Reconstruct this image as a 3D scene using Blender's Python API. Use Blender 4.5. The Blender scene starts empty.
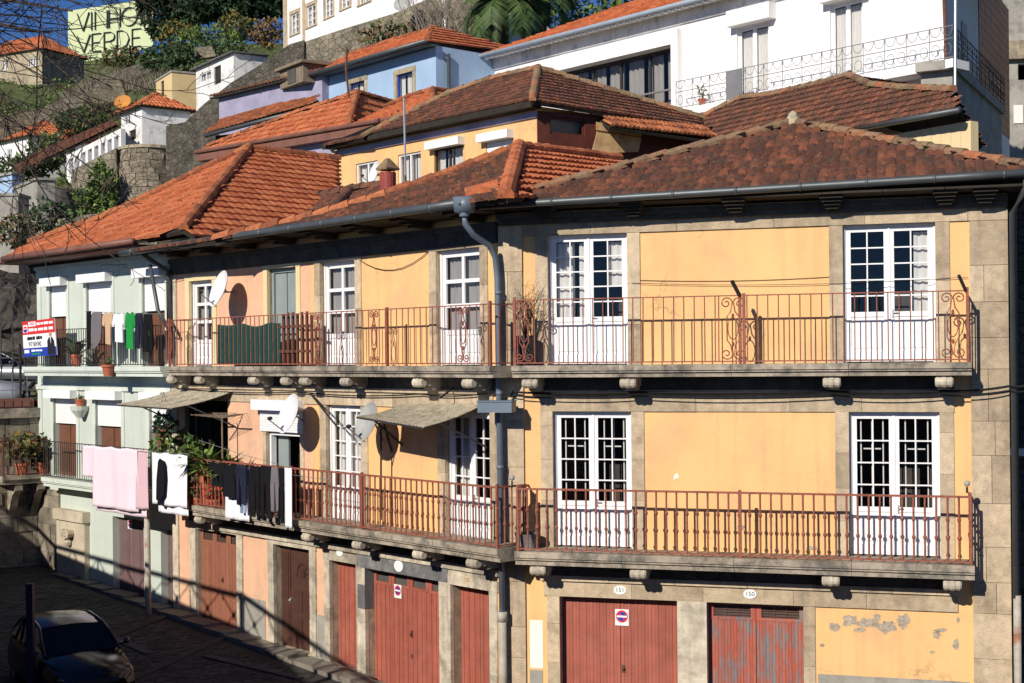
import bpy, math, random
from mathutils import Vector, Matrix, noise

# ---------------------------------------------------------------- camera, sky, sun
random.seed(7)
FPX, PCX, PCY, ROLL, ZC = 1400.0, 512.0, 355.0, 0.010, 7.155
scene = bpy.context.scene
cam_data = bpy.data.cameras.new("camera")
cam = bpy.data.objects.new("camera", cam_data)
scene.collection.objects.link(cam)
cam_data.sensor_width = 36.0
cam_data.lens = FPX / 1024 * 36.0
cam_data.shift_y = (PCY - 341.5) / 1024
cam_data.clip_start = 0.1
cam_data.clip_end = 6000
cam.matrix_world = Matrix.Translation((0, 0, ZC)) @ Matrix.Rotation(math.pi / 2, 4, 'X') @ Matrix.Rotation(-ROLL, 4, 'Z')
scene.camera = cam

SUN_AZ = Vector((-0.534, -0.845, 0)).normalized()
SUN_EL = math.radians(28)
world = bpy.data.worlds.new("World")
scene.world = world
world.use_nodes = True
wn = world.node_tree.nodes
bg = wn["Background"]
sky = wn.new("ShaderNodeTexSky")
sky.sky_type = 'NISHITA'
sky.sun_disc = False
sky.sun_elevation = SUN_EL
sky.sun_rotation = math.atan2(SUN_AZ.x, SUN_AZ.y)
sky.air_density = 0.55
sky.dust_density = 0.0
sky.ozone_density = 10.0
world.node_tree.links.new(sky.outputs[0], bg.inputs[0])
bg.inputs[1].default_value = 0.09
sun_data = bpy.data.lights.new("sun", 'SUN')
sun_data.energy = 4.8
sun_data.angle = math.radians(0.5)
sun_data.color = (1.0, 0.93, 0.82)
sun = bpy.data.objects.new("sun", sun_data)
scene.collection.objects.link(sun)
sdir = -(SUN_AZ * math.cos(SUN_EL) + Vector((0, 0, math.sin(SUN_EL))))
sun.rotation_euler = sdir.to_track_quat('-Z', 'Y').to_euler()
sun.location = (-30, -40, 40)
vs = scene.view_settings
vs.view_transform = 'Standard'
vs.look = 'None'
vs.exposure = 0.08
vs.gamma = 1.0
vs.use_curve_mapping = False
scene.render.engine = 'CYCLES'
scene.cycles.max_bounces = 6
scene.cycles.transparent_max_bounces = 8

# ---------------------------------------------------------------- projection helpers (a pixel of the photograph to a point of the place)
def ray(px, py):
    dx, dy = px - PCX, py - PCY
    a = dx * math.cos(ROLL) - dy * math.sin(ROLL)
    b = dy * math.cos(ROLL) + dx * math.sin(ROLL)
    return Vector((a / FPX, 1.0, -b / FPX))
CAMP = Vector((0, 0, ZC))
def P(px, py, Y):
    return CAMP + ray(px, py) * Y
def on_level(px, py, z):
    r = ray(px, py)
    return CAMP + r * ((z - ZC) / r.z)
class Plane:
    def __init__(self, a, b, c):
        self.p = a
        self.n = (b - a).cross(c - a).normalized()
        if self.n.z < 0: self.n = -self.n
    def at(self, px, py):
        r = ray(px, py)
        return CAMP + r * ((self.p - CAMP).dot(self.n) / r.dot(self.n))
class Frame:
    """an upright facade: s along it to the right, d out of it, z up"""
    def __init__(self, ox, oy, ux, uy):
        l = math.hypot(ux, uy)
        self.o = Vector((ox, oy, 0)); self.u = Vector((ux / l, uy / l, 0))
        self.n = Vector((self.u.y, -self.u.x, 0))
    def pt(self, s, d, z):
        return self.o + self.u * s + self.n * d + Vector((0, 0, z))
    def hit(self, px, py, d=0.0):
        r = ray(px, py)
        p0 = self.o + self.n * d
        t = (p0 - CAMP).dot(self.n) / r.dot(self.n)
        q = CAMP + r * t
        return (q - self.o).dot(self.u), q.z
    def S(self, px, py=341, d=0.0): return self.hit(px, py, d)[0]
    def Z(self, px, py, d=0.0): return self.hit(px, py, d)[1]
    def rect(self, x0, y0, x1, y1, d=0.0):
        ym, xm = (y0 + y1) / 2, (x0 + x1) / 2
        return self.S(x0, ym, d), self.S(x1, ym, d), self.Z(xm, y1, d), self.Z(xm, y0, d)

# ---------------------------------------------------------------- mesh builder
ORG = {}
class MB:
    def __init__(self): self.v = []; self.f = []; self.m = []; self.t = []
    def add(self, vs_, fs, mi=0, tint=None):
        b = len(self.v)
        self.v.extend([tuple(x) for x in vs_])
        if tint is None: tint = random.random()
        for f in fs:
            self.f.append([b + i for i in f]); self.m.append(mi); self.t.append(tint)
    def quad(self, a, b, c, d, mi=0, tint=None): self.add([a, b, c, d], [(0, 1, 2, 3)], mi, tint)
    def poly(self, pts, mi=0, tint=None): self.add(pts, [tuple(range(len(pts)))], mi, tint)
    def box8(self, c, mi=0, tint=None):
        self.add(c, [(0, 1, 2, 3), (7, 6, 5, 4), (0, 4, 5, 1), (1, 5, 6, 2), (2, 6, 7, 3), (3, 7, 4, 0)], mi, tint)
    def fbox(self, fr, s0, s1, d0, d1, z0, z1, mi=0, tint=None):
        self.box8([fr.pt(s0, d1, z0), fr.pt(s1, d1, z0), fr.pt(s1, d1, z1), fr.pt(s0, d1, z1),
                   fr.pt(s0, d0, z0), fr.pt(s1, d0, z0), fr.pt(s1, d0, z1), fr.pt(s0, d0, z1)], mi, tint)
    def box(self, x0, x1, y0, y1, z0, z1, mi=0, tint=None):
        self.box8([(x0, y0, z0), (x1, y0, z0), (x1, y0, z1), (x0, y0, z1), (x0, y1, z0), (x1, y1, z0), (x1, y1, z1), (x0, y1, z1)], mi, tint)
    def bar(self, p, q, w, h=None, mi=0, up=Vector((0, 0, 1)), tint=None):
        p, q = Vector(p), Vector(q); h = h or w
        d = (q - p).normalized()
        if abs(d.dot(up)) > 0.98: up = Vector((1, 0, 0))
        a = d.cross(up).normalized() * (w / 2); b = a.cross(d).normalized() * (h / 2)
        self.box8([p - a - b, p + a - b, p + a + b, p - a + b, q - a - b, q + a - b, q + a + b, q - a + b], mi, tint)
    def prism(self, pts, vec, mi=0, tint=None):
        n = len(pts); vec = Vector(vec)
        pts = [Vector(p) for p in pts]
        fs = [tuple(range(n)), tuple(range(2 * n - 1, n - 1, -1))]
        for i in range(n): fs.append((i, i + n, (i + 1) % n + n, (i + 1) % n))
        self.add(pts + [p + vec for p in pts], fs, mi, tint)
    def tube(self, pts, r, n=6, mi=0, r1=None, cap=True, tint=None):
        pts = [Vector(p) for p in pts]
        m = len(pts); vs_ = []; fs = []
        for i, p in enumerate(pts):
            d = (pts[min(i + 1, m - 1)] - pts[max(i - 1, 0)])
            d = d.normalized() if d.length > 1e-9 else Vector((0, 0, 1))
            up = Vector((0, 0, 1)) if abs(d.z) < 0.95 else Vector((1, 0, 0))
            a = d.cross(up).normalized(); b = a.cross(d)
            rr = r[i] if isinstance(r, (list, tuple)) else (r if r1 is None else r + (r1 - r) * i / (m - 1))
            for k in range(n):
                t = 2 * math.pi * k / n
                vs_.append(p + (a * math.cos(t) + b * math.sin(t)) * rr)
        for i in range(m - 1):
            for k in range(n):
                fs.append((i * n + k, i * n + (k + 1) % n, (i + 1) * n + (k + 1) % n, (i + 1) * n + k))
        if cap: fs += [tuple(range(n - 1, -1, -1)), tuple(range((m - 1) * n, m * n))]
        self.add(vs_, fs, mi, tint)
    def lathe(self, prof, o, axis=Vector((0, 0, 1)), n=12, mi=0, tint=None, sx=None):
        """prof: list of (radius, height along axis)"""
        o, axis = Vector(o), Vector(axis).normalized()
        up = Vector((0, 0, 1)) if abs(axis.z) < 0.95 else Vector((1, 0, 0))
        a = axis.cross(up).normalized(); b = a.cross(axis)
        vs_ = []; fs = []
        for (r, h) in prof:
            for k in range(n):
                t = 2 * math.pi * k / n
                vs_.append(o + axis * h + (a * math.cos(t) + b * math.sin(t)) * r)
        for i in range(len(prof) - 1):
            for k in range(n):
                fs.append((i * n + k, i * n + (k + 1) % n, (i + 1) * n + (k + 1) % n, (i + 1) * n + k))
        self.add(vs_, fs, mi, tint)
    def ball(self, c, r, mi=0, n=8, sq=(1, 1, 1)):
        vs_ = []; fs = []; m = n // 2
        for i in range(m + 1):
            ph = math.pi * i / m
            for k in range(n):
                t = 2 * math.pi * k / n
                vs_.append(Vector(c) + Vector((r * sq[0] * math.sin(ph) * math.cos(t), r * sq[1] * math.sin(ph) * math.sin(t), r * sq[2] * math.cos(ph))))
        for i in range(m):
            for k in range(n): fs.append((i * n + k, i * n + (k + 1) % n, (i + 1) * n + (k + 1) % n, (i + 1) * n + k))
        self.add(vs_, fs, mi)
    def build(self, name, mats, parent=None, smooth=False, origin=None):
        if not isinstance(mats, (list, tuple)): mats = [mats]
        if parent is not None: org = ORG[parent.name]
        elif origin is not None: org = Vector(origin)
        else:
            xs = [p[0] for p in self.v]; ys = [p[1] for p in self.v]; zs = [p[2] for p in self.v]
            org = Vector(((min(xs) + max(xs)) / 2, (min(ys) + max(ys)) / 2, min(zs)))
        me = bpy.data.meshes.new(name)
        me.from_pydata([(p[0] - org.x, p[1] - org.y, p[2] - org.z) for p in self.v], [], self.f)
        for m in mats: me.materials.append(m)
        me.polygons.foreach_set("material_index", self.m)
        at = me.attributes.new("tint", 'FLOAT', 'FACE'); at.data.foreach_set("value", self.t)
        if smooth: me.polygons.foreach_set("use_smooth", [True] * len(self.f))
        me.update()
        o = bpy.data.objects.new(name, me)
        scene.collection.objects.link(o)
        ORG[o.name] = org
        if parent is not None: o.parent = parent
        else: o.location = org
        return o
def tag(o, label=None, cat=None, group=None, kind=None):
    if label: o["label"] = label
    if cat: o["category"] = cat
    if group: o["group"] = group
    if kind: o["kind"] = kind
    return o
def thing(name, label, cat, origin, group=None, kind=None):
    o = bpy.data.objects.new(name, None)
    o.empty_display_size = 0.2
    scene.collection.objects.link(o)
    o.location = Vector(origin); ORG[o.name] = Vector(origin)
    return tag(o, label, cat, group, kind)
def copy_tree(o, parent=None):
    c = o.copy(); scene.collection.objects.link(c)
    if parent is not None: c.parent = parent
    for ch in list(o.children): copy_tree(ch, c)
    return c
def text_faces(body, size):
    cu = bpy.data.curves.new("tmp_text", 'FONT'); cu.body = body; cu.size = size; cu.align_x = 'CENTER'; cu.align_y = 'CENTER'
    cu.resolution_u = 3
    ob = bpy.data.objects.new("tmp_text", cu); scene.collection.objects.link(ob)
    dg = bpy.context.evaluated_depsgraph_get(); dg.update()
    me = ob.evaluated_get(dg).to_mesh()
    vs_ = [v.co.copy() for v in me.vertices]; fs = [tuple(p.vertices) for p in me.polygons]
    ob.evaluated_get(dg).to_mesh_clear()
    bpy.data.objects.remove(ob); bpy.data.curves.remove(cu)
    return vs_, fs
def add_text(mb, body, size, o, ax, ay, mi, sx=1.0):
    vs_, fs = text_faces(body, size)
    mb.add([Vector(o) + ax * (v.x * sx) + ay * v.y for v in vs_], fs, mi)

# ---------------------------------------------------------------- materials
M = {}
def nd(nt, t, **kw):
    n = nt.nodes.new(t)
    for k, v in kw.items(): setattr(n, k, v)
    return n
def mat(name, col, rough=0.8, var=0.15, scale=2.0, bump=0.15, bscale=40.0, metal=0.0, spec=0.3, tint=0.0, stain=None, stain_amt=0.5, stain_scale=1.5, stretch=(1, 1, 1), dirt=None, crack=None):
    m = bpy.data.materials.new(name); m.use_nodes = True
    nt = m.node_tree; L = nt.links.new
    b = nt.nodes["Principled BSDF"]
    b.inputs["Roughness"].default_value = rough; b.inputs["Metallic"].default_value = metal
    b.inputs["Specular IOR Level"].default_value = spec
    tc = nd(nt, "ShaderNodeTexCoord")
    mp = nd(nt, "ShaderNodeMapping"); mp.inputs["Scale"].default_value = stretch
    L(tc.outputs["Object"], mp.inputs[0])
    n1 = nd(nt, "ShaderNodeTexNoise"); n1.inputs["Scale"].default_value = scale; n1.inputs["Detail"].default_value = 6
    n1.inputs["Roughness"].default_value = 0.65
    L(mp.outputs[0], n1.inputs["Vector"])
    r1 = nd(nt, "ShaderNodeMapRange"); r1.inputs[1].default_value = 0.3; r1.inputs[2].default_value = 0.7
    r1.inputs[3].default_value = 1 - var; r1.inputs[4].default_value = 1 + var
    L(n1.outputs[0], r1.inputs[0])
    cur = nd(nt, "ShaderNodeRGB"); cur.outputs[0].default_value = (*col, 1); out = cur.outputs[0]
    if stain is not None:
        n2 = nd(nt, "ShaderNodeTexNoise"); n2.inputs["Scale"].default_value = stain_scale; n2.inputs["Detail"].default_value = 8; n2.inputs["Roughness"].default_value = 0.7
        L(mp.outputs[0], n2.inputs["Vector"])
        r2 = nd(nt, "ShaderNodeMapRange"); r2.inputs[1].default_value = 0.62 - 0.25 * stain_amt; r2.inputs[2].default_value = 0.74 - 0.2 * stain_amt
        L(n2.outputs[0], r2.inputs[0])
        mx = nd(nt, "ShaderNodeMix", data_type='RGBA'); mx.inputs[7].default_value = (*stain, 1)
        L(r2.outputs[0], mx.inputs[0]); L(out, mx.inputs[6]); out = mx.outputs[2]
    if dirt is not None:   # rain streaks that run down the surface
        mp2 = nd(nt, "ShaderNodeMapping"); mp2.inputs["Scale"].default_value = (5, 5, 0.35); L(tc.outputs["Object"], mp2.inputs[0])
        n3 = nd(nt, "ShaderNodeTexNoise"); n3.inputs["Scale"].default_value = 1.0; n3.inputs["Detail"].default_value = 5; L(mp2.outputs[0], n3.inputs["Vector"])
        r3 = nd(nt, "ShaderNodeMapRange"); r3.inputs[1].default_value = 0.52; r3.inputs[2].default_value = 0.8; r3.inputs[4].default_value = 0.6; L(n3.outputs[0], r3.inputs[0])
        mx = nd(nt, "ShaderNodeMix", data_type='RGBA'); mx.inputs[7].default_value = (*dirt, 1)
        L(r3.outputs[0], mx.inputs[0]); L(out, mx.inputs[6]); out = mx.outputs[2]
    if crack is not None:   # hairline cracks, only here and there
        nw = nd(nt, "ShaderNodeTexNoise"); nw.inputs["Scale"].default_value = 1.3; nw.inputs["Detail"].default_value = 6; L(tc.outputs["Object"], nw.inputs["Vector"])
        sw = nd(nt, "ShaderNodeVectorMath", operation='SCALE'); sw.inputs["Scale"].default_value = 1.1; L(nw.outputs["Color"], sw.inputs[0])
        aw = nd(nt, "ShaderNodeVectorMath", operation='ADD'); L(tc.outputs["Object"], aw.inputs[0]); L(sw.outputs[0], aw.inputs[1])
        vc = nd(nt, "ShaderNodeTexVoronoi", feature='DISTANCE_TO_EDGE'); vc.inputs["Scale"].default_value = .55; L(aw.outputs[0], vc.inputs["Vector"])
        rc = nd(nt, "ShaderNodeMapRange"); rc.inputs[1].default_value = 0.0; rc.inputs[2].default_value = 0.008; rc.inputs[3].default_value = 1; rc.inputs[4].default_value = 0; L(vc.outputs["Distance"], rc.inputs[0])
        nm = nd(nt, "ShaderNodeTexNoise"); nm.inputs["Scale"].default_value = .6; L(tc.outputs["Object"], nm.inputs["Vector"])
        rm = nd(nt, "ShaderNodeMapRange"); rm.inputs[1].default_value = .5; rm.inputs[2].default_value = .6; rm.inputs[4].default_value = .55; L(nm.outputs[0], rm.inputs[0])
        mmx = nd(nt, "ShaderNodeMath", operation='MULTIPLY'); L(rc.outputs[0], mmx.inputs[0]); L(rm.outputs[0], mmx.inputs[1])
        mx = nd(nt, "ShaderNodeMix", data_type='RGBA'); mx.inputs[7].default_value = (*crack, 1); L(mmx.outputs[0], mx.inputs[0]); L(out, mx.inputs[6]); out = mx.outputs[2]
    if tint:
        at = nd(nt, "ShaderNodeAttribute"); at.attribute_name = "tint"
        r4 = nd(nt, "ShaderNodeMapRange"); r4.inputs[3].default_value = 1 - tint; r4.inputs[4].default_value = 1 + tint
        L(at.outputs["Fac"], r4.inputs[0])
        mm = nd(nt, "ShaderNodeMath", operation='MULTIPLY'); L(r1.outputs[0], mm.inputs[0]); L(r4.outputs[0], mm.inputs[1]); fac = mm.outputs[0]
    else: fac = r1.outputs[0]
    vm = nd(nt, "ShaderNodeVectorMath", operation='SCALE'); L(out, vm.inputs[0]); L(fac, vm.inputs["Scale"])
    L(vm.outputs[0], b.inputs["Base Color"])
    if bump:
        nb = nd(nt, "ShaderNodeTexNoise"); nb.inputs["Scale"].default_value = bscale; nb.inputs["Detail"].default_value = 4
        L(mp.outputs[0], nb.inputs["Vector"])
        bp = nd(nt, "ShaderNodeBump"); bp.inputs["Strength"].default_value = bump; bp.inputs["Distance"].default_value = 0.02
        L(nb.outputs[0], bp.inputs["Height"]); L(bp.outputs[0], b.inputs["Normal"])
    M[name] = m
    return m
def tile_mat(name, c0, c1, c2, moss, moss_amt):
    """roof tiles: every tile its own fired clay, moss and lichen over them"""
    m = bpy.data.materials.new(name); m.use_nodes = True
    nt = m.node_tree; L = nt.links.new; b = nt.nodes["Principled BSDF"]
    b.inputs["Roughness"].default_value = 0.85; b.inputs["Specular IOR Level"].default_value = 0.2
    at = nd(nt, "ShaderNodeAttribute"); at.attribute_name = "tint"
    cr = nd(nt, "ShaderNodeValToRGB"); e = cr.color_ramp.elements
    e[0].position = 0.0; e[0].color = (*c0, 1); e[1].position = 1.0; e[1].color = (*c2, 1)
    k = e.new(0.5); k.color = (*c1, 1)
    L(at.outputs["Fac"], cr.inputs[0])
    tc = nd(nt, "ShaderNodeTexCoord")
    n1 = nd(nt, "ShaderNodeTexNoise"); n1.inputs["Scale"].default_value = 2.6; n1.inputs["Detail"].default_value = 9; n1.inputs["Roughness"].default_value = 0.75
    L(tc.outputs["Object"], n1.inputs["Vector"])
    r = nd(nt, "ShaderNodeMapRange"); r.inputs[1].default_value = 0.68 - 0.3 * moss_amt; r.inputs[2].default_value = 0.8 - 0.25 * moss_amt; r.inputs[4].default_value = min(1, 0.5 + 0.45 * moss_amt)
    L(n1.outputs[0], r.inputs[0])
    mx = nd(nt, "ShaderNodeMix", data_type='RGBA'); mx.inputs[7].default_value = (*moss, 1)
    L(r.outputs[0], mx.inputs[0]); L(cr.outputs[0], mx.inputs[6])
    n2 = nd(nt, "ShaderNodeTexNoise"); n2.inputs["Scale"].default_value = 9; n2.inputs["Detail"].default_value = 8; n2.inputs["Roughness"].default_value = 0.7
    L(tc.outputs["Object"], n2.inputs["Vector"])
    r2 = nd(nt, "ShaderNodeMapRange"); r2.inputs[1].default_value = 0.3; r2.inputs[2].default_value = 0.7; r2.inputs[3].default_value = 0.6; r2.inputs[4].default_value = 1.35
    L(n2.outputs[0], r2.inputs[0])
    vm = nd(nt, "ShaderNodeVectorMath", operation='SCALE'); L(mx.outputs[2], vm.inputs[0]); L(r2.outputs[0], vm.inputs["Scale"])
    # pale lichen flecks
    n3 = nd(nt, "ShaderNodeTexNoise"); n3.inputs["Scale"].default_value = 14; n3.inputs["Detail"].default_value = 3; L(tc.outputs["Object"], n3.inputs["Vector"])
    r3 = nd(nt, "ShaderNodeMapRange"); r3.inputs[1].default_value = 0.66; r3.inputs[2].default_value = 0.71; r3.inputs[4].default_value = 0.6; L(n3.outputs[0], r3.inputs[0])
    mx2 = nd(nt, "ShaderNodeMix", data_type='RGBA'); mx2.inputs[7].default_value = (0.36, 0.30, 0.20, 1); L(r3.outputs[0], mx2.inputs[0]); L(vm.outputs[0], mx2.inputs[6])
    L(mx2.outputs[2], b.inputs["Base Color"])
    bp = nd(nt, "ShaderNodeBump"); bp.inputs["Strength"].default_value = 0.3; bp.inputs["Distance"].default_value = 0.02
    L(n2.outputs[0], bp.inputs["Height"]); L(bp.outputs[0], b.inputs["Normal"])
    M[name] = m
    return m
mat("plaster_yellow", (0.80, 0.475, 0.205), var=0.07, scale=1.0, bump=0.2, bscale=22, stain=(0.70, 0.42, 0.21), stain_amt=0.5, stain_scale=.8, dirt=(0.5, 0.33, 0.18), crack=(0.3, 0.2, 0.1))
mat("plaster_peach", (0.74, 0.43, 0.275), var=0.1, scale=1.2, bump=0.2, bscale=22, stain=(0.58, 0.38, 0.26), stain_amt=0.45, dirt=(0.48, 0.34, 0.24), crack=(0.3, 0.2, 0.14))
mat("carved_stone", (0.52, 0.45, 0.34), var=0.2, scale=3, bump=0.4, stain=(0.34, 0.29, 0.22), stain_amt=0.45)
mat("plaster_cream", (0.74, 0.58, 0.33), var=0.06, scale=1.5)
mat("plaster_green", (0.515, 0.565, 0.505), var=0.06, scale=1.2, bump=0.1, dirt=(0.42, 0.48, 0.38))
mat("plaster_green_trim", (0.57, 0.62, 0.555), var=0.06, scale=2, dirt=(0.4, 0.43, 0.34))
mat("plaster_white", (0.80, 0.79, 0.78), var=0.04, scale=0.6, dirt=(0.66, 0.64, 0.6))
mat("plaster_old_white", (0.74, 0.73, 0.72), var=0.12, scale=1.0, stain=(0.36, 0.36, 0.36), stain_amt=0.35, dirt=(0.45, 0.44, 0.42))
mat("plaster_blue", (0.32, 0.45, 0.62), var=0.1, scale=0.7, dirt=(0.42, 0.48, 0.6))
mat("plaster_lavender", (0.33, 0.305, 0.42), var=0.2, scale=0.8, stain=(0.3, 0.29, 0.38), stain_amt=0.5)
mat("plaster_beige", (0.66, 0.50, 0.26), var=0.1, scale=1.0)
mat("render_grey", (0.33, 0.31, 0.27), var=0.2, scale=1.6, bump=0.3, bscale=18, stain=(0.2, 0.19, 0.17), stain_amt=0.4)
mat("white_patch", (0.8, 0.77, 0.7), var=0.05)
mat("bare_mortar", (0.36, 0.30, 0.23), var=0.45, scale=14, bump=0.4, bscale=30)
mat("granite", (0.40, 0.33, 0.225), var=0.28, scale=5, bump=0.5, bscale=45, tint=0.16, stain=(0.24, 0.205, 0.155), stain_amt=0.5, stain_scale=1.6, dirt=(0.19, 0.17, 0.14))
mat("granite_pale", (0.49, 0.43, 0.335), var=0.3, scale=4, bump=0.5, bscale=45, tint=0.14, stain=(0.28, 0.24, 0.19), stain_amt=0.5, dirt=(0.2, 0.18, 0.15))
mat("granite_warm", (0.49, 0.385, 0.262), var=0.2, scale=7, bump=0.7, bscale=40, tint=0.22, stain=(0.34, 0.265, 0.18), stain_amt=0.45, stain_scale=1.2, dirt=(0.24, 0.2, 0.16))
mat("granite_dirt_shade", (0.085, 0.075, 0.06), var=0.4, scale=4, bump=0.5, bscale=35, tint=0.2)  # dirty stone darkened further, standing in for shade beneath slabs and eaves
mat("wall_block", (0.24, 0.205, 0.155), var=0.35, scale=3, bump=0.8, bscale=14, tint=0.35, stain=(0.11, 0.1, 0.08), stain_amt=0.6, stain_scale=1.2)
mat("granite_dark", (0.13, 0.13, 0.135), var=0.3, scale=4, bump=0.5, bscale=45, stain=(0.22, 0.21, 0.2), stain_amt=0.45)
mat("slab_stone", (0.37, 0.31, 0.24), var=0.3, scale=3, bump=0.5, bscale=35, stain=(0.15, 0.135, 0.11), stain_amt=0.7, stain_scale=2.2, tint=0.08)
mat("rubble", (0.30, 0.25, 0.185), var=0.3, scale=3, bump=0.8, bscale=12, tint=0.35, stain=(0.12, 0.11, 0.085), stain_amt=0.6)
mat("old_wall", (0.20, 0.18, 0.155), var=0.4, scale=1.2, bump=1.0, bscale=5, stain=(0.09, 0.085, 0.07), stain_amt=0.6, stain_scale=0.6)
mat("bastion", (0.30, 0.265, 0.215), var=0.4, scale=0.8, bump=1.0, bscale=3, stain=(0.13, 0.12, 0.085), stain_amt=0.6, stain_scale=0.5)
mat("rock", (0.15, 0.13, 0.11), var=0.45, scale=0.9, bump=1.0, bscale=3, stain=(0.06, 0.055, 0.05), stain_amt=0.6)
mat("white_paint", (0.80, 0.79, 0.79), rough=0.45, var=0.03, scale=5, bump=0.05, dirt=(0.7, 0.67, 0.62))
mat("white_plastic", (0.80, 0.80, 0.80), rough=0.4, var=0.04, bump=0.03)
mat("red_door", (0.34, 0.098, 0.066), rough=0.6, var=0.16, scale=2.5, bump=0.15, tint=0.10, stain=(0.34, 0.11, 0.08), stain_amt=0.4)
mat("peeling_red", (0.40, 0.10, 0.065), rough=0.7, var=0.15, scale=3, bump=0.3, tint=0.1, stain=(0.19, 0.18, 0.18), stain_amt=0.66, stain_scale=1.0, stretch=(9, 9, 1.8))
mat("brown_door", (0.15, 0.065, 0.04), rough=0.5, var=0.15, scale=3, tint=0.12)
mat("dark_door", (0.075, 0.035, 0.027), rough=0.4, var=0.15, scale=3, tint=0.1)
mat("mauve_door", (0.16, 0.10, 0.10), rough=0.6, var=0.15, tint=0.1)
mat("tan_red_door", (0.27, 0.105, 0.065), rough=0.6, var=0.15, tint=0.12)
mat("maroon_wood", (0.11, 0.03, 0.02), rough=0.6, var=0.3, scale=2)
mat("plywood", (0.55, 0.36, 0.18), rough=0.8, var=0.2, scale=2, stain=(0.4, 0.22, 0.1), stain_amt=0.5)
mat("iron_red", (0.28, 0.088, 0.056), rough=0.65, var=0.25, scale=20, bump=0.2, stain=(0.15, 0.06, 0.04), stain_amt=0.45, stain_scale=6)
mat("iron_dark", (0.035, 0.033, 0.032), rough=0.6, var=0.2)
mat("iron_brown", (0.12, 0.05, 0.035), rough=0.6, var=0.3, scale=8)
mat("iron_grey", (0.20, 0.20, 0.21), rough=0.5, var=0.15)
mat("zinc", (0.085, 0.095, 0.10), rough=0.45, var=0.15, scale=2, metal=0.35, spec=0.5, bump=0.05)
mat("pipe_blue", (0.125, 0.16, 0.21), rough=0.45, var=0.12, scale=2, spec=0.5, bump=0.04)
mat("gutter_dark", (0.075, 0.085, 0.09), rough=0.45, var=0.2, scale=2, metal=0.2, spec=0.5, bump=0.05)
mat("gutter_brown", (0.20, 0.09, 0.065), rough=0.5, var=0.2, scale=2)
mat("pipe_pale", (0.42, 0.38, 0.32), rough=0.6, var=0.25, scale=4, stain=(0.3, 0.13, 0.06), stain_amt=0.35)
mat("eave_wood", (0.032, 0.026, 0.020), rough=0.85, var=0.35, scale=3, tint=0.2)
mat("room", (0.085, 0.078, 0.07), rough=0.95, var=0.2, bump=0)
mat("lace_grey", (0.34, 0.33, 0.32), rough=0.9, var=0.15, scale=12, stretch=(1, 1, 0.15))
mat("lace", (0.72, 0.71, 0.69), rough=0.9, var=0.12, scale=12, stretch=(1, 1, 0.15))
mat("grey_shutter", (0.25, 0.29, 0.28), rough=0.5, var=0.1)
mat("asphalt", (0.045, 0.043, 0.040), rough=0.9, var=0.25, scale=2, bump=0.4, bscale=25)
mat("sett", (0.072, 0.068, 0.062), rough=0.9, var=0.3, scale=4, bump=0.5, bscale=25, tint=0.3)
mat("kerb_stone", (0.19, 0.17, 0.14), var=0.25, scale=4, bump=0.4, tint=0.15)
mat("hill_soil", (0.075, 0.095, 0.028), var=0.5, scale=0.6, bump=1.0, bscale=2.5, stain=(0.12, 0.10, 0.06), stain_amt=0.45, stain_scale=0.2)
mat("leaf_dark", (0.022, 0.045, 0.018), rough=0.7, var=0.3, tint=0.5, bump=0)
mat("leaf_mid", (0.06, 0.10, 0.03), rough=0.6, var=0.3, tint=0.5, bump=0)
mat("leaf_palm", (0.075, 0.10, 0.03), rough=0.5, var=0.3, tint=0.7, bump=0)
mat("leaf_bright", (0.13, 0.19, 0.04), rough=0.6, var=0.3, tint=0.5, bump=0)
mat("leaf_gold", (0.19, 0.125, 0.03), rough=0.7, var=0.3, tint=0.5, bump=0)
mat("leaf_brown", (0.14, 0.085, 0.045), rough=0.8, var=0.3, tint=0.5, bump=0)
mat("bark", (0.085, 0.065, 0.05), rough=0.9, var=0.3, scale=6, bump=0.5)
mat("twig_pale", (0.20, 0.165, 0.13), rough=0.9, var=0.3, bump=0)
mat("terracotta", (0.42, 0.12, 0.06), rough=0.8, var=0.15, scale=6)
mat("dish_white", (0.74, 0.74, 0.74), rough=0.4, var=0.06, scale=5, bump=0.02)
mat("dish_grey", (0.36, 0.36, 0.34), rough=0.6, var=0.15, scale=4)
mat("dish_orange", (0.52, 0.22, 0.045), rough=0.7, var=0.2, scale=2)
mat("fibreglass", (0.40, 0.35, 0.26), rough=0.6, var=0.3, scale=9, bump=0.2, stain=(0.25, 0.22, 0.15), stain_amt=0.5, stain_scale=5)
mat("sign_green", (0.62, 0.68, 0.40), rough=0.7, var=0.06, scale=0.5, dirt=(0.45, 0.5, 0.3))
mat("sign_ink", (0.03, 0.04, 0.05), rough=0.6, var=0.1)
mat("ink_black", (0.015, 0.015, 0.018), rough=0.6, var=0.1)
mat("sign_red", (0.62, 0.03, 0.03), rough=0.5, var=0.05)
mat("sign_blue", (0.02, 0.05, 0.35), rough=0.5, var=0.05)
mat("skin", (0.5, 0.28, 0.18), rough=0.6, var=0.05)
mat("cloth_pink", (0.76, 0.63, 0.70), rough=0.9, var=0.04, bump=0.55, bscale=7)
mat("cloth_rose", (0.62, 0.42, 0.46), rough=0.9, var=0.04, bump=0.55, bscale=7)
mat("cloth_white", (0.80, 0.80, 0.84), rough=0.9, var=0.04, bump=0.55, bscale=7)
mat("cloth_black", (0.012, 0.012, 0.014), rough=0.9, var=0.2, bump=0.2, bscale=120, spec=0.05)
mat("cloth_navy", (0.02, 0.022, 0.04), rough=0.9, var=0.2, spec=0.05)
mat("cloth_grey", (0.17, 0.15, 0.16), rough=0.9, var=0.12, spec=0.05)
mat("cloth_beige", (0.58, 0.38, 0.24), rough=0.9, var=0.1)
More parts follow.
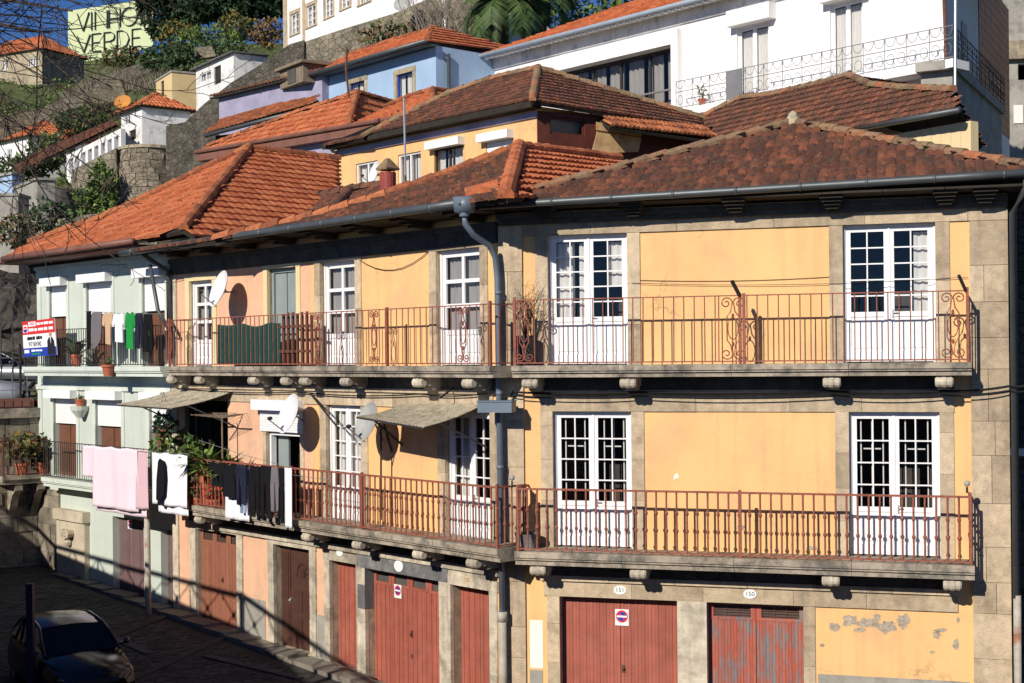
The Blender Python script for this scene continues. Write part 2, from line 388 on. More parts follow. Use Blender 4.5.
mat("cloth_green", (0.01, 0.26, 0.045), rough=0.9, var=0.1)
mat("cloth_denim", (0.28, 0.36, 0.48), rough=0.9, var=0.15)
mat("cloth_red", (0.5, 0.03, 0.03), rough=0.9, var=0.1)
mat("mesh_green", (0.011, 0.05, 0.042), rough=0.9, var=0.25, scale=6)
mat("wood_weathered", (0.22, 0.17, 0.12), rough=0.9, var=0.3, scale=6, stretch=(1, 1, 0.3))
mat("car_dark", (0.006, 0.006, 0.010), rough=0.18, var=0.05, spec=0.6, bump=0)
mat("car_silver", (0.42, 0.44, 0.46), rough=0.3, var=0.04, metal=0.5, bump=0)
mat("car_grey", (0.1, 0.11, 0.12), rough=0.3, var=0.04, metal=0.4, bump=0)
mat("tyre", (0.015, 0.015, 0.015), rough=0.9, var=0.1)
mat("rim", (0.4, 0.4, 0.42), rough=0.35, metal=0.8, var=0.05)
mat("lamp_lens", (0.6, 0.6, 0.62), rough=0.15, var=0.05, spec=0.7, bump=0)
mat("cable", (0.012, 0.012, 0.012), rough=0.7, var=0.1, bump=0)
mat("post_blue", (0.02, 0.022, 0.05), rough=0.5, var=0.1)
mat("gutter_pale", (0.34, 0.40, 0.47), rough=0.5, var=0.1, scale=2, bump=0.04)
mat("steel", (0.45, 0.45, 0.46), rough=0.4, metal=0.6, var=0.1)
mat("brown_tile_wall", (0.36, 0.12, 0.06), rough=0.5, var=0.15, scale=3, tint=0.2)
mat("chimney_red", (0.28, 0.055, 0.045), rough=0.6, var=0.2, scale=4)
tile_mat("tile_orange", (0.38, 0.105, 0.045), (0.50, 0.15, 0.062), (0.57, 0.195, 0.085), (0.24, 0.105, 0.06), 0.36)
tile_mat("tile_old", (0.11, 0.052, 0.037), (0.16, 0.068, 0.045), (0.27, 0.10, 0.055), (0.078, 0.055, 0.043), 0.72)
tile_mat("tile_mid", (0.22, 0.075, 0.04), (0.33, 0.11, 0.05), (0.46, 0.16, 0.065), (0.11, 0.06, 0.04), 0.5)
tile_mat("ridge_old", (0.16, 0.09, 0.055), (0.26, 0.16, 0.10), (0.38, 0.14, 0.07), (0.24, 0.2, 0.10), 0.7)
def stone_mat(name, c1, c2, joint, scale, depth=0.06, sz=1.4):
    """rubble masonry: irregular stones with dark joints"""
    m = bpy.data.materials.new(name); m.use_nodes = True
    nt = m.node_tree; L = nt.links.new; b = nt.nodes["Principled BSDF"]
    b.inputs["Roughness"].default_value = 0.95; b.inputs["Specular IOR Level"].default_value = 0.1
    tc = nd(nt, "ShaderNodeTexCoord"); mp = nd(nt, "ShaderNodeMapping"); mp.inputs["Scale"].default_value = (1, 1, sz); L(tc.outputs["Object"], mp.inputs[0])
    nz = nd(nt, "ShaderNodeTexNoise"); nz.inputs["Scale"].default_value = scale * .8; nz.inputs["Detail"].default_value = 4; L(mp.outputs[0], nz.inputs["Vector"])
    wv = nd(nt, "ShaderNodeVectorMath", operation='SCALE'); wv.inputs["Scale"].default_value = .5 / scale; L(nz.outputs["Color"], wv.inputs[0])
    ad = nd(nt, "ShaderNodeVectorMath", operation='ADD'); L(mp.outputs[0], ad.inputs[0]); L(wv.outputs[0], ad.inputs[1])
    v1 = nd(nt, "ShaderNodeTexVoronoi"); v1.inputs["Scale"].default_value = scale; L(ad.outputs[0], v1.inputs["Vector"])
    v2 = nd(nt, "ShaderNodeTexVoronoi", feature='DISTANCE_TO_EDGE'); v2.inputs["Scale"].default_value = scale; L(ad.outputs[0], v2.inputs["Vector"])
    sp = nd(nt, "ShaderNodeSeparateColor"); L(v1.outputs["Color"], sp.inputs[0])
    mx = nd(nt, "ShaderNodeMix", data_type='RGBA'); mx.inputs[6].default_value = (*c1, 1); mx.inputs[7].default_value = (*c2, 1); L(sp.outputs[0], mx.inputs[0])
    r = nd(nt, "ShaderNodeMapRange"); r.inputs[1].default_value = 0.0; r.inputs[2].default_value = depth; L(v2.outputs["Distance"], r.inputs[0])
    m2 = nd(nt, "ShaderNodeMix", data_type='RGBA'); m2.inputs[6].default_value = (*joint, 1); L(r.outputs[0], m2.inputs[0]); L(mx.outputs[2], m2.inputs[7])
    n2 = nd(nt, "ShaderNodeTexNoise"); n2.inputs["Scale"].default_value = scale * .35; n2.inputs["Detail"].default_value = 9; n2.inputs["Roughness"].default_value = .7; L(tc.outputs["Object"], n2.inputs["Vector"])
    r2 = nd(nt, "ShaderNodeMapRange"); r2.inputs[1].default_value = .3; r2.inputs[2].default_value = .7; r2.inputs[3].default_value = .5; r2.inputs[4].default_value = 1.4; L(n2.outputs[0], r2.inputs[0])
    vm = nd(nt, "ShaderNodeVectorMath", operation='SCALE'); L(m2.outputs[2], vm.inputs[0]); L(r2.outputs[0], vm.inputs["Scale"]); L(vm.outputs[0], b.inputs["Base Color"])
    nf = nd(nt, "ShaderNodeTexNoise"); nf.inputs["Scale"].default_value = scale * 5; nf.inputs["Detail"].default_value = 5; L(tc.outputs["Object"], nf.inputs["Vector"])
    sm = nd(nt, "ShaderNodeMath", operation='MULTIPLY_ADD'); sm.inputs[1].default_value = .5; L(nf.outputs[0], sm.inputs[0]); L(r.outputs[0], sm.inputs[2])
    bp = nd(nt, "ShaderNodeBump"); bp.inputs["Strength"].default_value = .9; bp.inputs["Distance"].default_value = .15 / scale; L(sm.outputs[0], bp.inputs["Height"]); L(bp.outputs[0], b.inputs["Normal"])
    M[name] = m
stone_mat("old_wall", (.075, .068, .055), (.125, .112, .09), (.055, .05, .038), 3.2, .04)
stone_mat("bastion", (.19, .165, .12), (.27, .235, .175), (.13, .115, .08), 2.4, .04)
stone_mat("rubble", (.22, .185, .14), (.32, .27, .20), (.14, .12, .09), 2.8, .04)
stone_mat("rock", (.075, .066, .055), (.10, .09, .077), (.06, .053, .044), 2.2, .25, .6)
def glass_mat(name, refl, tr):
    m = bpy.data.materials.new(name); m.use_nodes = True
    nt = m.node_tree; nt.nodes.clear(); L = nt.links.new
    out = nd(nt, "ShaderNodeOutputMaterial"); g = nd(nt, "ShaderNodeBsdfGlossy"); t = nd(nt, "ShaderNodeBsdfTransparent")
    nzg = nd(nt, 'ShaderNodeTexNoise'); nzg.inputs['Scale'].default_value = 2.2; bpg = nd(nt, 'ShaderNodeBump'); bpg.inputs['Strength'].default_value = .06; bpg.inputs['Distance'].default_value = .03; L(nzg.outputs[0], bpg.inputs['Height']); L(bpg.outputs[0], g.inputs['Normal']); g.inputs["Roughness"].default_value = 0.02; t.inputs[0].default_value = (tr, tr, tr, 1)
    lw = nd(nt, "ShaderNodeFresnel"); lw.inputs[0].default_value = 1.5
    ad = nd(nt, "ShaderNodeMath", operation='ADD'); ad.inputs[1].default_value = refl; L(lw.outputs[0], ad.inputs[0])
    mx = nd(nt, "ShaderNodeMixShader"); L(ad.outputs[0], mx.inputs[0]); L(t.outputs[0], mx.inputs[1]); L(g.outputs[0], mx.inputs[2]); L(mx.outputs[0], out.inputs[0])
    M[name] = m
glass_mat("glass", 0.0, 0.85)
glass_mat("car_glass", 0.0, 0.05)
# ---------------------------------------------------------------- building helpers
def wall_grid(mb, fr, s0, s1, z0, z1, holes, d=0.0, th=0.35, mi=0, mi_reveal=None):
    if mi_reveal is None: mi_reveal = mi
    ss = sorted({s0, s1} | {min(max(x, s0), s1) for h in holes for x in h[:2]})
    zs = sorted({z0, z1} | {min(max(x, z0), z1) for h in holes for x in h[2:4]})
    for i in range(len(ss) - 1):
        for j in range(len(zs) - 1):
            sm, zm = (ss[i] + ss[i + 1]) / 2, (zs[j] + zs[j + 1]) / 2
            if ss[i + 1] - ss[i] < 1e-6 or zs[j + 1] - zs[j] < 1e-6: continue
            if any(h[0] < sm < h[1] and h[2] < zm < h[3] for h in holes): continue
            mb.quad(fr.pt(ss[i], d, zs[j]), fr.pt(ss[i + 1], d, zs[j]), fr.pt(ss[i + 1], d, zs[j + 1]), fr.pt(ss[i], d, zs[j + 1]), mi)
    for h in holes:
        a, b, c, e = h[:4]
        mb.quad(fr.pt(a, d, c), fr.pt(a, d, e), fr.pt(a, d - th, e), fr.pt(a, d - th, c), mi_reveal)
        mb.quad(fr.pt(b, d, e), fr.pt(b, d, c), fr.pt(b, d - th, c), fr.pt(b, d - th, e), mi_reveal)
        mb.quad(fr.pt(a, d, e), fr.pt(b, d, e), fr.pt(b, d - th, e), fr.pt(a, d - th, e), mi_reveal)
        mb.quad(fr.pt(a, d, c), fr.pt(a, d - th, c), fr.pt(b, d - th, c), fr.pt(b, d, c), mi_reveal)

def shell(mb, fr, s0, s1, z0, z1, depth, mi=0):
    """side walls, back wall and ceiling behind a facade"""
    mb.quad(fr.pt(s0, 0, z0), fr.pt(s0, 0, z1), fr.pt(s0, -depth, z1), fr.pt(s0, -depth, z0), mi)
    mb.quad(fr.pt(s1, 0, z0), fr.pt(s1, -depth, z0), fr.pt(s1, -depth, z1), fr.pt(s1, 0, z1), mi)
    mb.quad(fr.pt(s0, -depth, z0), fr.pt(s0, -depth, z1), fr.pt(s1, -depth, z1), fr.pt(s1, -depth, z0), mi)
    mb.quad(fr.pt(s0, -.01, z1), fr.pt(s1, -.01, z1), fr.pt(s1, -depth, z1), fr.pt(s0, -depth, z1), mi)

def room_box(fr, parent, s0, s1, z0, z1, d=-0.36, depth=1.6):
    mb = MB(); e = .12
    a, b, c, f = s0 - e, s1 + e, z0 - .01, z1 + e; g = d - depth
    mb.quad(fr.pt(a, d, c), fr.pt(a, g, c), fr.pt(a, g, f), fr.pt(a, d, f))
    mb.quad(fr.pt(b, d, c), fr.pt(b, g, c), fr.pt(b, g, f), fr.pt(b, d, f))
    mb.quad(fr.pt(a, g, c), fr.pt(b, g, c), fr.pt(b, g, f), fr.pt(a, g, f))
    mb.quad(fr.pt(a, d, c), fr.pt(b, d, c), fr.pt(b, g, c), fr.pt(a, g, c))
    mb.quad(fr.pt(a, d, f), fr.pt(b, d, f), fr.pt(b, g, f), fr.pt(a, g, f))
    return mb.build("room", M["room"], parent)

def surround(mb, fr, h, w=.2, proj=.035, lint=.24, mi=0, sill=False, blocks=True):
    s0, s1, z0, z1 = h[:4]
    for a, b in ((s0 - w, s0 + .004), (s1 - .004, s1 + w)):
        z = z0
        while z < z1 - .05:
            dz = random.uniform(.55, .95) if blocks else z1 - z
            e = min(z + dz, z1)
            if z1 - e < .25: e = z1
            mb.fbox(fr, a, b, -.05, proj + random.uniform(-.004, .004), z, e - .006, mi)
            z = e
    if lint: mb.fbox(fr, s0 - w - .02, s1 + w + .02, -.05, proj + .006, z1 - .004, z1 + lint, mi)
    if sill: mb.fbox(fr, s0 - w, s1 + w, -.1, .09, z0 - .09, z0 + .003, mi)

def french_door(fr, house, h, leaves=2, cols=2, rows=5, panel=.36, d=-.14, mats="white_paint", curtain=None, bars=0, top=.05, room=True, ajar=None):
    s0, s1, z0, z1 = h[:4]
    f = .045
    mb = MB()
    mb.fbox(fr, s0 + .002, s0 + f, d - .05, d + .05, z0, z1); mb.fbox(fr, s1 - f, s1 - .002, d - .05, d + .05, z0, z1)
    mb.fbox(fr, s0 + f, s1 - f, d - .05, d + .05, z1 - top, z1 - .003)
    g = MB()
    lw = (s1 - s0 - 2 * f) / leaves
    zt = z1 - top - .004
    zp = z0 + (z1 - z0) * panel
    st, mu = .085, .024
    if leaves == 1: st, mu = .1, .075
    for k in range(leaves):
        a = s0 + f + k * lw + .003; b = a + lw - .006
        mb.fbox(fr, a, a + st, d - .022, d + .022, z0 + .02, zt); mb.fbox(fr, b - st, b, d - .022, d + .022, z0 + .02, zt)
        mb.fbox(fr, a + st, b - st, d - .022, d + .022, zt - st * .9, zt)
        mb.fbox(fr, a + st, b - st, d - .022, d + .022, zp - st * .8, zp + .02)
        if panel > .05:
            mb.fbox(fr, a + st, b - st, d - .022, d + .022, z0 + .02, z0 + .2)
            mb.fbox(fr, a + st, b - st, d - .012, d + .004, z0 + .2, zp - st * .8)
            mb.fbox(fr, a + st + .05, b - st - .05, d + .004, d + .016, z0 + .26, zp - st * .8 - .06)
        ga, gb, gz0, gz1 = a + st, b - st, zp + .02, zt - st * .9
        for c in range(1, cols):
            x = ga + (gb - ga) * c / cols
            mb.fbox(fr, x - mu / 2, x + mu / 2, d - .018, d + .018, gz0, gz1)
        for r in range(1, rows):
            z = gz0 + (gz1 - gz0) * r / rows
            mb.fbox(fr, ga, gb, d - .016, d + .016, z - mu / 2, z + mu / 2)
        g.quad(fr.pt(ga, d - .005, gz0), fr.pt(gb, d - .005, gz0), fr.pt(gb, d - .005, gz1), fr.pt(ga, d - .005, gz1))
    mb.fbox(fr, (s0 + s1) / 2 - .02, (s0 + s1) / 2 + .02, d + .022, d + .04, z0 + .03, zt) if leaves == 2 else None
    o = mb.build("balcony_door", M[mats], house)
    g.build("pane", M["glass"], o)
    hb = MB(); sm = (s0 + s1) / 2 + (.06 if leaves == 2 else (s1 - s0) * .36)
    hb.fbox(fr, sm - .012, sm + .012, d + .022, d + .05, zp - .08, zp + .06); hb.bar(fr.pt(sm, d + .055, zp), fr.pt(sm + .09, d + .055, zp), .016)
    hb.build("handle", M["steel"], o)
    if bars:
        b_ = MB()
        for k in range(bars):
            x = s0 + f + .06 + (s1 - s0 - 2 * f - .12) * (k + .5) / bars
            b_.fbox(fr, x - .011, x + .011, d - .1, d - .08, z0 + .02, zt)
        for zz in (zp + (zt - zp) * .63,):
            b_.fbox(fr, s0 + f + .2, s0 + f + .5, d - .078, d - .06, zz - .012, zz + .012); b_.fbox(fr, s1 - f - .5, s1 - f - .2, d - .078, d - .06, zz - .012, zz + .012)
        b_.build("security_bars", M["white_paint"], o)
    if curtain:
        cu = MB()
        for (ca, cb, cz0, cz1) in curtain:
            a = s0 + (s1 - s0) * ca; b = s0 + (s1 - s0) * cb; za = z0 + (z1 - z0) * cz0; zb = z0 + (z1 - z0) * cz1
            n = max(4, int((b - a) / .035)); vs_ = []; fs = []
            for i in range(n + 1):
                x = a + (b - a) * i / n; dd = d - .12 + .018 * math.sin(i * 1.9) + random.uniform(-.006, .006)
                vs_ += [fr.pt(x, dd, za), fr.pt(x, dd, zb)]
            for i in range(n): fs.append((2 * i, 2 * i + 2, 2 * i + 3, 2 * i + 1))
            cu.add(vs_, fs)
        cu.build("curtain", M["lace_grey" if leaves == 1 else "lace"], o, smooth=True)
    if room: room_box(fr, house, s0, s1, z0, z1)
    return o

def plank_door(fr, house, h, d=-.22, leaves=2, pw=.07, m="red_door", vents=0, vent_rows=1, handle=True, name="garage_door", zbot=None, rail=None, groove=.008):
    s0, s1, z0, z1 = h[:4]
    mb = MB()
    lw = (s1 - s0) / leaves
    vh = .2
    for k in range(leaves):
        a, b = s0 + k * lw + .005, s0 + (k + 1) * lw - .005
        top = z1 - (.06 if not vents else .08 + vh + .06)
        n = max(3, int((b - a) / pw))
        for i in range(n):
            x0 = a + (b - a) * i / n; x1 = a + (b - a) * (i + 1) / n
            mb.fbox(fr, x0 + .002, x1 - .002, d - .03, d - (groove if i % 2 else 0) + random.uniform(-.001, .001), z0 + .01, top)
        mb.fbox(fr, a, b, d - .06, d - .031, z0 + .005, top)
        if vents:
            mb.fbox(fr, a, b, d - .05, d + .004, z1 - .08, z1 - .01); mb.fbox(fr, a, a + .09, d - .05, d + .003, top, z1 - .08)
            mb.fbox(fr, b - .09, b, d - .05, d + .003, top, z1 - .08); mb.fbox(fr, a, b, d - .05, d + .005, top - .003, top + .05)
    o = mb.build(name, M[m], house)
    if vents:
        v = MB()
        for k in range(leaves):
            a, b = s0 + k * lw + .1, s0 + (k + 1) * lw - .1; zb = z1 - .08 - vh
            v.fbox(fr, a - .006, b + .006, d - .049, d - .04, zb - .012, zb + vh + .001, 1)
            if vents > 1:
                for r in range(4):
                    v.fbox(fr, a, b, d - .02, d - .008, zb + .02 + r * .05, zb + .035 + r * .05, 0)
                for q in (.0, .33, .66, .97): v.fbox(fr, a + (b - a) * q, a + (b - a) * q + .012, d - .007, d - .001, zb, zb + vh, 0)
        v.build("vent_grille", [M["iron_brown"], M["room"]], o)
    if handle:
        hb = MB(); x = (s0 + s1) / 2 + .05; z = z0 + (z1 - z0) * .48
        hb.fbox(fr, x - .03, x + .03, d, d + .015, z - .07, z + .07); hb.ball(fr.pt(x, d + .04, z), .03); hb.fbox(fr, x - .02, x + .02, d, d + .02, z - .5, z - .42)
        hb.build("handle", M["iron_brown"], o)
    return o

def panel_door(fr, house, h, d=-.18, m="dark_door", fan=True):
    s0, s1, z0, z1 = h[:4]
    mb = MB(); mb.fbox(fr, s0 + .003, s1 - .003, d - .05, d, z0 + .01, z1 - .003)
    xs = s0 + (s1 - s0) * .26
    mb.fbox(fr, xs - .02, xs + .02, d, d + .02, z0 + .02, z1 - .02)
    a, b = xs + .09, s1 - .1; w = (b - a)
    for (u0, u1, v0, v1) in ((0, .45, .06, .3), (.55, 1, .06, .3), (0, .45, .36, .56), (.55, 1, .36, .56)):
        mb.fbox(fr, a + w * u0, a + w * u1, d, d + .018, z0 + (z1 - z0) * v0, z0 + (z1 - z0) * v1)
    mb.fbox(fr, s0 + .06, xs - .07, d, d + .015, z0 + .15, z0 + .95); mb.fbox(fr, s0 + .06, xs - .07, d, d + .015, z0 + 1.1, z1 - .2)
    c = (a + b) / 2; zc = z0 + (z1 - z0) * .70
    if fan:
        for k in range(7):
            t = math.pi * k / 6
            mb.bar(fr.pt(c, d + .008, zc), fr.pt(c + .25 * math.cos(t), d + .008, zc + .3 * math.sin(t)), .03, .02)
        pts = [fr.pt(c + .27 * math.cos(math.pi * k / 12), d + .01, zc + .32 * math.sin(math.pi * k / 12)) for k in range(13)]
        mb.tube(pts, .018, 5)
    o = mb.build("front_door", M[m], house)
    hb = MB(); hb.ball(fr.pt(xs + .05, d + .05, z0 + (z1 - z0) * .46), .035); hb.fbox(fr, xs + .03, xs + .07, d, d + .03, z0 + (z1 - z0) * .46 - .06, z0 + (z1 - z0) * .46 + .06)
    hb.build("handle", M["steel"], o)
    return o

def slab(mb, fr, s0, s1, D, z, mi=0, th=.24):
    n = max(1, int((s1 - s0) / 1.7)); x = s0
    for k in range(n):
        e = s0 + (s1 - s0) * (k + 1) / n
        j = random.uniform(-.006, .006)
        mb.fbox(fr, x + .004, e - .004, -.05, D + j, z - th * .45, z, mi)
        mb.fbox(fr, x + .004, e - .004, -.05, D - .03 + j, z - th * .62, z - th * .45 - .001, mi)
        mb.fbox(fr, x + .004, e - .004, -.05, D - .075 + j, z - th, z - th * .62 - .001, mi)
        x = e
    mb.fbox(fr, s0 + .05, s1 - .05, -.05, D - .12, z - th + .01, z - .02, mi)

def corbel(fr, parent, s, z, D=.55, w=.3, m="slab_stone"):
    mb = MB()
    mb.fbox(fr, s - w / 2 + .02, s + w / 2 - .02, -.05, D - .1, z - .17, z - .005)
    ax = fr.u
    mb.lathe([(0, -w / 2), (.07, -w / 2), (.095, -w / 2 + .03), (.085, -w / 6), (.1, -w / 12), (.1, w / 12), (.085, w / 6), (.095, w / 2 - .03), (.07, w / 2), (0, w / 2)], fr.pt(s, D - .12, z - .11), ax, 12)
    mb.fbox(fr, s - w / 2 + .05, s + w / 2 - .05, -.05, D * .5, z - .25, z - .171)
    return mb.build("corbel", M[m], parent, smooth=False)

def spiral(c, r0, turns, start, ccw, n=16):
    pts = []
    for i in range(n + 1):
        t = i / n; r = r0 * (1 - .82 * t); a = start + (1 if ccw else -1) * turns * 2 * math.pi * t
        pts.append((c[0] + r * math.cos(a), c[1] + r * math.sin(a)))
    return pts
def scroll_panel(mb, fr, s, d, z0, z1, w=.42, r=.012, mi=0, u=None):
    """wrought iron lyre: four scrolls, an oval and two uprights"""
    pt = (lambda x, z: fr.pt(s + x, d, z)) if u is None else (lambda x, z: u(x, z))
    q = w / 4; H = z1 - z0
    for sx in (-1, 1):
        for top in (0, 1):
            c = (sx * q, z1 - q * 1.05 if top else z0 + q * 1.05)
            st = (0 if sx < 0 else math.pi)
            pts = spiral(c, q * .95, 1.4, st, (sx < 0) == bool(top), 18)
            mb.tube([pt(*p) for p in pts], r, 5, mi, cap=False)
        x = sx * q * .92
        mb.tube([pt(sx * .012, z1 - q * 1.05), pt(sx * q * .35, z1 - H * .24), pt(x, z1 - H * .32), pt(x, z0 + H * .32), pt(sx * q * .35, z0 + H * .24), pt(sx * .012, z0 + q * 1.05)], r, 5, mi)
    ov = [pt(q * .8 * math.cos(t), (z0 + z1) / 2 + H * .17 * math.sin(t)) for t in [2 * math.pi * k / 16 for k in range(17)]]
    mb.tube(ov, r * .85, 5, mi, cap=False)
    for zz in (z1 - H * .3, z0 + H * .26): mb.ball(pt(0, zz), .028, mi, 6, (1, 1, 1.6))

def railing(fr, parent, s0, s1, D, z, h, sp, kind, m, scrolls=(), posts=(), ret=(True, True), name="railing", rtop=.022, slope=0.0, rb=.0108, skip=()):
    mb = MB()
    zt = z + h; zb = z + .05
    mb.fbox(fr, s0, s1, D - .02, D + .02, zt - rtop, zt); mb.fbox(fr, s0, s1, D - .012, D + .012, zb - .012, zb + .012)
    def bar_at(p):
        j = random.uniform(-.004, .004)
        a, b = p + Vector((j, j, zb)), p + Vector((-j, -j, zt - .01))
        if kind == 'plain': mb.tube([a, b], rb, 5, 0, cap=False)
        else:
            mb.tube([a, b], rb * 1.7, 6, 0, cap=False)
            hh = b.z - a.z
            for fz in (.36, .64): mb.lathe([(.014, -.045), (.034, -.014), (.034, .014), (.014, .045)], a + (b - a) * fz, Vector((0, 0, 1)), 6)
            mb.lathe([(rb * 1.3, -.09), (.024, -.01), (.024, 0)], b, Vector((0, 0, 1)), 6)
            mb.lathe([(.02, 0), (.02, .05), (rb * 1.3, .1)], a, Vector((0, 0, 1)), 6)
    n = max(1, round((s1 - s0) / sp))
    for i in range(n + 1):
        s = s0 + (s1 - s0) * i / n
        if any(a < s < b for a, b in skip): continue
        if any(abs(s - c) < w / 2 + .02 for c, w in scrolls): continue
        bar_at(fr.pt(s, D, 0))
    for c, w in scrolls:
        for e in (-w / 2, w / 2): bar_at(fr.pt(c + e, D, 0))
        scroll_panel(mb, fr, c, D, zb + .01, zt - .02, w * .92)
    for p in posts: mb.fbox(fr, p - .026, p + .026, D - .03, D + .022, z - .05, zt + .03)
    for k, e in ((0, s0), (1, s1)):
        if ret[k]:
            mb.fbox(fr, e - .014, e + .014, 0, D - .02, zt - rtop, zt); mb.fbox(fr, e - .01, e + .01, 0, D - .012, zb - .012, zb + .012)
            m_ = max(2, round(D / sp))
            for i in range(1, m_): bar_at(fr.pt(e, D * i / m_, 0))
            mb.fbox(fr, e - .022, e + .022, D - .024, D + .024, z - .02, zt + .05)
    return mb.build(name, M[m], parent)

def inside(poly, x, y):
    c = False; j = len(poly) - 1
    for i in range(len(poly)):
        (xi, yi), (xj, yj) = poly[i], poly[j]
        if (yi > y) != (yj > y) and x < (xj - xi) * (y - yi) / (yj - yi) + xi: c = not c
        j = i
    return c
def tiled_slope(mb, pts, e0, e1, tw=.215, tl=.37, mi=0, seed=0, h=.048, holes=0.0, under=1, step=.048):
    """barrel tiles laid in rows over one slope of a roof, on a deck"""
    rnd = random.Random(seed)
    n = Vector((0, 0, 0)); k = len(pts)
    for i in range(k): n += pts[i].cross(pts[(i + 1) % k])
    n.normalize()
    if n.z < 0: n = -n
    u = (e1 - e0); u = (u - n * u.dot(n)).normalized()
    v = n.cross(u)
    if v.z < 0: v = -v
    if v.cross(u).dot(n) > 0: pass
    P2 = [((p - e0).dot(u), (p - e0).dot(v)) for p in pts]
    us = [p[0] for p in P2]; vs2 = [p[1] for p in P2]
    deck = [p - n * .03 for p in pts]
    if under: mb.prism(deck, -n * .09, 1, 0.3)
    prof = [(0, 0.0), (.12, .35), (.3, .9), (.5, 1.0), (.7, .9), (.88, .35), (1.0, 0.0)]
    j = 0; vv = min(vs2)
    while vv < max(vs2):
        uu = min(us)
        while uu < max(us):
            if inside(P2, uu + tw / 2, vv + tl * .45):
                t = rnd.random(); dz = rnd.uniform(-.006, .006); du = rnd.uniform(-.006, .006); dv = rnd.uniform(-.012, .012); tlt = rnd.uniform(-.004, .004)
                if holes and rnd.random() < holes: t = rnd.choice([0.98, 1.0, .92])
                o = e0 + u * (uu + du) + v * (vv + dv)
                lo = []; hi = []; lip = []
                for (x, y) in prof:
                    hh = h * y
                    lo.append(o + u * (x * tw) + n * (hh + step + dz + tlt * x)); hi.append(o + u * (x * tw) + v * (tl * 1.06) + n * (hh + .0 + dz))
                    lip.append(o + u * (x * tw) + n * (max(hh * .55 - .01, -.02) + dz))
                m_ = len(prof)
                mb.add(lo + hi + lip, [(i, i + 1, m_ + i + 1, m_ + i) for i in range(m_ - 1)] + [(2 * m_ + i, 2 * m_ + i + 1, i + 1, i) for i in range(m_ - 1)], mi, t)
            uu += tw
        vv += tl; j += 1
def ridge_tiles(mb, pts, r=.115, L=.42, mi=0, seed=1, up=.02):
    rnd = random.Random(seed)
    for a, b in zip(pts[:-1], pts[1:]):
        n = max(1, int((b - a).length / L)); d = (b - a).normalized()
        side = d.cross(Vector((0, 0, 1)))
        side = side.normalized() if side.length > .01 else Vector((1, 0, 0)); nn = side.cross(d)
        for i in range(n):
            p = a + (b - a) * (i / n) + nn * (up + rnd.uniform(-.012, .012)) + side * rnd.uniform(-.012, .012); q = a + (b - a) * ((i + 1.1) / n) + nn * (up + .02)
            vs_ = []
            for (c, rr) in ((p, r * rnd.uniform(.95, 1.05)), (q, r * rnd.uniform(1.05, 1.2))):
                for kk in range(7):
                    t = math.pi * (kk / 6) * 1.16 - .25
                    vs_.append(c + side * math.cos(t) * rr + nn * math.sin(t) * rr)
            fs = [(kk, kk + 1, 7 + kk + 1, 7 + kk) for kk in range(6)] + [(0, 1, 2, 3, 4, 5, 6), (13, 12, 11, 10, 9, 8, 7)]
            mb.add(vs_, fs, mi, rnd.random())
def leaf_cloud(mb, c, rad, n, size, mis=(0,), seed=0, shell_=.55, up=0.0, droop=0.0):
    rnd = random.Random(seed); c = Vector(c)
    k = 0
    while k < n:
        p = Vector((rnd.uniform(-1, 1), rnd.uniform(-1, 1), rnd.uniform(-1, 1)))
        l = p.length
        if l > 1 or l < .05: continue
        if l < shell_ and rnd.random() < .7: continue
        w = noise.noise(p * 2.3 + Vector((seed * 1.7, 0, 0)))
        if w < -.22: continue
        p = p * (1 + .3 * w)
        q = c + Vector((p.x * rad[0], p.y * rad[1], p.z * rad[2]))
        a = Vector((rnd.gauss(0, 1), rnd.gauss(0, 1), rnd.gauss(0, 1) + up)).normalized(); b = a.cross(Vector((rnd.gauss(0, 1), rnd.gauss(0, 1), rnd.gauss(0, 1)))).normalized()
        s = size * rnd.uniform(.6, 1.4)
        mi = rnd.choice(mis)
        mb.add([q - b * s * .4, q + a * s * .5 - b * s * .1, q + a * s + b * s * .1, q + b * s * .45 + a * s * .3], [(0, 1, 2, 3)], mi, min(1, max(0, .5 + .8 * w + rnd.uniform(-.25, .25))))
        k += 1
def cloth(fr, s0, s1, z0, z1, d, m, name, label, cat, group=None, amp=.02, waves=3.0, hem=.0, seed=0, shape=None):
    """a hung cloth: a sheet with folds that deepen towards the hem"""
    rnd = random.Random(seed); nx, nz = max(6, int((s1 - s0) / .05)), max(6, int((z1 - z0) / .07)); mb = MB()
    ph = rnd.uniform(0, 6)
    vs_ = []
    for side in (0, 1):
        for j in range(nz + 1):
            for i in range(nx + 1):
                x = i / nx; y = j / nz
                a = amp * (.35 + .65 * (1 - y))
                dd = d + a * math.sin(x * waves * 6.28 + ph + .5 * y) + .4 * a * math.sin(x * waves * 15 + 2 * ph) + side * .006
                sh = shape(x, y) if shape else (0, 0)
                zz = z0 + (z1 - z0) * y - .035 * abs(math.sin(x * 3.14 * 2.5)) * y + hem * math.sin(x * 5 + ph) * (1 - y)
                vs_.append(fr.pt(s0 + (s1 - s0) * (x + sh[0]), dd, zz + sh[1]))
    N = (nx + 1) * (nz + 1); fs = []
    for side in (0, 1):
        for j in range(nz):
            for i in range(nx):
                b = side * N + j * (nx + 1) + i
                fs.append((b, b + 1, b + nx + 2, b + nx + 1))
    edge = [i for i in range(nx + 1)] + [(j) * (nx + 1) + nx for j in range(1, nz + 1)] + [nz * (nx + 1) + i for i in range(nx - 1, -1, -1)] + [j * (nx + 1) for j in range(nz - 1, 0, -1)]
    for i in range(len(edge)):
        a, b = edge[i], edge[(i + 1) % len(edge)]
        fs.append((a, b, b + N, a + N))
    mb.add(vs_, fs)
    return tag(mb.build(name, M[m], smooth=True), label, cat, group)
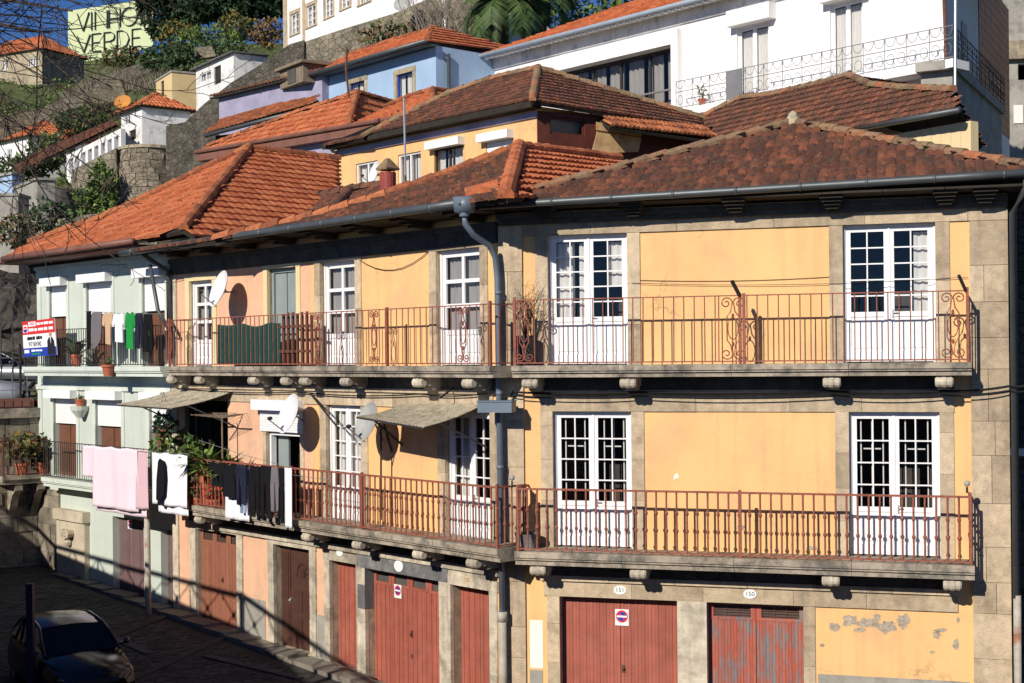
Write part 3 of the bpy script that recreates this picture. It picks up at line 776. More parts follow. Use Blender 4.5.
def garment(fr, s, zt, d, outline, m, name, label, cat, group=None, tilt=.04, th=.03, seed=0):
    """a garment pegged to a line: outline in metres from its peg point, softly folded"""
    rnd = random.Random(seed); mb = MB(); ph = rnd.uniform(0, 6)
    front = []; back = []
    for (x, z) in outline:
        w = .03 * math.sin(9 * x + ph) * min(1, -z * 2 + .2)
        front.append(fr.pt(s + x, d + th / 2 + w, zt + z)); back.append(fr.pt(s + x, d - th / 2 + w, zt + z))
    n = len(outline)
    mb.add(front + back, [tuple(range(n)), tuple(range(2 * n - 1, n - 1, -1))] + [(i, i + n, (i + 1) % n + n, (i + 1) % n) for i in range(n)])
    return tag(mb.build(name, M[m]), label, cat, group)
SHIRT = [(-.2, 0), (-.36, -.06), (-.4, -.24), (-.28, -.28), (-.23, -.16), (-.23, -.62), (.23, -.64), (.23, -.16), (.28, -.28), (.4, -.24), (.36, -.06), (.2, 0), (.0, -.05)]
TROUSERS = [(-.2, 0), (-.22, -.4), (-.19, -.95), (-.05, -.96), (-.02, -.32), (.02, -.32), (.06, -.93), (.2, -.92), (.22, -.4), (.2, 0)]
def sc(o, kx, kz=None): return [(x * kx, z * (kz or kx)) for x, z in o]
def dish(c, nrm, r, arm_to, label, m="dish_white", name="satellite_dish"):
    """offset parabolic dish with its feed arm and bracket"""
    c = Vector(c); nrm = Vector(nrm).normalized()
    t = thing(name, label, "satellite dish", arm_to)
    mb = MB(); prof = [(0, 0)] + [(r * k / 6, .22 * r * (k / 6) ** 2) for k in range(1, 7)] + [(r * 1.02, .235 * r), (r, .2 * r)] + [(r * k / 6, .22 * r * (k / 6) ** 2 - .018) for k in range(5, 0, -1)] + [(0, -.018)]
    mb.lathe(prof, c, nrm, 24); mb.build("reflector", M[m], t, smooth=True)
    b = MB(); dn = (Vector((0, 0, -1)) - nrm * Vector((0, 0, -1)).dot(nrm)).normalized()
    f = c + nrm * r * 1.15 + dn * r * .55
    b.tube([c + dn * r * .95, f], .014, 6); b.build("feed_arm", M["iron_grey"], t)
    l = MB(); l.lathe([(0, 0), (.035, 0), (.045, .06), (.03, .1), (0, .1)], f, (c - f).normalized(), 10); l.build("receiver", M["iron_dark"], t)
    a = MB(); a.tube([c - nrm * .02, c - nrm * .14, Vector(arm_to)], .022, 6); a.ball(c - nrm * .06, .06); a.build("bracket", M["iron_grey"], t)
    return t
def pot_profile(r, h): return [(0, 0), (r * .68, 0), (r * .92, h * .78), (r * 1.06, h * .8), (r * 1.06, h), (r * .9, h), (r * .86, h * .85), (0, h * .82)]
def pot_plant(base, r, h, label, fol=((0, 0, .3), (.3, .3, .3)), n=160, size=.12, mis=("leaf_mid", "leaf_bright"), group=None, seed=0, pot="terracotta", spiky=False):
    t = thing("pot_plant", label, "potted plant", base, group); base = Vector(base)
    p = MB(); p.lathe(pot_profile(r, h), base, n=14); p.build("pot", M[pot], t, smooth=False)
    f = MB(); rnd = random.Random(seed)
    if spiky:
        for k in range(n):
            a = rnd.uniform(0, 6.28); el = rnd.uniform(.3, 1.3); L = fol[1][2] * rnd.uniform(.7, 1.4)
            w = Vector((math.cos(a), math.sin(a), 0)); sd = Vector((-w.y, w.x, 0)) * size * .14
            q0 = base + Vector((0, 0, h * .9)); q1 = q0 + (w * math.cos(el) + Vector((0, 0, math.sin(el)))) * L * .6; q2 = q1 + (w * math.cos(el - .7) + Vector((0, 0, math.sin(el - .7)))) * L * .5
            f.add([q0 - sd, q0 + sd, q1 + sd, q1 - sd, q2], [(0, 1, 2, 3), (3, 2, 4)], rnd.randrange(len(mis)), rnd.random())
    else:
        leaf_cloud(f, base + Vector((fol[0][0], fol[0][1], h + fol[0][2])), fol[1], n, size, tuple(range(len(mis))), seed)
        for k in range(7):
            a = rnd.uniform(0, 6.28); f.tube([base + Vector((0, 0, h * .8)), base + Vector((fol[0][0] + math.cos(a) * fol[1][0] * .5, fol[0][1] + math.sin(a) * fol[1][1] * .5, h + fol[0][2]))], .008, 4, 0)
    f.build("foliage", [M[x] for x in mis], t)
    return t
# ---------------------------------------------------------------- ground, streets, hill
def structure(mb, name, m, smooth=False):
    return tag(mb.build(name, m, smooth=smooth), kind="structure")
frA = Frame(-0.229, 26.72, 0.9588, -0.284)
frB = Frame(-0.229, 26.72, 0.6725, -0.740)
sBC = frB.S(172)
cBC = frB.pt(sBC, 0, 0)
frC = Frame(cBC.x, cBC.y, 0.69, -0.724)
sCD = frC.S(40, 450)
cCD = frC.pt(sCD, 0, 0)
frD = Frame(cCD.x, cCD.y, 0.78, 0.62)
Z1, Z2, ZE = 3.53, 6.955, 9.96        # first floor, second floor, eaves

g = MB()
g.quad((-1500, -1500, -.012), (1500, -1500, -.012), (1500, 3000, -.012), (-1500, 3000, -.012)); structure(g, "ground", M["hill_soil"])
def gz(p):
    """the street climbs gently to the left"""
    return max(0.0, .052 * ((Vector((p[0], p[1], 0)) - frB.o).dot(-frB.u)))
g = MB(); vs_ = []; fs = []
for j in range(36):
    for i in range(30):
        x, y = -26 + 56 * i / 29, -20 + 68 * j / 35; vs_.append((x, y, gz((x, y))))
for j in range(35):
    for i in range(29): b = j * 30 + i; fs.append((b, b + 1, b + 31, b + 30))
g.add(vs_, fs); structure(g, "street", M["asphalt"])
# setts of the street, laid in courses
g = MB(); rs = random.Random(3)
e1 = Vector((.63, -.776, 0)); e2 = Vector((.776, .631, 0)); o0 = Vector((-14.5, 41.5, 0))
for i in range(96):
    for j in range(-26, 8):
        p = o0 + e1 * (i * .17) + e2 * (j * .25 + (.12 if i % 2 else 0))
        if p.y > 43 or p.y < 26.5 or p.x < -15.5 or p.x > -1: continue
        if (frB.o - p).dot(frB.n) > -1.0: continue
        p.z = gz(p); hz = .008 + rs.uniform(0, .012)
        a, b = e1 * .077, e2 * .117
        g.box8([p - a - b, p + a - b, p + a - b + Vector((0, 0, hz)), p - a - b + Vector((0, 0, hz)), p - a + b, p + a + b, p + a + b + Vector((0, 0, hz)), p - a + b + Vector((0, 0, hz))])
tag(g.build("paving_setts", M["sett"]), kind="stuff")
g = MB()
for a, b in (((100, 652), (215, 610)), ((130, 683), (330, 600)), ((90, 640), (150, 660)), ((205, 660), (300, 676))):
    p, q = on_level(*a, .35), on_level(*b, .35); p.z = gz(p) + .02; q.z = gz(q) + .02
    g.bar(p, q, .22, .05)
structure(g, "paving_bands", M["sett"])
g = MB(); x = sBC - 6
while x < 9.3:
    fr = frB if x < 0 else frA
    L = rs.uniform(.8, 1.3)
    e = min(x + L, 0) if x < 0 else x + L
    if x < sBC: zz = gz(frC.pt(x - sBC, .4, 0)); g.fbox(frC, x - sBC, min(e - sBC, 0) - .01, .02, .5, zz - .3, zz + .06 + rs.uniform(-.006, .006))
    else: zz = gz(fr.pt(x, .4, 0)); g.fbox(fr, x, e - .01, .02, .55, zz - .3, zz + .08 + rs.uniform(-.006, .006))
    x = e
structure(g, "sidewalk", M["kerb_stone"])

def hill_z(x, y):
    t = y - 80
    base = ZC + 5.8 + (.31 * t if t > 0 else .2 * t)
    ridge = ZC + 36.5 + max(0, min(14, (x + 75) * .42))      # the ridge stands higher to the right
    k = min(1, max(0, (y - 60) / 40))
    base += k * (1.3 * noise.noise(Vector((x * .05, y * .05, 1.3))) + .5 * noise.noise(Vector((x * .17, y * .17, 4.1)))) - .6
    if y < 57 and x < -12: base = min(base, 4.5)
    return min(base, ridge + .02 * (y - 180))
g = MB(); nx, ny = 110, 100; vs_ = []; fs = []
for j in range(ny + 1):
    for i in range(nx + 1):
        y = 47 + 240 * (j / ny) ** 1.35; x = (-150 + 300 * i / nx) * (.35 + .65 * (y / 200))
        vs_.append((x, y, hill_z(x, y)))
for j in range(ny):
    for i in range(nx):
        b = j * (nx + 1) + i; fs.append((b, b + 1, b + nx + 2, b + nx + 1))
g.add(vs_, fs); structure(g, "hill", M["hill_soil"], smooth=True)

# raised road on the near side of the street: the photographer stands on it, its rail throws the crossed shadow on the doors
RR = [Vector(p) for p in ((-16.6, 40.0, 0), (-19.4, 36.2, 0), (-18.6, 32.6, 0), (-12.0, 25.0, 0), (-10.2, 20.2, 0), (-4.8, 9, 0), (-2.5, 3, 0), (-.9, .45, 0), (.9, -.5, 0), (4, -4, 0), (9, -14, 0))]
g = MB(); zr = 5.75
for a, b in zip(RR[:-1], RR[1:]):
    d = (b - a).normalized(); n = Vector((-d.y, d.x, 0))
    if n.x > 0: n = -n
    if n.dot(Vector((-1, -.6, 0))) < 0: n = -n
    g.box8([a, b, b + Vector((0, 0, zr)), a + Vector((0, 0, zr)), a + n * .6, b + n * .6, b + n * .6 + Vector((0, 0, zr)), a + n * .6 + Vector((0, 0, zr))])
for a, b in zip(RR[:-1], RR[1:]):
    if a.y < 8: continue
    ph = 1.0 if a.y > 32 else .36
    d = (b - a).normalized(); n = Vector((d.y, -d.x, 0)) * .3
    if n.x > 0: n = -n
    g.box8([a + Vector((0, 0, zr)), b + Vector((0, 0, zr)), b + Vector((0, 0, zr + (ph if b.y > 33 else .36))), a + Vector((0, 0, zr + ph)), a + n + Vector((0, 0, zr)), b + n + Vector((0, 0, zr)), b + n + Vector((0, 0, zr + (ph if b.y > 33 else .36))), a + n + Vector((0, 0, zr + ph))])
rw = tag(g.build("retaining_wall", M["rubble"]), "tall rubble retaining wall under the raised road across the street", "retaining wall", kind="thing")
g = MB(); g.poly([p + Vector((0, 0, zr - .02)) for p in RR] + [Vector((-40, -30, zr - .02)), Vector((-60, 60, zr - .02)), Vector((-17, 60, zr - .02))]); structure(g, "raised_road", M["asphalt"])
t = thing("road_railing", "iron railing with crossed bars along the raised road", "railing", RR[3] + Vector((0, 0, zr)))
mb = MB(); zt = zr + 1.12; first = 1
for a, b in zip(RR[1:-1], RR[2:]):
    n = max(1, round((b - a).length / 2.4))
    mb.bar(a + Vector((0, 0, zt)), b + Vector((0, 0, zt)), .09, .09); mb.bar(a + Vector((0, 0, zr + .12)), b + Vector((0, 0, zr + .12)), .035, .035)
    for i in range(n + 1):
        p = a + (b - a) * (i / n)
        mb.bar(p + Vector((0, 0, zr)), p + Vector((0, 0, zt + .05)), .13 if i % 2 == 0 else .06)
        if i < n:
            q = a + (b - a) * ((i + 1) / n); m_ = (p + q) / 2
            for (u_, w_) in ((p, m_), (m_, q)):
                mb.bar(u_ + Vector((0, 0, zr + .12)), w_ + Vector((0, 0, zt)), .03); mb.bar(u_ + Vector((0, 0, zt)), w_ + Vector((0, 0, zr + .12)), .03)
                mb.ball((u_ + w_) / 2 + Vector((0, 0, (zr + .12 + zt) / 2)), .085)
mb.build("rail", M["iron_dark"], t)

# ---------------------------------------------------------------- yellow house with the two long balconies
HA = thing("yellow_house", "large ochre yellow house with granite corners and two long iron balconies", "house", frA.pt(4.6, 0, 0))
LA = frA.S(1008, 400)
def hA(x0, x1, y, z0, z1): return (frA.S(x0, y), frA.S(x1, y), z0, z1)
dU1, dU2 = hA(548, 628, 300, Z2, 9.41), hA(843, 936, 300, Z2, 9.41)
dL1, dL2 = hA(553, 632, 460, Z1, 6.09), hA(849, 940, 460, Z1, 6.09)
gG1, gG2 = hA(560, 678, 640, 0, 2.61), hA(707, 804, 640, 0, 2.61)
w = MB(); wall_grid(w, frA, 0, LA, 0, 9.9, [dU1, dU2, dL1, dL2, gG1, gG2], th=.36, mi=0, mi_reveal=1)
shell(w, frA, 0.0, LA, 0, 9.9, 8, 2)
w.build("wall", [M["plaster_yellow"], M["granite"], M["rubble"]], HA)
rq = random.Random(11)
for (x0, x1) in ((500, 524), (969, 1008)):
    q = MB()
    a, b = frA.S(x0 + 2, 400), frA.S(x1, 400)
    if x0 == 500: a = -.0
    z = .0
    while z < 9.55:
        h = rq.uniform(.5, .95); e = min(z + h, 9.6)
        if rq.random() < .35:
            m_ = a + (b - a) * rq.uniform(.35, .65)
            q.fbox(frA, a, m_ - .004, -.05, .05 + rq.uniform(-.006, .006), z + .004, e - .004); q.fbox(frA, m_ + .004, b + (.02 if x0 > 900 else 0), -.05, .05 + rq.uniform(-.006, .006), z + .004, e - .004)
        else: q.fbox(frA, a, b + (.02 if x0 > 900 else 0), -.05, .05 + rq.uniform(-.006, .006), z + .004, e - .004)
        z = e
    q.build("quoin", [M["granite_warm"]], HA)
def surr(house, fr, h, m="granite_warm", **k):
    ml = [M[m], M["plaster_cream"]]; s0, s1, z0, z1 = h[:4]; w_ = k.get("w", .2); pr = k.get("proj", .035); mi = k.get("mi", 0)
    for a, b in ((s0 - w_, s0 + .004), (s1 - .004, s1 + w_)):
        d_ = MB(); z = z0
        while z < z1 - .05:
            e = min(z + (random.uniform(.55, .95) if k.get("blocks", True) else 9), z1)
            if z1 - e < .25: e = z1
            d_.fbox(fr, a, b, -.05, pr + random.uniform(-.004, .004), z, e - .005, mi); z = e
        d_.build("door_jamb", ml, house)
    if k.get("lint", .24): d_ = MB(); d_.fbox(fr, s0 - w_ - .02, s1 + w_ + .02, -.05, pr + .006, z1 - .004, z1 + k.get("lint", .24), mi); d_.build("lintel", ml, house)
for h in (dU1, dU2, dL1, dL2): surr(HA, frA, h, w=.235, lint=0, proj=.03)
surr(HA, frA, gG1, w=.24, lint=0, proj=.035); surr(HA, frA, gG2, w=.2, lint=0, proj=.03)
ds = MB(); ds.fbox(frA, gG1[1] - .004, gG2[0] + .004, -.36, .042, 0, 2.606); ds.build("stone_pier", M["granite_pale"], HA)
def bandp(house, fr, *a, m="granite_warm", **k):
    bd = MB(); band(fr, bd, *a, **k); bd.build("stone_band", M[m], house)
def band(fr, mbx, s0, s1, z0, z1, d, step=1.4, mi=0):
    x = s0
    while x < s1 - .01:
        e = min(x + rq.uniform(step * .8, step * 1.3), s1)
        if s1 - e < .4: e = s1
        mbx.fbox(fr, x + .002, e - .004, -.05, d + rq.uniform(-.004, .004), z0, z1, mi); x = e
sbl, sbr = dL1[0] - .23, dL2[1] + .25
bandp(HA, frA, sbl, sbr, 6.086, 6.40, .034); bandp(HA, frA, sbl - .05, sbr + .1, 6.402, 6.48, .09)
bandp(HA, frA, frA.S(544, 590), frA.S(958, 600), 2.606, 2.90, .045); bandp(HA, frA, frA.S(544, 590) - .05, frA.S(962, 600), 2.902, 3.0, .1)
bandp(HA, frA, sbl, sbr, 6.482, 6.73, .05, m="granite_dirt_shade"); bandp(HA, frA, sbl, sbr, 3.002, 3.28, .05, m="granite_dirt_shade"); bandp(HA, frA, 0.06, LA, 9.406, 9.62, .04); bandp(HA, frA, 0.02, LA + .02, 9.622, 9.72, .14, m="granite_dirt_shade"); bandp(HA, frA, 0.0, LA + .03, 9.722, 9.82, .22, m="granite_dirt_shade")  # the dark bands are painted with slab and eave shade besides dirt
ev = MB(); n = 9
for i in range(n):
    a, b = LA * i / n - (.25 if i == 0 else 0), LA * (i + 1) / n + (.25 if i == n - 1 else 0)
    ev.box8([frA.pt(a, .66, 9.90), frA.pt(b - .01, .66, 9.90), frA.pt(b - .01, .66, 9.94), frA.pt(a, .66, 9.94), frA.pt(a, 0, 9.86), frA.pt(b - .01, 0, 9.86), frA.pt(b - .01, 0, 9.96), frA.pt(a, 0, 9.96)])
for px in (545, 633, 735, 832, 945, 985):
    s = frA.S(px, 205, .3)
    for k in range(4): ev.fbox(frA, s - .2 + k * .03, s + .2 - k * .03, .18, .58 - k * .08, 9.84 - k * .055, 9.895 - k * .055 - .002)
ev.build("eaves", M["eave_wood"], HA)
gu = MB(); gu.tube([frA.pt(-.15 + (LA + .65) * i / 8, .72, 9.93 + .18 * i / 8) for i in range(9)], .072, 10); gu.tube([frA.pt(-.15, .64, 10.0), frA.pt(LA + .5, .64, 10.18)], .018, 5)
for i in range(9): gu.tube([frA.pt(.1 + i * 1.12, .72, 9.935 + .0206 * i), frA.pt(.1 + i * 1.12 + .05, .72, 9.935 + .0206 * i)], .08, 10)
gu.build("gutter", M["zinc"], HA, smooth=True)
# doors
french_door(frA, HA, dU1, rows=5, panel=.36, curtain=[(.08, .3, .36, .94), (.36, .46, .36, .94), (.74, .9, .6, .94)])
french_door(frA, HA, dU2, rows=5, panel=.36, curtain=[(.76, .93, .36, .94)])
french_door(frA, HA, dL1, rows=4, panel=.33, bars=7)
french_door(frA, HA, dL2, rows=4, panel=.33, bars=7)
g1 = plank_door(frA, HA, gG1, d=-.2, leaves=2, pw=.062); g1["label"] = "even brick red plank double door with a round sign"
g2 = plank_door(frA, HA, gG2, d=-.18, leaves=2, pw=.055, m="peeling_red", vents=2, handle=False); g2["label"] = "peeling red double door with iron vents"
# bare mortar where plaster fell off
bp = MB()
def blot(fr, mbx, cx, cy, wx, wy, seed, n=64):
    r_ = random.Random(seed); pts = []
    for k in range(n):
        t = 2 * math.pi * k / n; f = .8 + .32 * noise.noise(Vector((math.cos(t) * 1.6, math.sin(t) * 1.6, seed * 3.7))) + .3 * noise.noise(Vector((math.cos(t) * 5, math.sin(t) * 5, seed * 1.9))) + r_.uniform(-.08, .08)
        s, z = fr.hit(cx + wx * f * math.cos(t), cy + wy * f * math.sin(t)); pts.append(fr.pt(s, .0045 + seed * .00012, z))
    mbx.prism(pts, -fr.n * .004)
for k, (cx, cy, wx, wy) in enumerate(((834, 627, 7, 6), (850, 621, 9, 7), (868, 623, 13, 6), (887, 627, 12, 6), (903, 621, 8, 8), (936, 635, 5, 4), (941, 630, 8, 2.5), (956, 645, 3.5, 8), (932, 652, 3, 2), (958, 620, 2, 4), (822, 645, 3, 2), (860, 630, 8, 3), (877, 617, 5, 5), (741, 527, 4, 4), (812, 548, 7, 3))):
    bp = MB(); blot(frA, bp, cx, cy, wx, wy, k + 1); bp.build("bare_mortar", M["bare_mortar"], HA)
bp = MB(); a = frA.rect(530, 620, 543, 668); bp.fbox(frA, a[0], a[1], -.01, .006, a[2], a[3]); bp.build("white_patch", M["white_patch"], HA); bp = MB(); a = frA.rect(673, 473, 679, 480); bp.prism([frA.pt(a[0], .004, a[2]), frA.pt(a[1], .004, a[2] + .05), frA.pt(a[1] - .02, .004, a[3]), frA.pt(a[0] + .03, .004, a[3] - .03)], -frA.n * .003)
bp.build("white_patch", M["white_patch"], HA)
bp = MB(); a = frA.rect(818, 678, 973, 700); bp.fbox(frA, a[0], a[1] - .05, -.01, .012, 0, a[3]); bp.build("plinth", M["render_grey"], HA); bp = MB(); a = frA.rect(530, 670, 543, 700); bp.fbox(frA, a[0], a[1], -.01, .012, 0, a[3]); bp.build("plinth", M["render_grey"], HA)
for cx, cy, txt in ((620, 590, "151"), (750, 594, "150")):
    s, z = frA.hit(cx, cy, .05); mb = MB()
    pts = [frA.pt(s + .12 * math.cos(2 * math.pi * k / 20), .048, z + .085 * math.sin(2 * math.pi * k / 20)) for k in range(20)]
    mb.prism(pts, frA.n * .012); add_text(mb, txt, .115, frA.pt(s, .0625, z), frA.u, Vector((0, 0, 1)), 1)
    mb.build("number_plaque", [M["white_plastic"], M["sign_ink"]], HA)
# balconies
DU, DL = .8, .8
def balcony(fr, house, s0, s1, D, z, corb, kind, h, sp, scrolls=(), posts=(), ret=(True, True), th=.22, rail="iron_red", label=None, slabm="slab_stone", skip=()):
    mb = MB(); slab(mb, fr, s0, s1, D, z, th=th)
    b = mb.build("balcony", M[slabm], house)
    railing(fr, b, s0 + .06, s1 - .06, D - .07, z, h, sp, kind, rail, scrolls, posts, ret, rtop=.02 if kind == 'plain' else .035, skip=skip)
    for c in corb: corbel(fr, b, c, z - th, D * .92, m='granite_pale' if slabm == 'slab_stone' else slabm)
    return b
def sA(px, py, d): return frA.S(px, py, d)
bU = balcony(frA, HA, sA(511, 366, DU), sA(972, 366, DU), DU, Z2, [sA(p, 385, .3) for p in (535, 632, 833, 944)], 'plain', 1.22, .187,
        scrolls=[(sA(524, 330, DU - .07), .4), (sA(733, 330, DU - .07), .5), (sA(953, 330, DU - .07), .46)], posts=[sA(740, 330, DU - .07), sA(744, 330, DU - .07) + .0], label="upper balcony with plain bars and iron scrolls")
bU["label"] = "upper balcony with thin bars and scrolls"
st = MB(); s = sA(740, 290, DU - .07); st.bar(frA.pt(s, DU - .06, 8.15), frA.pt(s - .12, DU + .1, 8.42), .05, .05); st.bar(frA.pt(sA(966, 290, .7), DU - .06, 8.15), frA.pt(sA(966, 290, .7) - .12, DU + .1, 8.42), .04, .04)
st.build("line_bracket", M["iron_dark"], bU)
bL = balcony(frA, HA, sA(514, 556, DL), sA(975, 570, DL), DL, Z1, [sA(p, 575, .3) for p in (543, 642, 832, 952)], 'turned', 1.17, .187, posts=[sA(740, 520, DL - .07)], th=.25)
bL["label"] = "lower balcony with turned balusters"

# ---------------------------------------------------------------- ochre and peach house receding to the left
HB = thing("terraced_house", "long ochre and peach terraced house with curved balconies and laundry", "house", frB.pt(-7, 0, 0))
def hB(x0, x1, y, z0, z1): return (frB.S(x0, y), frB.S(x1, y), z0, z1)
bU1, bU2, bU3, bU4 = hB(437, 481, 300, Z2, 9.26), hB(321, 356, 300, Z2, 9.25), hB(268, 297, 300, Z2, 9.22), hB(190, 213, 320, Z2, 9.1)
bL1, bL2, bL3, bL4 = hB(446, 491, 460, Z1, 6.05), hB(327, 362, 460, Z1, 6.09), hB(267, 301, 440, Z1, 6.1), hB(185, 228, 430, Z1, 6.1)
bG1, bG2, bG3, bG4, bG5 = hB(452, 491, 640, .1, 2.62), hB(367, 441, 640, .2, 2.64), hB(331, 358, 620, .35, 2.68), hB(275, 311, 600, .45, 2.82), hB(197, 238, 580, .55, 2.88)
sP = frB.S(311, 330); sPl = frB.S(329, 600)
w = MB()
wall_grid(w, frB, sP, 0, 2.9, 9.9, [h for h in (bU1, bU2, bL1, bL2)], mi=0, mi_reveal=2)
wall_grid(w, frB, sBC, sP, 2.9, 9.9, [h for h in (bU3, bU4, bL3, bL4)], mi=1, mi_reveal=2)
wall_grid(w, frB, sPl, 0, 0, 2.9, [bG1, bG2, bG3], mi=0, mi_reveal=2)
wall_grid(w, frB, sBC, sPl, 0, 2.9, [bG4, bG5], mi=1, mi_reveal=2)
shell(w, frB, sBC, -.01, 0, 9.9, 7.5, 3)
w.build("wall", [M["plaster_yellow"], M["plaster_peach"], M["granite"], M["rubble"]], HB)
for h in (bU1, bU2): surr(HB, frB, h, w=.22, lint=.16, proj=.03)
surr(HB, frB, bU3, w=.16, lint=.14, proj=.03, mi=1, blocks=False); surr(HB, frB, bU4, w=.2, lint=.14, proj=.03, mi=1, blocks=False)
for h in (bL1, bL2): surr(HB, frB, h, w=.24, lint=0, proj=.03)
surr(HB, frB, bL3, w=.14, lint=0, proj=.03)
for h, w_ in ((bG1, .22), (bG3, .2), (bG4, .24), (bG5, .26)): surr(HB, frB, h, "granite_pale", w=w_, lint=.2, proj=.04)
surr(HB, frB, bG2, "granite_pale", w=.26, lint=0, proj=.046); ds = MB(); ds.fbox(frB, bG2[0] - .28, bG2[1] + .28, -.05, .052, bG2[3] - .004, bG2[3] + .27); ds.build("lintel", M["granite_dark"], HB)["label"] = "dark granite lintel over the wide red door"; ds = MB(); ds.fbox(frB, bG2[0] - .262, bG2[0] + .006, -.2, .0495, 1.75, bG2[3] - .006); ds.build("dark_stone", M["granite_dark"], HB)
bandp(HB, frB, sBC + .3, frB.S(494, 400), 6.1, 6.40, .036); bandp(HB, frB, sBC + .2, -.1, 6.402, 6.48, .09); bandp(HB, frB, frB.S(190, 500), -.05, 2.93, 3.05, .1, m="granite_pale"); bandp(HB, frB, sBC, 0, 9.58, 9.7, .1, m="granite_dirt_shade"); bandp(HB, frB, sBC + .02, -.02, 9.3, 9.578, .055, m="granite_dirt_shade"); bandp(HB, frB, sBC + .2, -.1, 6.482, 6.73, .05, m="granite_dirt_shade"); bandp(HB, frB, frB.S(190, 500), -.05, 3.052, 3.28, .05, m="granite_dirt_shade")  # near-black bands: shade below slabs and eaves put into the dirty stone
bandp(HB, frB, frB.S(368, 560) + 1.6, -.3, 2.70, 2.928, .037, m="granite_pale")
bd = MB(); bd.fbox(frB, sBC + .02, sBC + .3, -.05, .05, 0, 9.55); bd.build("quoin", M["granite_pale"], HB)
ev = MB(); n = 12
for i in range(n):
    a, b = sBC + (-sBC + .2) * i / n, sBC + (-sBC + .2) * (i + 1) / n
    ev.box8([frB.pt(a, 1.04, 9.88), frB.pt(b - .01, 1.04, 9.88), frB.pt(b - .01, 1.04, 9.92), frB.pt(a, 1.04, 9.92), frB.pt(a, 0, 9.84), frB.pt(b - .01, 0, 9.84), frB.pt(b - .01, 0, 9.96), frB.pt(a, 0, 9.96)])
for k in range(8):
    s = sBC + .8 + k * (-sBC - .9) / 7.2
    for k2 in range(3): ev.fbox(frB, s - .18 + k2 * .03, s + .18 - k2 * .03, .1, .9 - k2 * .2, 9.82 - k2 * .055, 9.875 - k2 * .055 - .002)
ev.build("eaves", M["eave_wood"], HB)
gu = MB(); gu.tube([frB.pt(sBC - .6 + (-sBC + .85) * i / 9, 1.1, 9.86 + .012 * i) for i in range(10)], .085, 10)
for i in range(11): gu.tube([frB.pt(sBC + i * 1.2, 1.1, 9.862 + .0092 * i), frB.pt(sBC + i * 1.2 + .06, 1.1, 9.862 + .0092 * i)], .094, 10)
gu.build("gutter", M["gutter_dark"], HB, smooth=True)
french_door(frB, HB, bU1, leaves=1, cols=2, rows=3, panel=.30, curtain=[(.08, .92, .3, .95)])
french_door(frB, HB, bU2, leaves=1, cols=2, rows=3, panel=.30, curtain=[(.08, .92, .3, .95)])
french_door(frB, HB, bL1, rows=4, panel=.33, curtain=[(.1, .42, .33, .95)])
french_door(frB, HB, bL2, rows=5, panel=.30, curtain=[(.08, .9, .3, .95)])
french_door(frB, HB, bU4, rows=3, panel=.3, cols=2, leaves=1, curtain=[(.1, .9, .3, .95)])
# half open dark doorway upstairs and the small window under its shutter box
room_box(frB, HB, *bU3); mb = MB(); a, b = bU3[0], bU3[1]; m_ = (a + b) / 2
mb.fbox(frB, a + .02, a + .1, -.2, -.1, Z2, 9.21); mb.fbox(frB, b - .1, b - .02, -.2, -.1, Z2, 9.21); mb.fbox(frB, a + .1, b - .1, -.2, -.1, 9.12, 9.21)
for x0, x1 in ((a + .12, m_ - .02), (m_ + .02, b - .12)): mb.fbox(frB, x0, x1, -.18, -.14, Z2 + .02, 9.11)
mb.build("balcony_door", M["grey_shutter"], HB)
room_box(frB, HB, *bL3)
mb = MB(); a, b = bL3[0], bL3[1]; zs = frB.Z(285, 432)
for i in range(9): mb.fbox(frB, a - .22, b + .12, .01, .05 + (.004 if i % 2 else 0), zs + .055 * i, zs + .055 * i + .05)
mb.fbox(frB, a - .32, b + .16, .005, .24, zs + .5, zs + .74); mb.build("shutter_box", M["white_plastic"], HB)
mb = MB(); mb.fbox(frB, a + .02, a + .09, -.2, -.06, Z1, zs); mb.fbox(frB, b - .09, b - .02, -.2, -.06, Z1, zs); mb.fbox(frB, a + .02, b - .02, -.2, -.06, zs - .09, zs)
mb.build("window_frame", M["white_paint"], HB)
mb = MB(); mb.fbox(frB, a + .1, a + .1 + (b - a) * .3, -.3, -.25, Z1, zs - .1); mb.build("window_leaf", M["grey_shutter"], HB)
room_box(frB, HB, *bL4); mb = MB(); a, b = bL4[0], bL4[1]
mb.fbox(frB, a + .05, a + .13, -.2, -.1, Z1, 6.05); mb.fbox(frB, b - .13, b - .05, -.2, -.1, Z1, 6.05); mb.fbox(frB, (a + b) / 2 - .05, (a + b) / 2 + .05, -.2, -.1, Z1, 6.05)
mb.fbox(frB, a + .13, b - .13, -.18, -.13, Z1, 4.6); mb.build("balcony_door", M["eave_wood"], HB)
for k, (h, m_, lv) in enumerate(((bG1, "red_door", 2), (bG2, "red_door", 4), (bG3, "red_door", 2))):
    plank_door(frB, HB, h, d=-.2 if k else -.24, leaves=lv, pw=.075, vents=1 if k == 1 else 0, handle=(k == 1))
panel_door(frB, HB, bG4)["label"] = "dark brown panelled front door with a fan motif"
plank_door(frB, HB, bG5, d=-.14, leaves=3, pw=.16, m="tan_red_door", vents=2, name="garage_door", groove=.003)["label"] = "rust brown three-leaf door with iron vents"
def oval_plaque(fr, house, px, py, r1, r2, d, txt=None):
    s, z = fr.hit(px, py, d); mb = MB()
    mb.prism([fr.pt(s + r1 * math.cos(2 * math.pi * k / 20), d + .002, z + r2 * math.sin(2 * math.pi * k / 20)) for k in range(20)], fr.n * .014)
    if txt: add_text(mb, txt, r2 * 1.25, fr.pt(s, d + .0175, z), fr.u, Vector((0, 0, 1)), 1)
    mb.build("number_plaque", [M["white_plastic"], M["sign_ink"]], house)
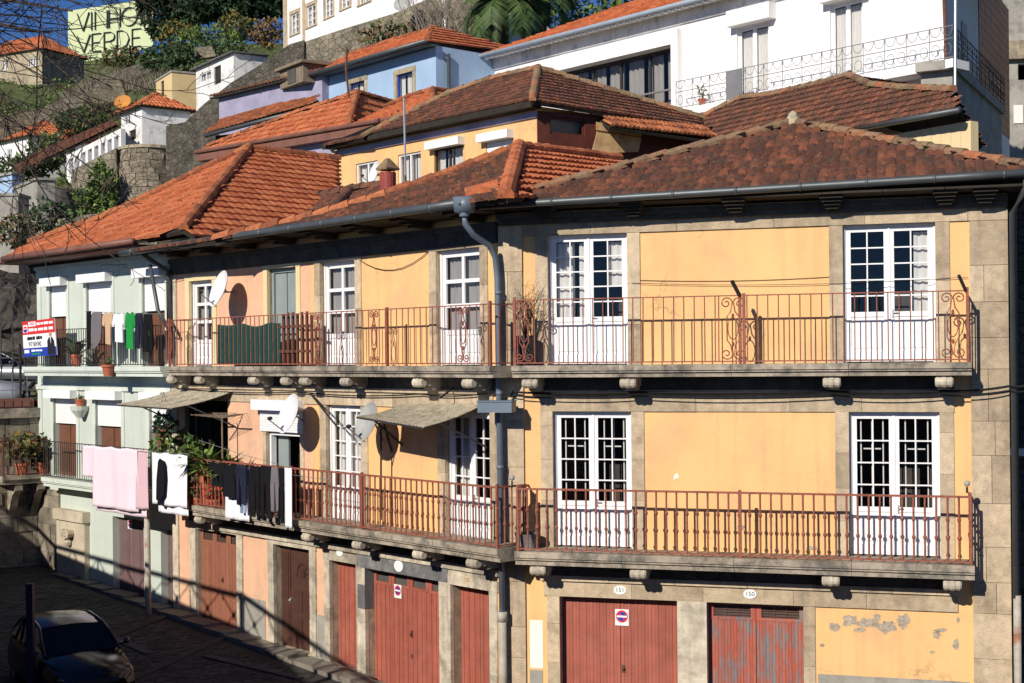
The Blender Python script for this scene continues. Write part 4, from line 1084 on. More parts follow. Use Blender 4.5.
oval_plaque(frB, HB, 399, 566, .15, .12, .055, None); oval_plaque(frB, HB, 340, 553, .12, .07, .05, None)
s, z = frB.hit(467, 580, .05); mb = MB(); mb.fbox(frB, s - .12, s + .12, .04, .052, z - .07, z + .07, 0); add_text(mb, "152", .11, frB.pt(s, .0545, z), frB.u, Vector((0, 0, 1)), 1); mb.build("number_plaque", [M["granite_warm"], M["sign_ink"]], HB)
pl = MB(); a, b = frB.S(240, 620), frB.S(266, 620)
pl.fbox(frB, a, b, -.01, .014, 0, frB.Z(252, 598)); pl.build("plinth", M["render_grey"], HB); pl = MB(); a = frB.S(312, 620); b = frB.S(326, 620); pl.fbox(frB, a, b, -.01, .014, 0, frB.Z(320, 615)); pl.build("plinth", M["render_grey"], HB)
DB = .8
def sB(px, py, d): return frB.S(px, py, d)
b1 = balcony(frB, HB, sB(166, 366, .7), sB(490, 368, .7), .7, Z2, [sB(p, 383, .35) for p in (178, 206, 260, 293, 312, 353, 426, 476)], 'plain', 1.16, .19,
        scrolls=[(sB(374, 340, .63), .36), (sB(463, 340, .63), .4), (sB(170, 340, .63), .34), (sB(318, 340, .63), .36)], posts=[sB(387, 340, .63)], ret=(True, True))
b1["label"] = "upper balcony with thin rusty bars"
b2 = balcony(frB, HB, sB(190, 503, .8), sB(497, 550, .8), .8, Z1 + .07, [sB(p, 545, .4) for p in (208, 316, 367, 428, 482)], 'turned', 1.14, .17, ret=(True, True), posts=[sB(362, 500, .73), sB(291, 490, .73)], th=.25)
b2["label"] = "lower balcony with turned balusters and washing lines"
# small oddments fixed to the house
dp = MB()
def P2(fr, px, py, d): s, z = fr.hit(px, py, d); return fr.pt(s, d, z)
s0_ = frA.S(498, 300, .1)
dp.lathe([(.09, 0), (.11, .1), (.11, .12), (.02, .12)], frA.pt(-.36, .98, 9.72), n=12)
dp.box8([frA.pt(-.52, 1.1, 9.8), frA.pt(-.2, 1.1, 9.8), frA.pt(-.18, 1.12, 10.08), frA.pt(-.54, 1.12, 10.08), frA.pt(-.52, .86, 9.8), frA.pt(-.2, .86, 9.8), frA.pt(-.18, .84, 10.08), frA.pt(-.54, .84, 10.08)])
dp.tube([frA.pt(-.36, .98, 9.8), frA.pt(-.36, .96, 9.6), frA.pt(-.26, .78, 9.4), frA.pt(-.06, .4, 9.22), frA.pt(.0, .24, 9.0), frA.pt(.03, .22, 8.6), frA.pt(.05, .3, 7.4), frA.pt(.08, .95, 7.0), frA.pt(.1, .95, 2.4)][:6] + [frA.pt(.06, .22, 2.2)], .06, 10)
for z in (8.3, 6.4, 5.0, 3.2): dp.tube([frA.pt(.045, .22, z), frA.pt(.045, .22, z + .07)], .07, 10)
dp.build("downpipe", M["pipe_blue"], HA, smooth=True)["label"] = "blue grey zinc downpipe with a cast hopper"
dp = MB(); dp.tube([frA.pt(.06, .22, 2.25), frA.pt(.07, .2, .1)], .078, 10); dp.tube([frA.pt(.06, .22, 2.12), frA.pt(.06, .22, 2.3)], .1, 10); dp.build("drain_sleeve", M["pipe_pale"], HA, smooth=True)
dp = MB(); dp.tube([frA.pt(LA + .3, .7, 9.98), frA.pt(LA + .25, .45, 9.8), frA.pt(LA + .1, .15, 9.5), frA.pt(LA + .1, .1, 2.9)], .06, 10); dp.build("downpipe", M["gutter_dark"], HA, smooth=True)
dp = MB(); dp.tube([frA.pt(LA + .11, .1, 2.95), frA.pt(LA + .11, .1, .1)], .065, 10); dp.build("drain_sleeve", M["pipe_pale"], HA, smooth=True)

# ---------------------------------------------------------------- mint green house
HC = thing("green_house", "mint green house with white roller shutters and orange hip roof", "house", frC.pt(-4, 0, 0))
def hC(x0, x1, y, z0, z1): return (frC.S(x0, y), frC.S(x1, y), z0, z1)
zu = frC.Z(98, 281); zl = frC.Z(108, 398)
cU = [hC(50, 67, 320, Z2, zu), hC(87, 112, 320, Z2, zu), hC(143, 169, 320, Z2, zu)]
cL = [hC(54, 77, 430, 3.78, zl), hC(96, 122, 430, 3.78, zl), hC(150, 173, 430, 3.78, zl)]
cG = [hC(113, 144, 560, .62, 2.84), hC(161, 182, 560, .6, 2.7)]
sCl = frC.S(38, 320)
w = MB(); wall_grid(w, frC, sCl, 0, 0, 9.95, cU + cL + [cG[0], (cG[1][0], min(cG[1][1], -.05), .6, 2.7)], mi=0, mi_reveal=0); shell(w, frC, sCl, -.01, 0, 9.95, 8, 1); w.build("wall", [M["plaster_green"], M["rubble"]], HC)
tr = MB()
for h in cU + cL:
    h = (h[0], min(h[1], -.3), h[2], h[3])
    tr.fbox(frC, h[0] - .16, h[0], -.05, .03, h[2], h[3] + .06); tr.fbox(frC, h[1], h[1] + .16, -.05, .03, h[2], h[3] + .06); tr.fbox(frC, h[0] - .16, h[1] + .16, -.05, .034, h[3] + .06, h[3] + .2)
tr.fbox(frC, sCl, 0, -.05, .05, 9.55, 9.8); tr.fbox(frC, sCl, 0, -.05, .12, 9.8, 9.9); tr.fbox(frC, sCl - .04, 0, -.05, .07, 6.28, 6.42); tr.fbox(frC, sCl, sCl + .25, -.05, .03, 3.62, 9.5)
tr.build("plaster_trim", M["plaster_green_trim"], HC)
for h in cU + cL:
    h = (h[0], min(h[1], -.28), h[2], h[3]); up = h[2] > 5
    zs = h[3] - (.92 if up else .78)
    mb = MB()
    k = int((h[3] - zs) / .055)
    for i in range(k): mb.fbox(frC, h[0] + .01, h[1] - .01, -.1, -.06 + (.006 if i % 2 else 0), zs + .055 * i, zs + .055 * i + .052)
    mb.fbox(frC, h[0] - .14, h[1] + .1, .0, .26, h[3] - .04, h[3] + .2)
    mb.build("roller_shutter", M["white_plastic"], HC)
    mb = MB(); mb.fbox(frC, h[0] + .02, h[1] - .02, -.22, -.16, h[2], zs + .06); mm = (h[0] + h[1]) / 2
    for x0, x1 in ((h[0] + .08, mm - .05), (mm + .05, h[1] - .08)): mb.fbox(frC, x0, x1, -.159, -.145, h[2] + .12, h[2] + .8)
    mb.fbox(frC, mm - .025, mm + .025, -.159, -.14, h[2], zs + .05)
    mb.build("balcony_door", M["brown_door"], HC)
plank_door(frC, HC, cG[0], d=-.2, leaves=3, pw=.3, m="mauve_door", handle=False, groove=.002)
plank_door(frC, HC, (cG[1][0], min(cG[1][1], -.05), .6, 2.7), d=-.2, leaves=2, pw=.3, m="mauve_door", handle=False, groove=.002)
cb = balcony(frC, HC, frC.S(22, 362, .7), frC.S(160, 362, .7), .7, Z2, [], 'plain', 1.05, .13, ret=(True, False), rail="iron_dark", slabm="plaster_green_trim", th=.26); cb["label"] = "upper balcony with close black bars"
cb = balcony(frC, HC, frC.S(44, 476, .5), frC.S(172, 480, .5), .6, 3.78, [], 'plain', 1.05, .13, ret=(False, False), rail="iron_dark", slabm="plaster_green_trim", th=.26); cb["label"] = "lower balcony behind the washing"
pi = MB(); z = .2; xa, xb = sCD, frC.S(61, 540)
while z < 3.3:
    h = rq.uniform(.34, .5); m_ = rq.uniform(.35, .65)
    pi.fbox(frC, xa, xa + (xb - xa) * m_ - .006, -.02, .07 + rq.uniform(-.015, .015), z, min(z + h, 3.35) - .01); pi.fbox(frC, xa + (xb - xa) * m_ + .006, xb, -.02, .07 + rq.uniform(-.015, .015), z, min(z + h, 3.35) - .01); z += h
pi.build("stone_base", M["wall_block"], HC)
pi = MB(); a, b = frC.S(62, 560), frC.S(90, 560)
pi.fbox(frC, a, b, -.02, .16, .1, 2.55); pi.fbox(frC, a - .06, b + .05, -.02, .24, 2.55, 2.85); pi.fbox(frC, a - .03, b + .03, -.02, .2, .1, .5)
for k in range(3): pi.lathe([(0, -.0), (.11, 0), (.13, .2), (0, .2)], frC.pt((a + b) / 2 + .14 * (k - 1),   .16, 2.2 - .05 * (k == 1)), frC.n, 8)
pi.ball(frC.pt((a + b) / 2, .22, 1.95), .13); pi.build("carved_pilaster", M["carved_stone"], HC)
# ---------------------------------------------------------------- roofs of the row
def roof(parent, slopes, ridges, mt="tile_old", mr="ridge_old", seed=1, holes=.06, r=.12, tw=.215, tl=.37, L=.42, name="roof", under="eave_wood", h=None, step=None):
    if h is None: h, step = (.02, .065) if mt == "tile_orange" else (.024, .058)
    if step is None: step = .05
    mb = MB()
    for k, (pts, e0, e1) in enumerate(slopes): tiled_slope(mb, pts, e0, e1, seed=seed * 10 + k, holes=holes, tw=tw, tl=tl, h=h, step=step)
    o = mb.build(name, [M[mt], M[under]], parent)
    if ridges:
        for k, pl in enumerate(ridges): rm = MB(); ridge_tiles(rm, pl, r=r, seed=seed * 7 + k, L=L); rm.build("ridge_tiles", M[mr], o)
    return o
# yellow house
eL, eR = frA.pt(-.1, .68, 9.96), frA.pt(LA + .5, .68, 10.13)
aA = P(793, 124, 29.0); bk = -frA.n
aA2 = aA + bk * 4.2
eRb, eLb = frA.pt(LA + .5, -8.6, 10.03), frA.pt(.4, -8.6, 10.03)
roof(HA, [([eL, eR, aA], eL, eR), ([eR, eRb, aA2, aA], eR, eRb), ([eL, aA, aA2, eLb], eL, eLb), ([eLb, aA2, eRb], eLb, eRb)], [[eL, eL + (aA - eL) * .5, aA], [aA, eR], [aA, aA2]], "tile_old", "ridge_old", seed=3, holes=.04, tw=.165, tl=.5, r=.1, h=.026, step=.075)
cp = MB(); cp.lathe([(.24, -.12), (.2, .06), (.12, .14), (.09, .22), (.03, .27), (0, .28)], aA, n=7); cp.build("ridge_cap", M["granite"], HA)
# terraced house
f0, f1 = frB.pt(sBC - .6, 1.06, 9.89), frB.pt(.25, 1.06, 9.99)
aB = P(519, 148, 31.5); plB = Plane(f0, f1, aB)
tops = [plB.at(*q) for q in ((455, 173), (385, 197), (330, 213), (280, 226), (215, 240))]
tops = [t_ for t_ in tops]
hipf = plB.at(506, 197)
front = [f0, f1, hipf, aB] + tops
rB = P(618, 160, 36.0)
hB0 = hipf
plR = Plane(hB0, aB, rB); right = [hB0, plR.at(600, 190), plR.at(655, 178), rB, aB]
bR1 = frB.pt(sBC, -7.5, 10.6); bR2 = frB.pt(-1.5, -7.5, 10.6)
roof(HB, [(front, f0, f1)], [[tops[0], aB], [tops[2], tops[1], tops[0]], [tops[4], tops[3], tops[2]]], "tile_old", "tile_mid", seed=5, holes=.07, tw=.18, tl=.32)
rm = MB(); ridge_tiles(rm, [hB0, aB], r=.15, L=.34, seed=44); ridge_tiles(rm, [aB, rB], r=.13, seed=45); ridge_tiles(rm, [frA.pt(-.4, .75, 10.1), frA.pt(.15, .6, 10.2)], r=.16, seed=46, L=.4)
rm.build("hip_tiles", M["tile_orange"], HB)
mb = MB(); tiled_slope(mb, right, aB, rB, seed=77, h=.03, step=.06); mb.build("roof_patch", [M["tile_orange"], M["eave_wood"]], HB)["label"] = "newer orange slope beside the old tiles" 
# back slope and the low lean-to roofs behind the ridge
bs = MB()
def lift(p, dz): return p + Vector((0, 0, dz))
tiled_slope(bs, [lift(tops[4], -.02), lift(tops[0], -.02), frB.pt(-4.0, -7.5, 10.2), frB.pt(sBC, -7.5, 10.2)], tops[4], tops[0], seed=8)
p1, p2, p3, p4 = P(283, 226, 38.2), P(345, 207, 36.6), P(352, 190, 39.5), P(282, 205, 41.5)
tiled_slope(bs, [p1, p2, p3, p4], p1, p2, seed=9)
p5, p6, p7, p8 = P(340, 212, 36.8), P(392, 195, 35.2), P(384, 186, 38.4), P(352, 188, 39.6)
tiled_slope(bs, [p5, p6, p7, p8], p5, p6, seed=10)
ridge_tiles(bs, [p4, p3, p7], r=.13, mi=0); ridge_tiles(bs, [P(330, 214, 36.2), p3], r=.12, mi=0)
bs.build("lean_to_roof", [M["tile_old"], M["eave_wood"]], HB)
# green house
c0, c1 = frC.pt(sCl + .2, 1.05, 10.16), frC.pt(.15, 1.05, 10.16)
aC = P(249, 149, 42.6); plC = Plane(c0, c1, aC)
hC1 = plC.at(184, 229)
leftC = [plC.at(*q) for q in ((200, 172), (150, 197), (100, 220), (60, 233), (30, 243))]
rC = P(338, 160, 44.6); plC2 = Plane(hC1, aC, rC); rC2 = plC2.at(345, 226); rC3 = plC2.at(195, 236)
roof(HC, [([c0, c1, hC1, aC] + leftC, c0, c1), ([hC1, rC3, rC2, rC, aC], aC, rC)], [[hC1, aC], [aC, rC], leftC[::-1] + [aC]], "tile_orange", "tile_mid", seed=6, holes=.0, r=.13, tw=.24, tl=.44, h=.014, step=.05)
gu = MB(); gu.tube([frC.pt(sCl + .15, 1.12, 10.1), frC.pt(.1, 1.12, 10.12)], .085, 10); gu.fbox(frC, sCl - .5, 0, .1, 1.05, 9.98, 10.06); gu.build("gutter", M["gutter_brown"], HC, smooth=True)
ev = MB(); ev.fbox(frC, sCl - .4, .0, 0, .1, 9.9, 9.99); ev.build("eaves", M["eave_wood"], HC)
fl = MB(); a, b = P(146, 236, 36.6), P(226, 225, 36.6); fl.bar(a, b, .3, .34); fl.build("flashing", M["gutter_brown"], HC)["label"] = "brown metal flashing box at the roof junction"
dp = MB(); dp.tube([frC.pt(-.1, 1.1, 10.1), frC.pt(-.05, .6, 9.7), frC.pt(.12, .16, 9.4), frC.pt(.12, .14, 7.1)], .06, 8); dp.tube([P2(frC, 150, 265, .6), P2(frC, 158, 310, .5), P2(frC, 170, 332, .4)], .05, 8); dp.build("downpipe", M["zinc"], HC, smooth=True)
dp = MB(); dp.tube([frC.pt(-.02, .75, 3.3), frC.pt(0.0, .75, .1)], .075, 10); dp.build("downpipe", M["pipe_pale"], HC, smooth=True)
# chimney in the ridge
t = thing("chimney_pot", "round dark red metal chimney with a tiled cap on the old roof", "chimney", P(388, 196, 35.6))
mb = MB(); c = P(388, 197, 35.6); mb.lathe([(.21, -.3), (.21, .62), (.19, .62), (0, .6)], c, n=16); mb.build("flue", M["chimney_red"], t, smooth=False)
mb = MB(); mb.lathe([(.3, .68), (.31, .72), (.06, .98), (0, .99)], c, n=4); mb.lathe([(.0, .675), (.3, .68)], c, n=4); [mb.bar(c + Vector((x, y, .58)), c + Vector((x, y, .7)), .03) for x, y in ((.15, .1), (-.15, .1), (0, -.17))]; mb.build("cap", M["ridge_old"], t)

# ---------------------------------------------------------------- houses behind, up the slope
def facade(px0, py0, Y0, px1, py1, Y1):
    a, b = P(px0, py0, Y0), P(px1, py1, Y1)
    return Frame(b.x, b.y, b.x - a.x, b.y - a.y), -(Vector((b.x - a.x, b.y - a.y, 0)).length)
def window(fr, house, h, cols=2, rows=1, d=-.1, m="white_paint", curtain=True, f=.06, name="window", dark=False):
    s0, s1, z0, z1 = h[:4]; mb = MB()
    mb.fbox(fr, s0 + .002, s0 + f, d - .04, d + .04, z0, z1); mb.fbox(fr, s1 - f, s1 - .002, d - .04, d + .04, z0, z1); mb.fbox(fr, s0 + f, s1 - f, d - .04, d + .04, z1 - f, z1 - .002); mb.fbox(fr, s0 + f, s1 - f, d - .04, d + .04, z0 + .002, z0 + f)
    for c in range(1, cols): x = s0 + (s1 - s0) * c / cols; mb.fbox(fr, x - f * .6, x + f * .6, d - .035, d + .035, z0 + f, z1 - f)
    for r in range(1, rows): z = z0 + (z1 - z0) * r / rows; mb.fbox(fr, s0 + f, s1 - f, d - .03, d + .03, z - .02, z + .02)
    o = mb.build(name, M[m], house)
    g_ = MB(); g_.quad(fr.pt(s0 + f, d, z0 + f), fr.pt(s1 - f, d, z0 + f), fr.pt(s1 - f, d, z1 - f), fr.pt(s0 + f, d, z1 - f)); g_.build("pane", M["glass"], o)
    if curtain:
        c = MB(); n = max(6, int((s1 - s0) / .08)); vs_ = []
        for i in range(n + 1):
            x = s0 + (s1 - s0) * i / n
            vs_ += [fr.pt(x, d - .16 + .025 * math.sin(i * 2.1), z0), fr.pt(x, d - .16 + .025 * math.sin(i * 2.1), z1)]
        c.add(vs_, [(2 * i, 2 * i + 2, 2 * i + 3, 2 * i + 1) for i in range(n) if i % 5 != 4 or curtain == 2]); c.build("curtain", M["lace"], o, smooth=True)
    room_box(fr, o, s0, s1, z0, z1, -.34, 1.0)
    return o

# yellow house above the ridge
frG, LG = facade(337, 175, 51, 537, 150, 43)
HG = thing("ochre_upper_house", "small ochre house with brown hip roof and shuttered windows above the terrace", "house", frG.pt(LG / 2, 0, 9))
gw = [frG.rect(356, 162, 378, 195), frG.rect(398, 153, 421, 187), frG.rect(434, 147, 463, 175), frG.rect(486, 140, 512, 165)]
w = MB(); wall_grid(w, frG, LG, 0, 8.5, 14.8, gw, mi=0, mi_reveal=0); shell(w, frG, LG, 0, 8.5, 14.8, 6, 0); w.build("wall", M["plaster_yellow"], HG)
window(frG, HG, gw[0]); window(frG, HG, gw[1]); window(frG, HG, gw[2], m="iron_dark"); window(frG, HG, gw[3], m="iron_dark")
mb = MB()
for a, b in ((gw[2], .3), (gw[3], .26)): mb.fbox(frG, a[0] - .15, a[1] + .1, .0, .3, a[3] - .02, a[3] + .24)
a = gw[3]
for i in range(6): mb.fbox(frG, a[0] + .02, a[1] - .02, -.08, -.03, a[3] - .06 * i - .06, a[3] - .06 * i - .004)
mb.build("shutter_box", M["white_plastic"], HG)
e0, e1 = frG.pt(LG - .3, .5, 14.85), frG.pt(.35, .5, 14.85)
aG = P(538, 69, 46.5); plG = Plane(e0, e1, aG)
lf = [plG.at(*q) for q in ((490, 80), (450, 94), (400, 118), (362, 138))]
r0, r1 = frG.pt(.35, .5, 14.85), P(700, 127, 46.0); plG2 = Plane(r0, r1, aG); r2 = plG2.at(702, 119)
roof(HG, [([e0, e1, aG] + lf, e0, e1), ([r0, r1, r2, aG], r0, r1)], [[e1, aG], [aG, r2], lf[::-1] + [aG]], "tile_old", "ridge_old", seed=12, holes=.02, tw=.18, tl=.33)
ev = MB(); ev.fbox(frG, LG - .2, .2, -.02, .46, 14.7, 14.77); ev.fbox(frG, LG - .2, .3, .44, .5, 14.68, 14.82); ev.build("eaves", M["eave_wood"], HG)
ft = MB(); ft.fbox(frG, LG, 0.02, -.02, .08, 14.44, 14.64); ft.build("fascia", M["plaster_lavender"], HG)
dp = MB(); dp.tube([frG.pt(LG + .1, .3, 14.7), frG.pt(LG + .1, .1, 14.4), frG.pt(LG + .1, .1, 9)], .07, 8); dp.build("downpipe", M["plaster_beige"], HG, smooth=True)
a_ = frG.pt(0, 0, 0); b_ = P(700, 140, 46.0); frG2 = Frame(a_.x, a_.y, b_.x - a_.x, b_.y - a_.y); LG2 = math.hypot(b_.x - a_.x, b_.y - a_.y)
w = MB(); hw = frG2.rect(550, 118, 585, 135); wall_grid(w, frG2,   .02, LG2, 8.5, 14.65, [hw]); w.build("side_wall", M["maroon_wood"], HG)["label"] = "dark maroon boarded side wall"
window(frG2, HG, hw, cols=1, m="maroon_wood", curtain=False)
mb = MB()
p = [P2(frG2, *q, .25) for q in ((596, 122), (640, 130), (641, 137), (596, 130))]; mb.prism(p, frG2.n * .03)
p = [P2(frG2, *q, .2) for q in ((597, 131), (641, 138), (638, 152), (610, 153), (592, 150))]; mb.prism(p, frG2.n * .03); mb.build("plywood_screen", M["plywood"], HG)
q0, q1, q2, q3 = P2(frG2, 610, 126, .9), P2(frG2, 716, 141, .9), P2(frG2, 702, 126, .05), P2(frG2, 600, 119, .05)
mb = MB(); tiled_slope(mb, [q0, q1, q2, q3], q0, q1, tw=.16, tl=.5, h=.05, seed=15); mb.build("lean_to_roof", [M["tile_mid"], M["eave_wood"]], HG)
# antenna pole in front of it
mb = MB(); mb.tube([P(406, 195, 36.2), P(404, 98, 36.2)], .03, 6); tag(mb.build("antenna_pole", M["steel"]), "thin grey pole rising from the roof by the red chimney", "pole")
mb = MB(); a = P(347, 55, 52); mb.tube([P(349, 98, 52), P(346, 70, 52), P(347, 48, 52)], .045, 6); mb.tube([P(347, 52, 52), P(339, 46, 52)], .02, 5); mb.tube([P(347, 54, 52), P(350, 47, 52)], .02, 5); tag(mb.build("flue_pipe", M["iron_brown"]), "thin rusty forked pipe on the orange roof before the blue house", "pipe")

# brown roofed house on the right
HH = thing("brown_roof_house", "low house under a broad dark brown hip roof below the white villa", "house", P(850, 140, 41))
h0, h1, aH = P(850, 128, 40.4), P(960, 108, 37.0), P(849, 76, 44.0)
plH = Plane(h0, h1, aH)
pts = [plH.at(*q) for q in ((640, 168), (738, 150), (850, 128), (960, 108), (952, 91), (900, 89), (870, 86))] + [aH] + [plH.at(*q) for q in ((820, 84), (770, 96), (740, 99), (690, 124), (640, 150))]
bkH = Vector((.5, .86, -.25)) * 4
roof(HH, [(pts, pts[1], pts[2]), ([pts[10], aH, aH + bkH, pts[10] + bkH], pts[10], aH), ([aH, pts[4], pts[4] + bkH, aH + bkH], aH, pts[4])], [[pts[12], pts[11], pts[10], pts[9], pts[8], aH], [aH, pts[6], pts[5], pts[4]]], "tile_old", "ridge_old", seed=21, holes=.06, tw=.18, tl=.33)
mb = MB(); dv = (h1 - h0).normalized(); mb.tube([h0 - Vector((0, 0, .05)) - dv * .1, h1 - Vector((0, 0, .05))], .09, 8); mb.build("gutter", M["zinc"], HH, smooth=True)
a_, b_ = P(850, 128, 40.4), P(958, 115, 37.2); n_ = Vector((dv.y, -dv.x, 0)).normalized(); frH = Frame(b_.x - n_.x * .5, b_.y - n_.y * .5, b_.x - a_.x, b_.y - a_.y)
w = MB()
for i in range(30): w.fbox(frH, -5 + i * .167, -5 + i * .167 + .16, -.1, .01 * (i % 2), 7, 13.3)
w.fbox(frH, -5, -.0, -.3, -.101, 7, 13.3); ph = frH.pt(0, 0, 0); ph2 = ph + Vector((.34, .94, 0)) * 4.5; w.quad(Vector((ph.x, ph.y, 7)), Vector((ph2.x, ph2.y, 7)), Vector((ph2.x, ph2.y, 13.6)), Vector((ph.x, ph.y, 13.3))); w.build("wall", M["plaster_cream"], HH)

# white villa
frW, LW = facade(488, 60, 62.5, 944, 60, 45.3)
HW = thing("white_villa", "modern white villa with curtained picture window and wrought iron balcony", "house", frW.pt(LW / 2, 0, 14))
zfl, zev = frW.Z(815, 90), frW.Z(900, -18)
zev2 = frW.Z(620, 27)
big = frW.rect(562, 62, 676, 140); big = (big[0], big[1], zfl - .4, frW.Z(668, 47))
dW1 = frW.rect(737, 38, 769, 100); dW1 = (dW1[0], dW1[1], zfl, frW.Z(752, 25)); dW2 = frW.rect(830, 18, 863, 80); dW2 = (dW2[0], dW2[1], zfl, frW.Z(846, 1))
w = MB(); wall_grid(w, frW, LW, 0, 9, zev2, [big, dW1, dW2], th=.4); shell(w, frW, LW, -4.5, 9, zev2, 8)
f2 = Frame(frW.pt(0, 0, 0).x, frW.pt(0, 0, 0).y, .47, .88)
w.quad(f2.pt(0, 0, 9), f2.pt(13.4, 0, 9), f2.pt(13.4, 0, zev2), f2.pt(0, 0, zev2)); w.quad(f2.pt(13.4, 0, 9), frW.pt(-4.5, -8, 9), frW.pt(-4.5, -8, zev2), f2.pt(13.4, 0, zev2))
w.build("wall", M["plaster_white"], HW)
tr = MB(); tr.fbox(frW, big[0] - .5, big[1] + .35, 0, .28, big[3], big[3] + .55); tr.fbox(frW, big[1], big[1] + .36, 0, .28, 9, big[3])
for dW in (dW1, dW2): tr.fbox(frW, dW[0] - .15, dW[1] + .35, 0, .42, dW[3] + .02, dW[3] + .6)
tr.build("canopy", M["plaster_white"], HW)
s0, s1 = big[0], big[1]; mb = MB()
for k in range(5): x = s0 + (s1 - s0) * k / 4; mb.fbox(frW, max(s0, x - .05), min(s1, x + .05), -.35, -.25, big[2], big[3])
mb.fbox(frW, s0, s1, -.35, -.25, big[3] - .12, big[3] - .01); o = mb.build("picture_window", M["iron_dark"], HW)
g_ = MB(); g_.quad(frW.pt(s0, -.3, big[2]), frW.pt(s1, -.3, big[2]), frW.pt(s1, -.3, big[3]), frW.pt(s0, -.3, big[3])); g_.build("pane", M["glass"], o)
c = MB(); n = 90; vs_ = []
for i in range(n + 1):
    x = s0 + (s1 - s0) * i / n; vs_ += [frW.pt(x, -.55 + .05 * math.sin(i * 1.7), big[2]), frW.pt(x, -.55 + .05 * math.sin(i * 1.7), big[3] - .1)]
c.add(vs_, [(2 * i, 2 * i + 2, 2 * i + 3, 2 * i + 1) for i in range(n) if i % 15 not in (0, 1)]); c.build("curtain", M["lace_grey"], o, smooth=True); room_box(frW, HW, *big, d=-.41)
mb = MB(); mb.fbox(frW, s0, s1 + .05, -.02, .08, zfl + 1.0, zfl + 1.06); mb.fbox(frW, s0, s1 + .05, -.02, .08, zfl + .5, zfl + .53); mb.build("window_rail", M["iron_grey"], HW)
for dW in (dW1, dW2): french_door(frW, HW, dW, rows=1, cols=1, panel=.12, d=-.15, curtain=[(.06, .94, .1, .95)])
mb = MB(); sb = frW.S(692, 95); mb.fbox(frW, sb, .9, 0, .95, zfl - .28, zfl); mb.build("balcony", M["plaster_white"], HW)
bal = [o for o in HW.children if o.name.startswith("balcony") and "door" not in o.name][0]
mb = MB()
def fancy(mbx, f, s0, s1, D, z0, h):
    for zz in (z0 + .06, z0 + h * .62, z0 + h): mbx.fbox(f, s0, s1, D - .012, D + .012, zz - .012, zz + .012)
    n = max(1, round((s1 - s0) / .42))
    for i in range(n + 1):
        x = s0 + (s1 - s0) * i / n
        if i % 2 == 0: mbx.tube([f.pt(x, D, z0), f.pt(x, D, z0 + h)], .013, 5, cap=False)
        if i < n:
            c_ = x + (s1 - s0) / n / 2; q = (s1 - s0) / n * .46
            mbx.tube([f.pt(c_ + q * math.cos(t), D, z0 + h - .02 - abs(math.sin(t)) * q * 1.4) for t in [math.pi * k / 10 for k in range(11)]], .011, 4, cap=False)
            mbx.tube([f.pt(c_ + q * .75 * math.cos(t), D, z0 + .34 + q * .9 * math.sin(t)) for t in [2 * math.pi * k / 12 for k in range(13)]], .011, 4, cap=False)
fancy(mb, frW, sb, .88, .9, zfl, 1.05); mb.build("railing", M["iron_grey"], bal)
mb = MB(); fancy(mb, Frame(frW.pt(.88, .9, 0).x, frW.pt(.88, .9, 0).y, f2.u.x, f2.u.y), 0, 10, 0.0, zfl, 1.05); mb.build("side_railing", M["iron_dark"], bal)
mb = MB(); a = frW.rect(727, 66, 745, 105, .9); mb.fbox(frW, a[0], a[1] - .1, .93, .96, zfl, zfl + 1.02); mb.build("grey_panel", M["iron_grey"], bal)
fo = Frame(frW.pt(.9, .9, 0).x, frW.pt(.9, .9, 0).y, f2.u.x, f2.u.y)
mb = MB(); mb.fbox(fo, .05, 10, -1.2, -.0, zfl - .3, zfl - .004); mb.fbox(fo, .4, 10, -1.1, -.12, 8, zfl - .301); mb.build("side_terrace", M["render_grey"], HW)
mb = MB()
for i in range(18):
    for j in range(16): mb.fbox(f2, 6.4 + i * .385, 6.4 + i * .385 + .365, .002, .03, zfl + j * .33 - .6, zfl + j * .33 - .29)
mb.build("tile_cladding", M["brown_tile_wall"], HW)
mb = MB(); mb.fbox(f2, 3.0, 3.9, .002, .05, zfl, zfl + 2.1); mb.build("side_door", M["grey_shutter"], HW)
e0, e1 = frW.pt(LW - .5, .75, zev2 + .05), frW.pt(.9, .75, zev2 + .05); ap = frW.pt(LW / 2 - 3, -5, zev2 + 2.6); ap2 = frW.pt(-4, -5, zev2 + 2.6)
roof(HW, [([e0, e1, ap2, frW.pt(LW + 4, -5, zev2 + 2.6)], e0, e1), ([e1, frW.pt(.9, -9, zev2 + .05), ap2], e1, frW.pt(.9, -9, zev2 + .05))], [], "tile_orange", seed=25, tw=.25, tl=.42)
mb = MB(); mb.tube([frW.pt(LW - .5, .82, zev2 + .02), frW.pt(.95, .82, zev2 + .02)], .1, 8); mb.build("gutter", M["gutter_pale"], HW, smooth=True)
mb = MB(); n = 70
for i in range(n): x = LW - .4 + (1.2 - LW) * i / n; mb.fbox(frW, x, x + .14, .6, .735, zev2 - .14, zev2 - .022)
mb.build("dentil_moulding", M["plaster_white"], HW)
mb = MB(); mb.fbox(frW, LW - .4, .8, 0, .72, zev2 - .02, zev2 + .04); mb.fbox(frW, LW, .02, 0, .1, zev2 - .5, zev2 - .021); mb.build("eaves", M["plaster_old_white"], HW)
mb = MB(); mb.tube([P2(frW, 944, -5, .25), P2(frW, 946, 50, .25), P2(frW, 948, 92, .25)], .06, 8); mb.build("downpipe", M["iron_brown"], HW, smooth=True)
mb = MB(); mb.tube([P(955, 100, 40), P(955.5, -20, 40)], .045, 8); tag(mb.build("steel_mast", M["steel"]), "tall pale steel mast beside the villa's balcony corner", "mast")
t = pot_plant(frW.pt(frW.S(702, 95, .6), .6, zfl), .16, .3, "small plant in terracotta pot on the villa balcony", fol=((0, 0, .25), (.16, .16, .3)), n=40, size=.12, seed=91)
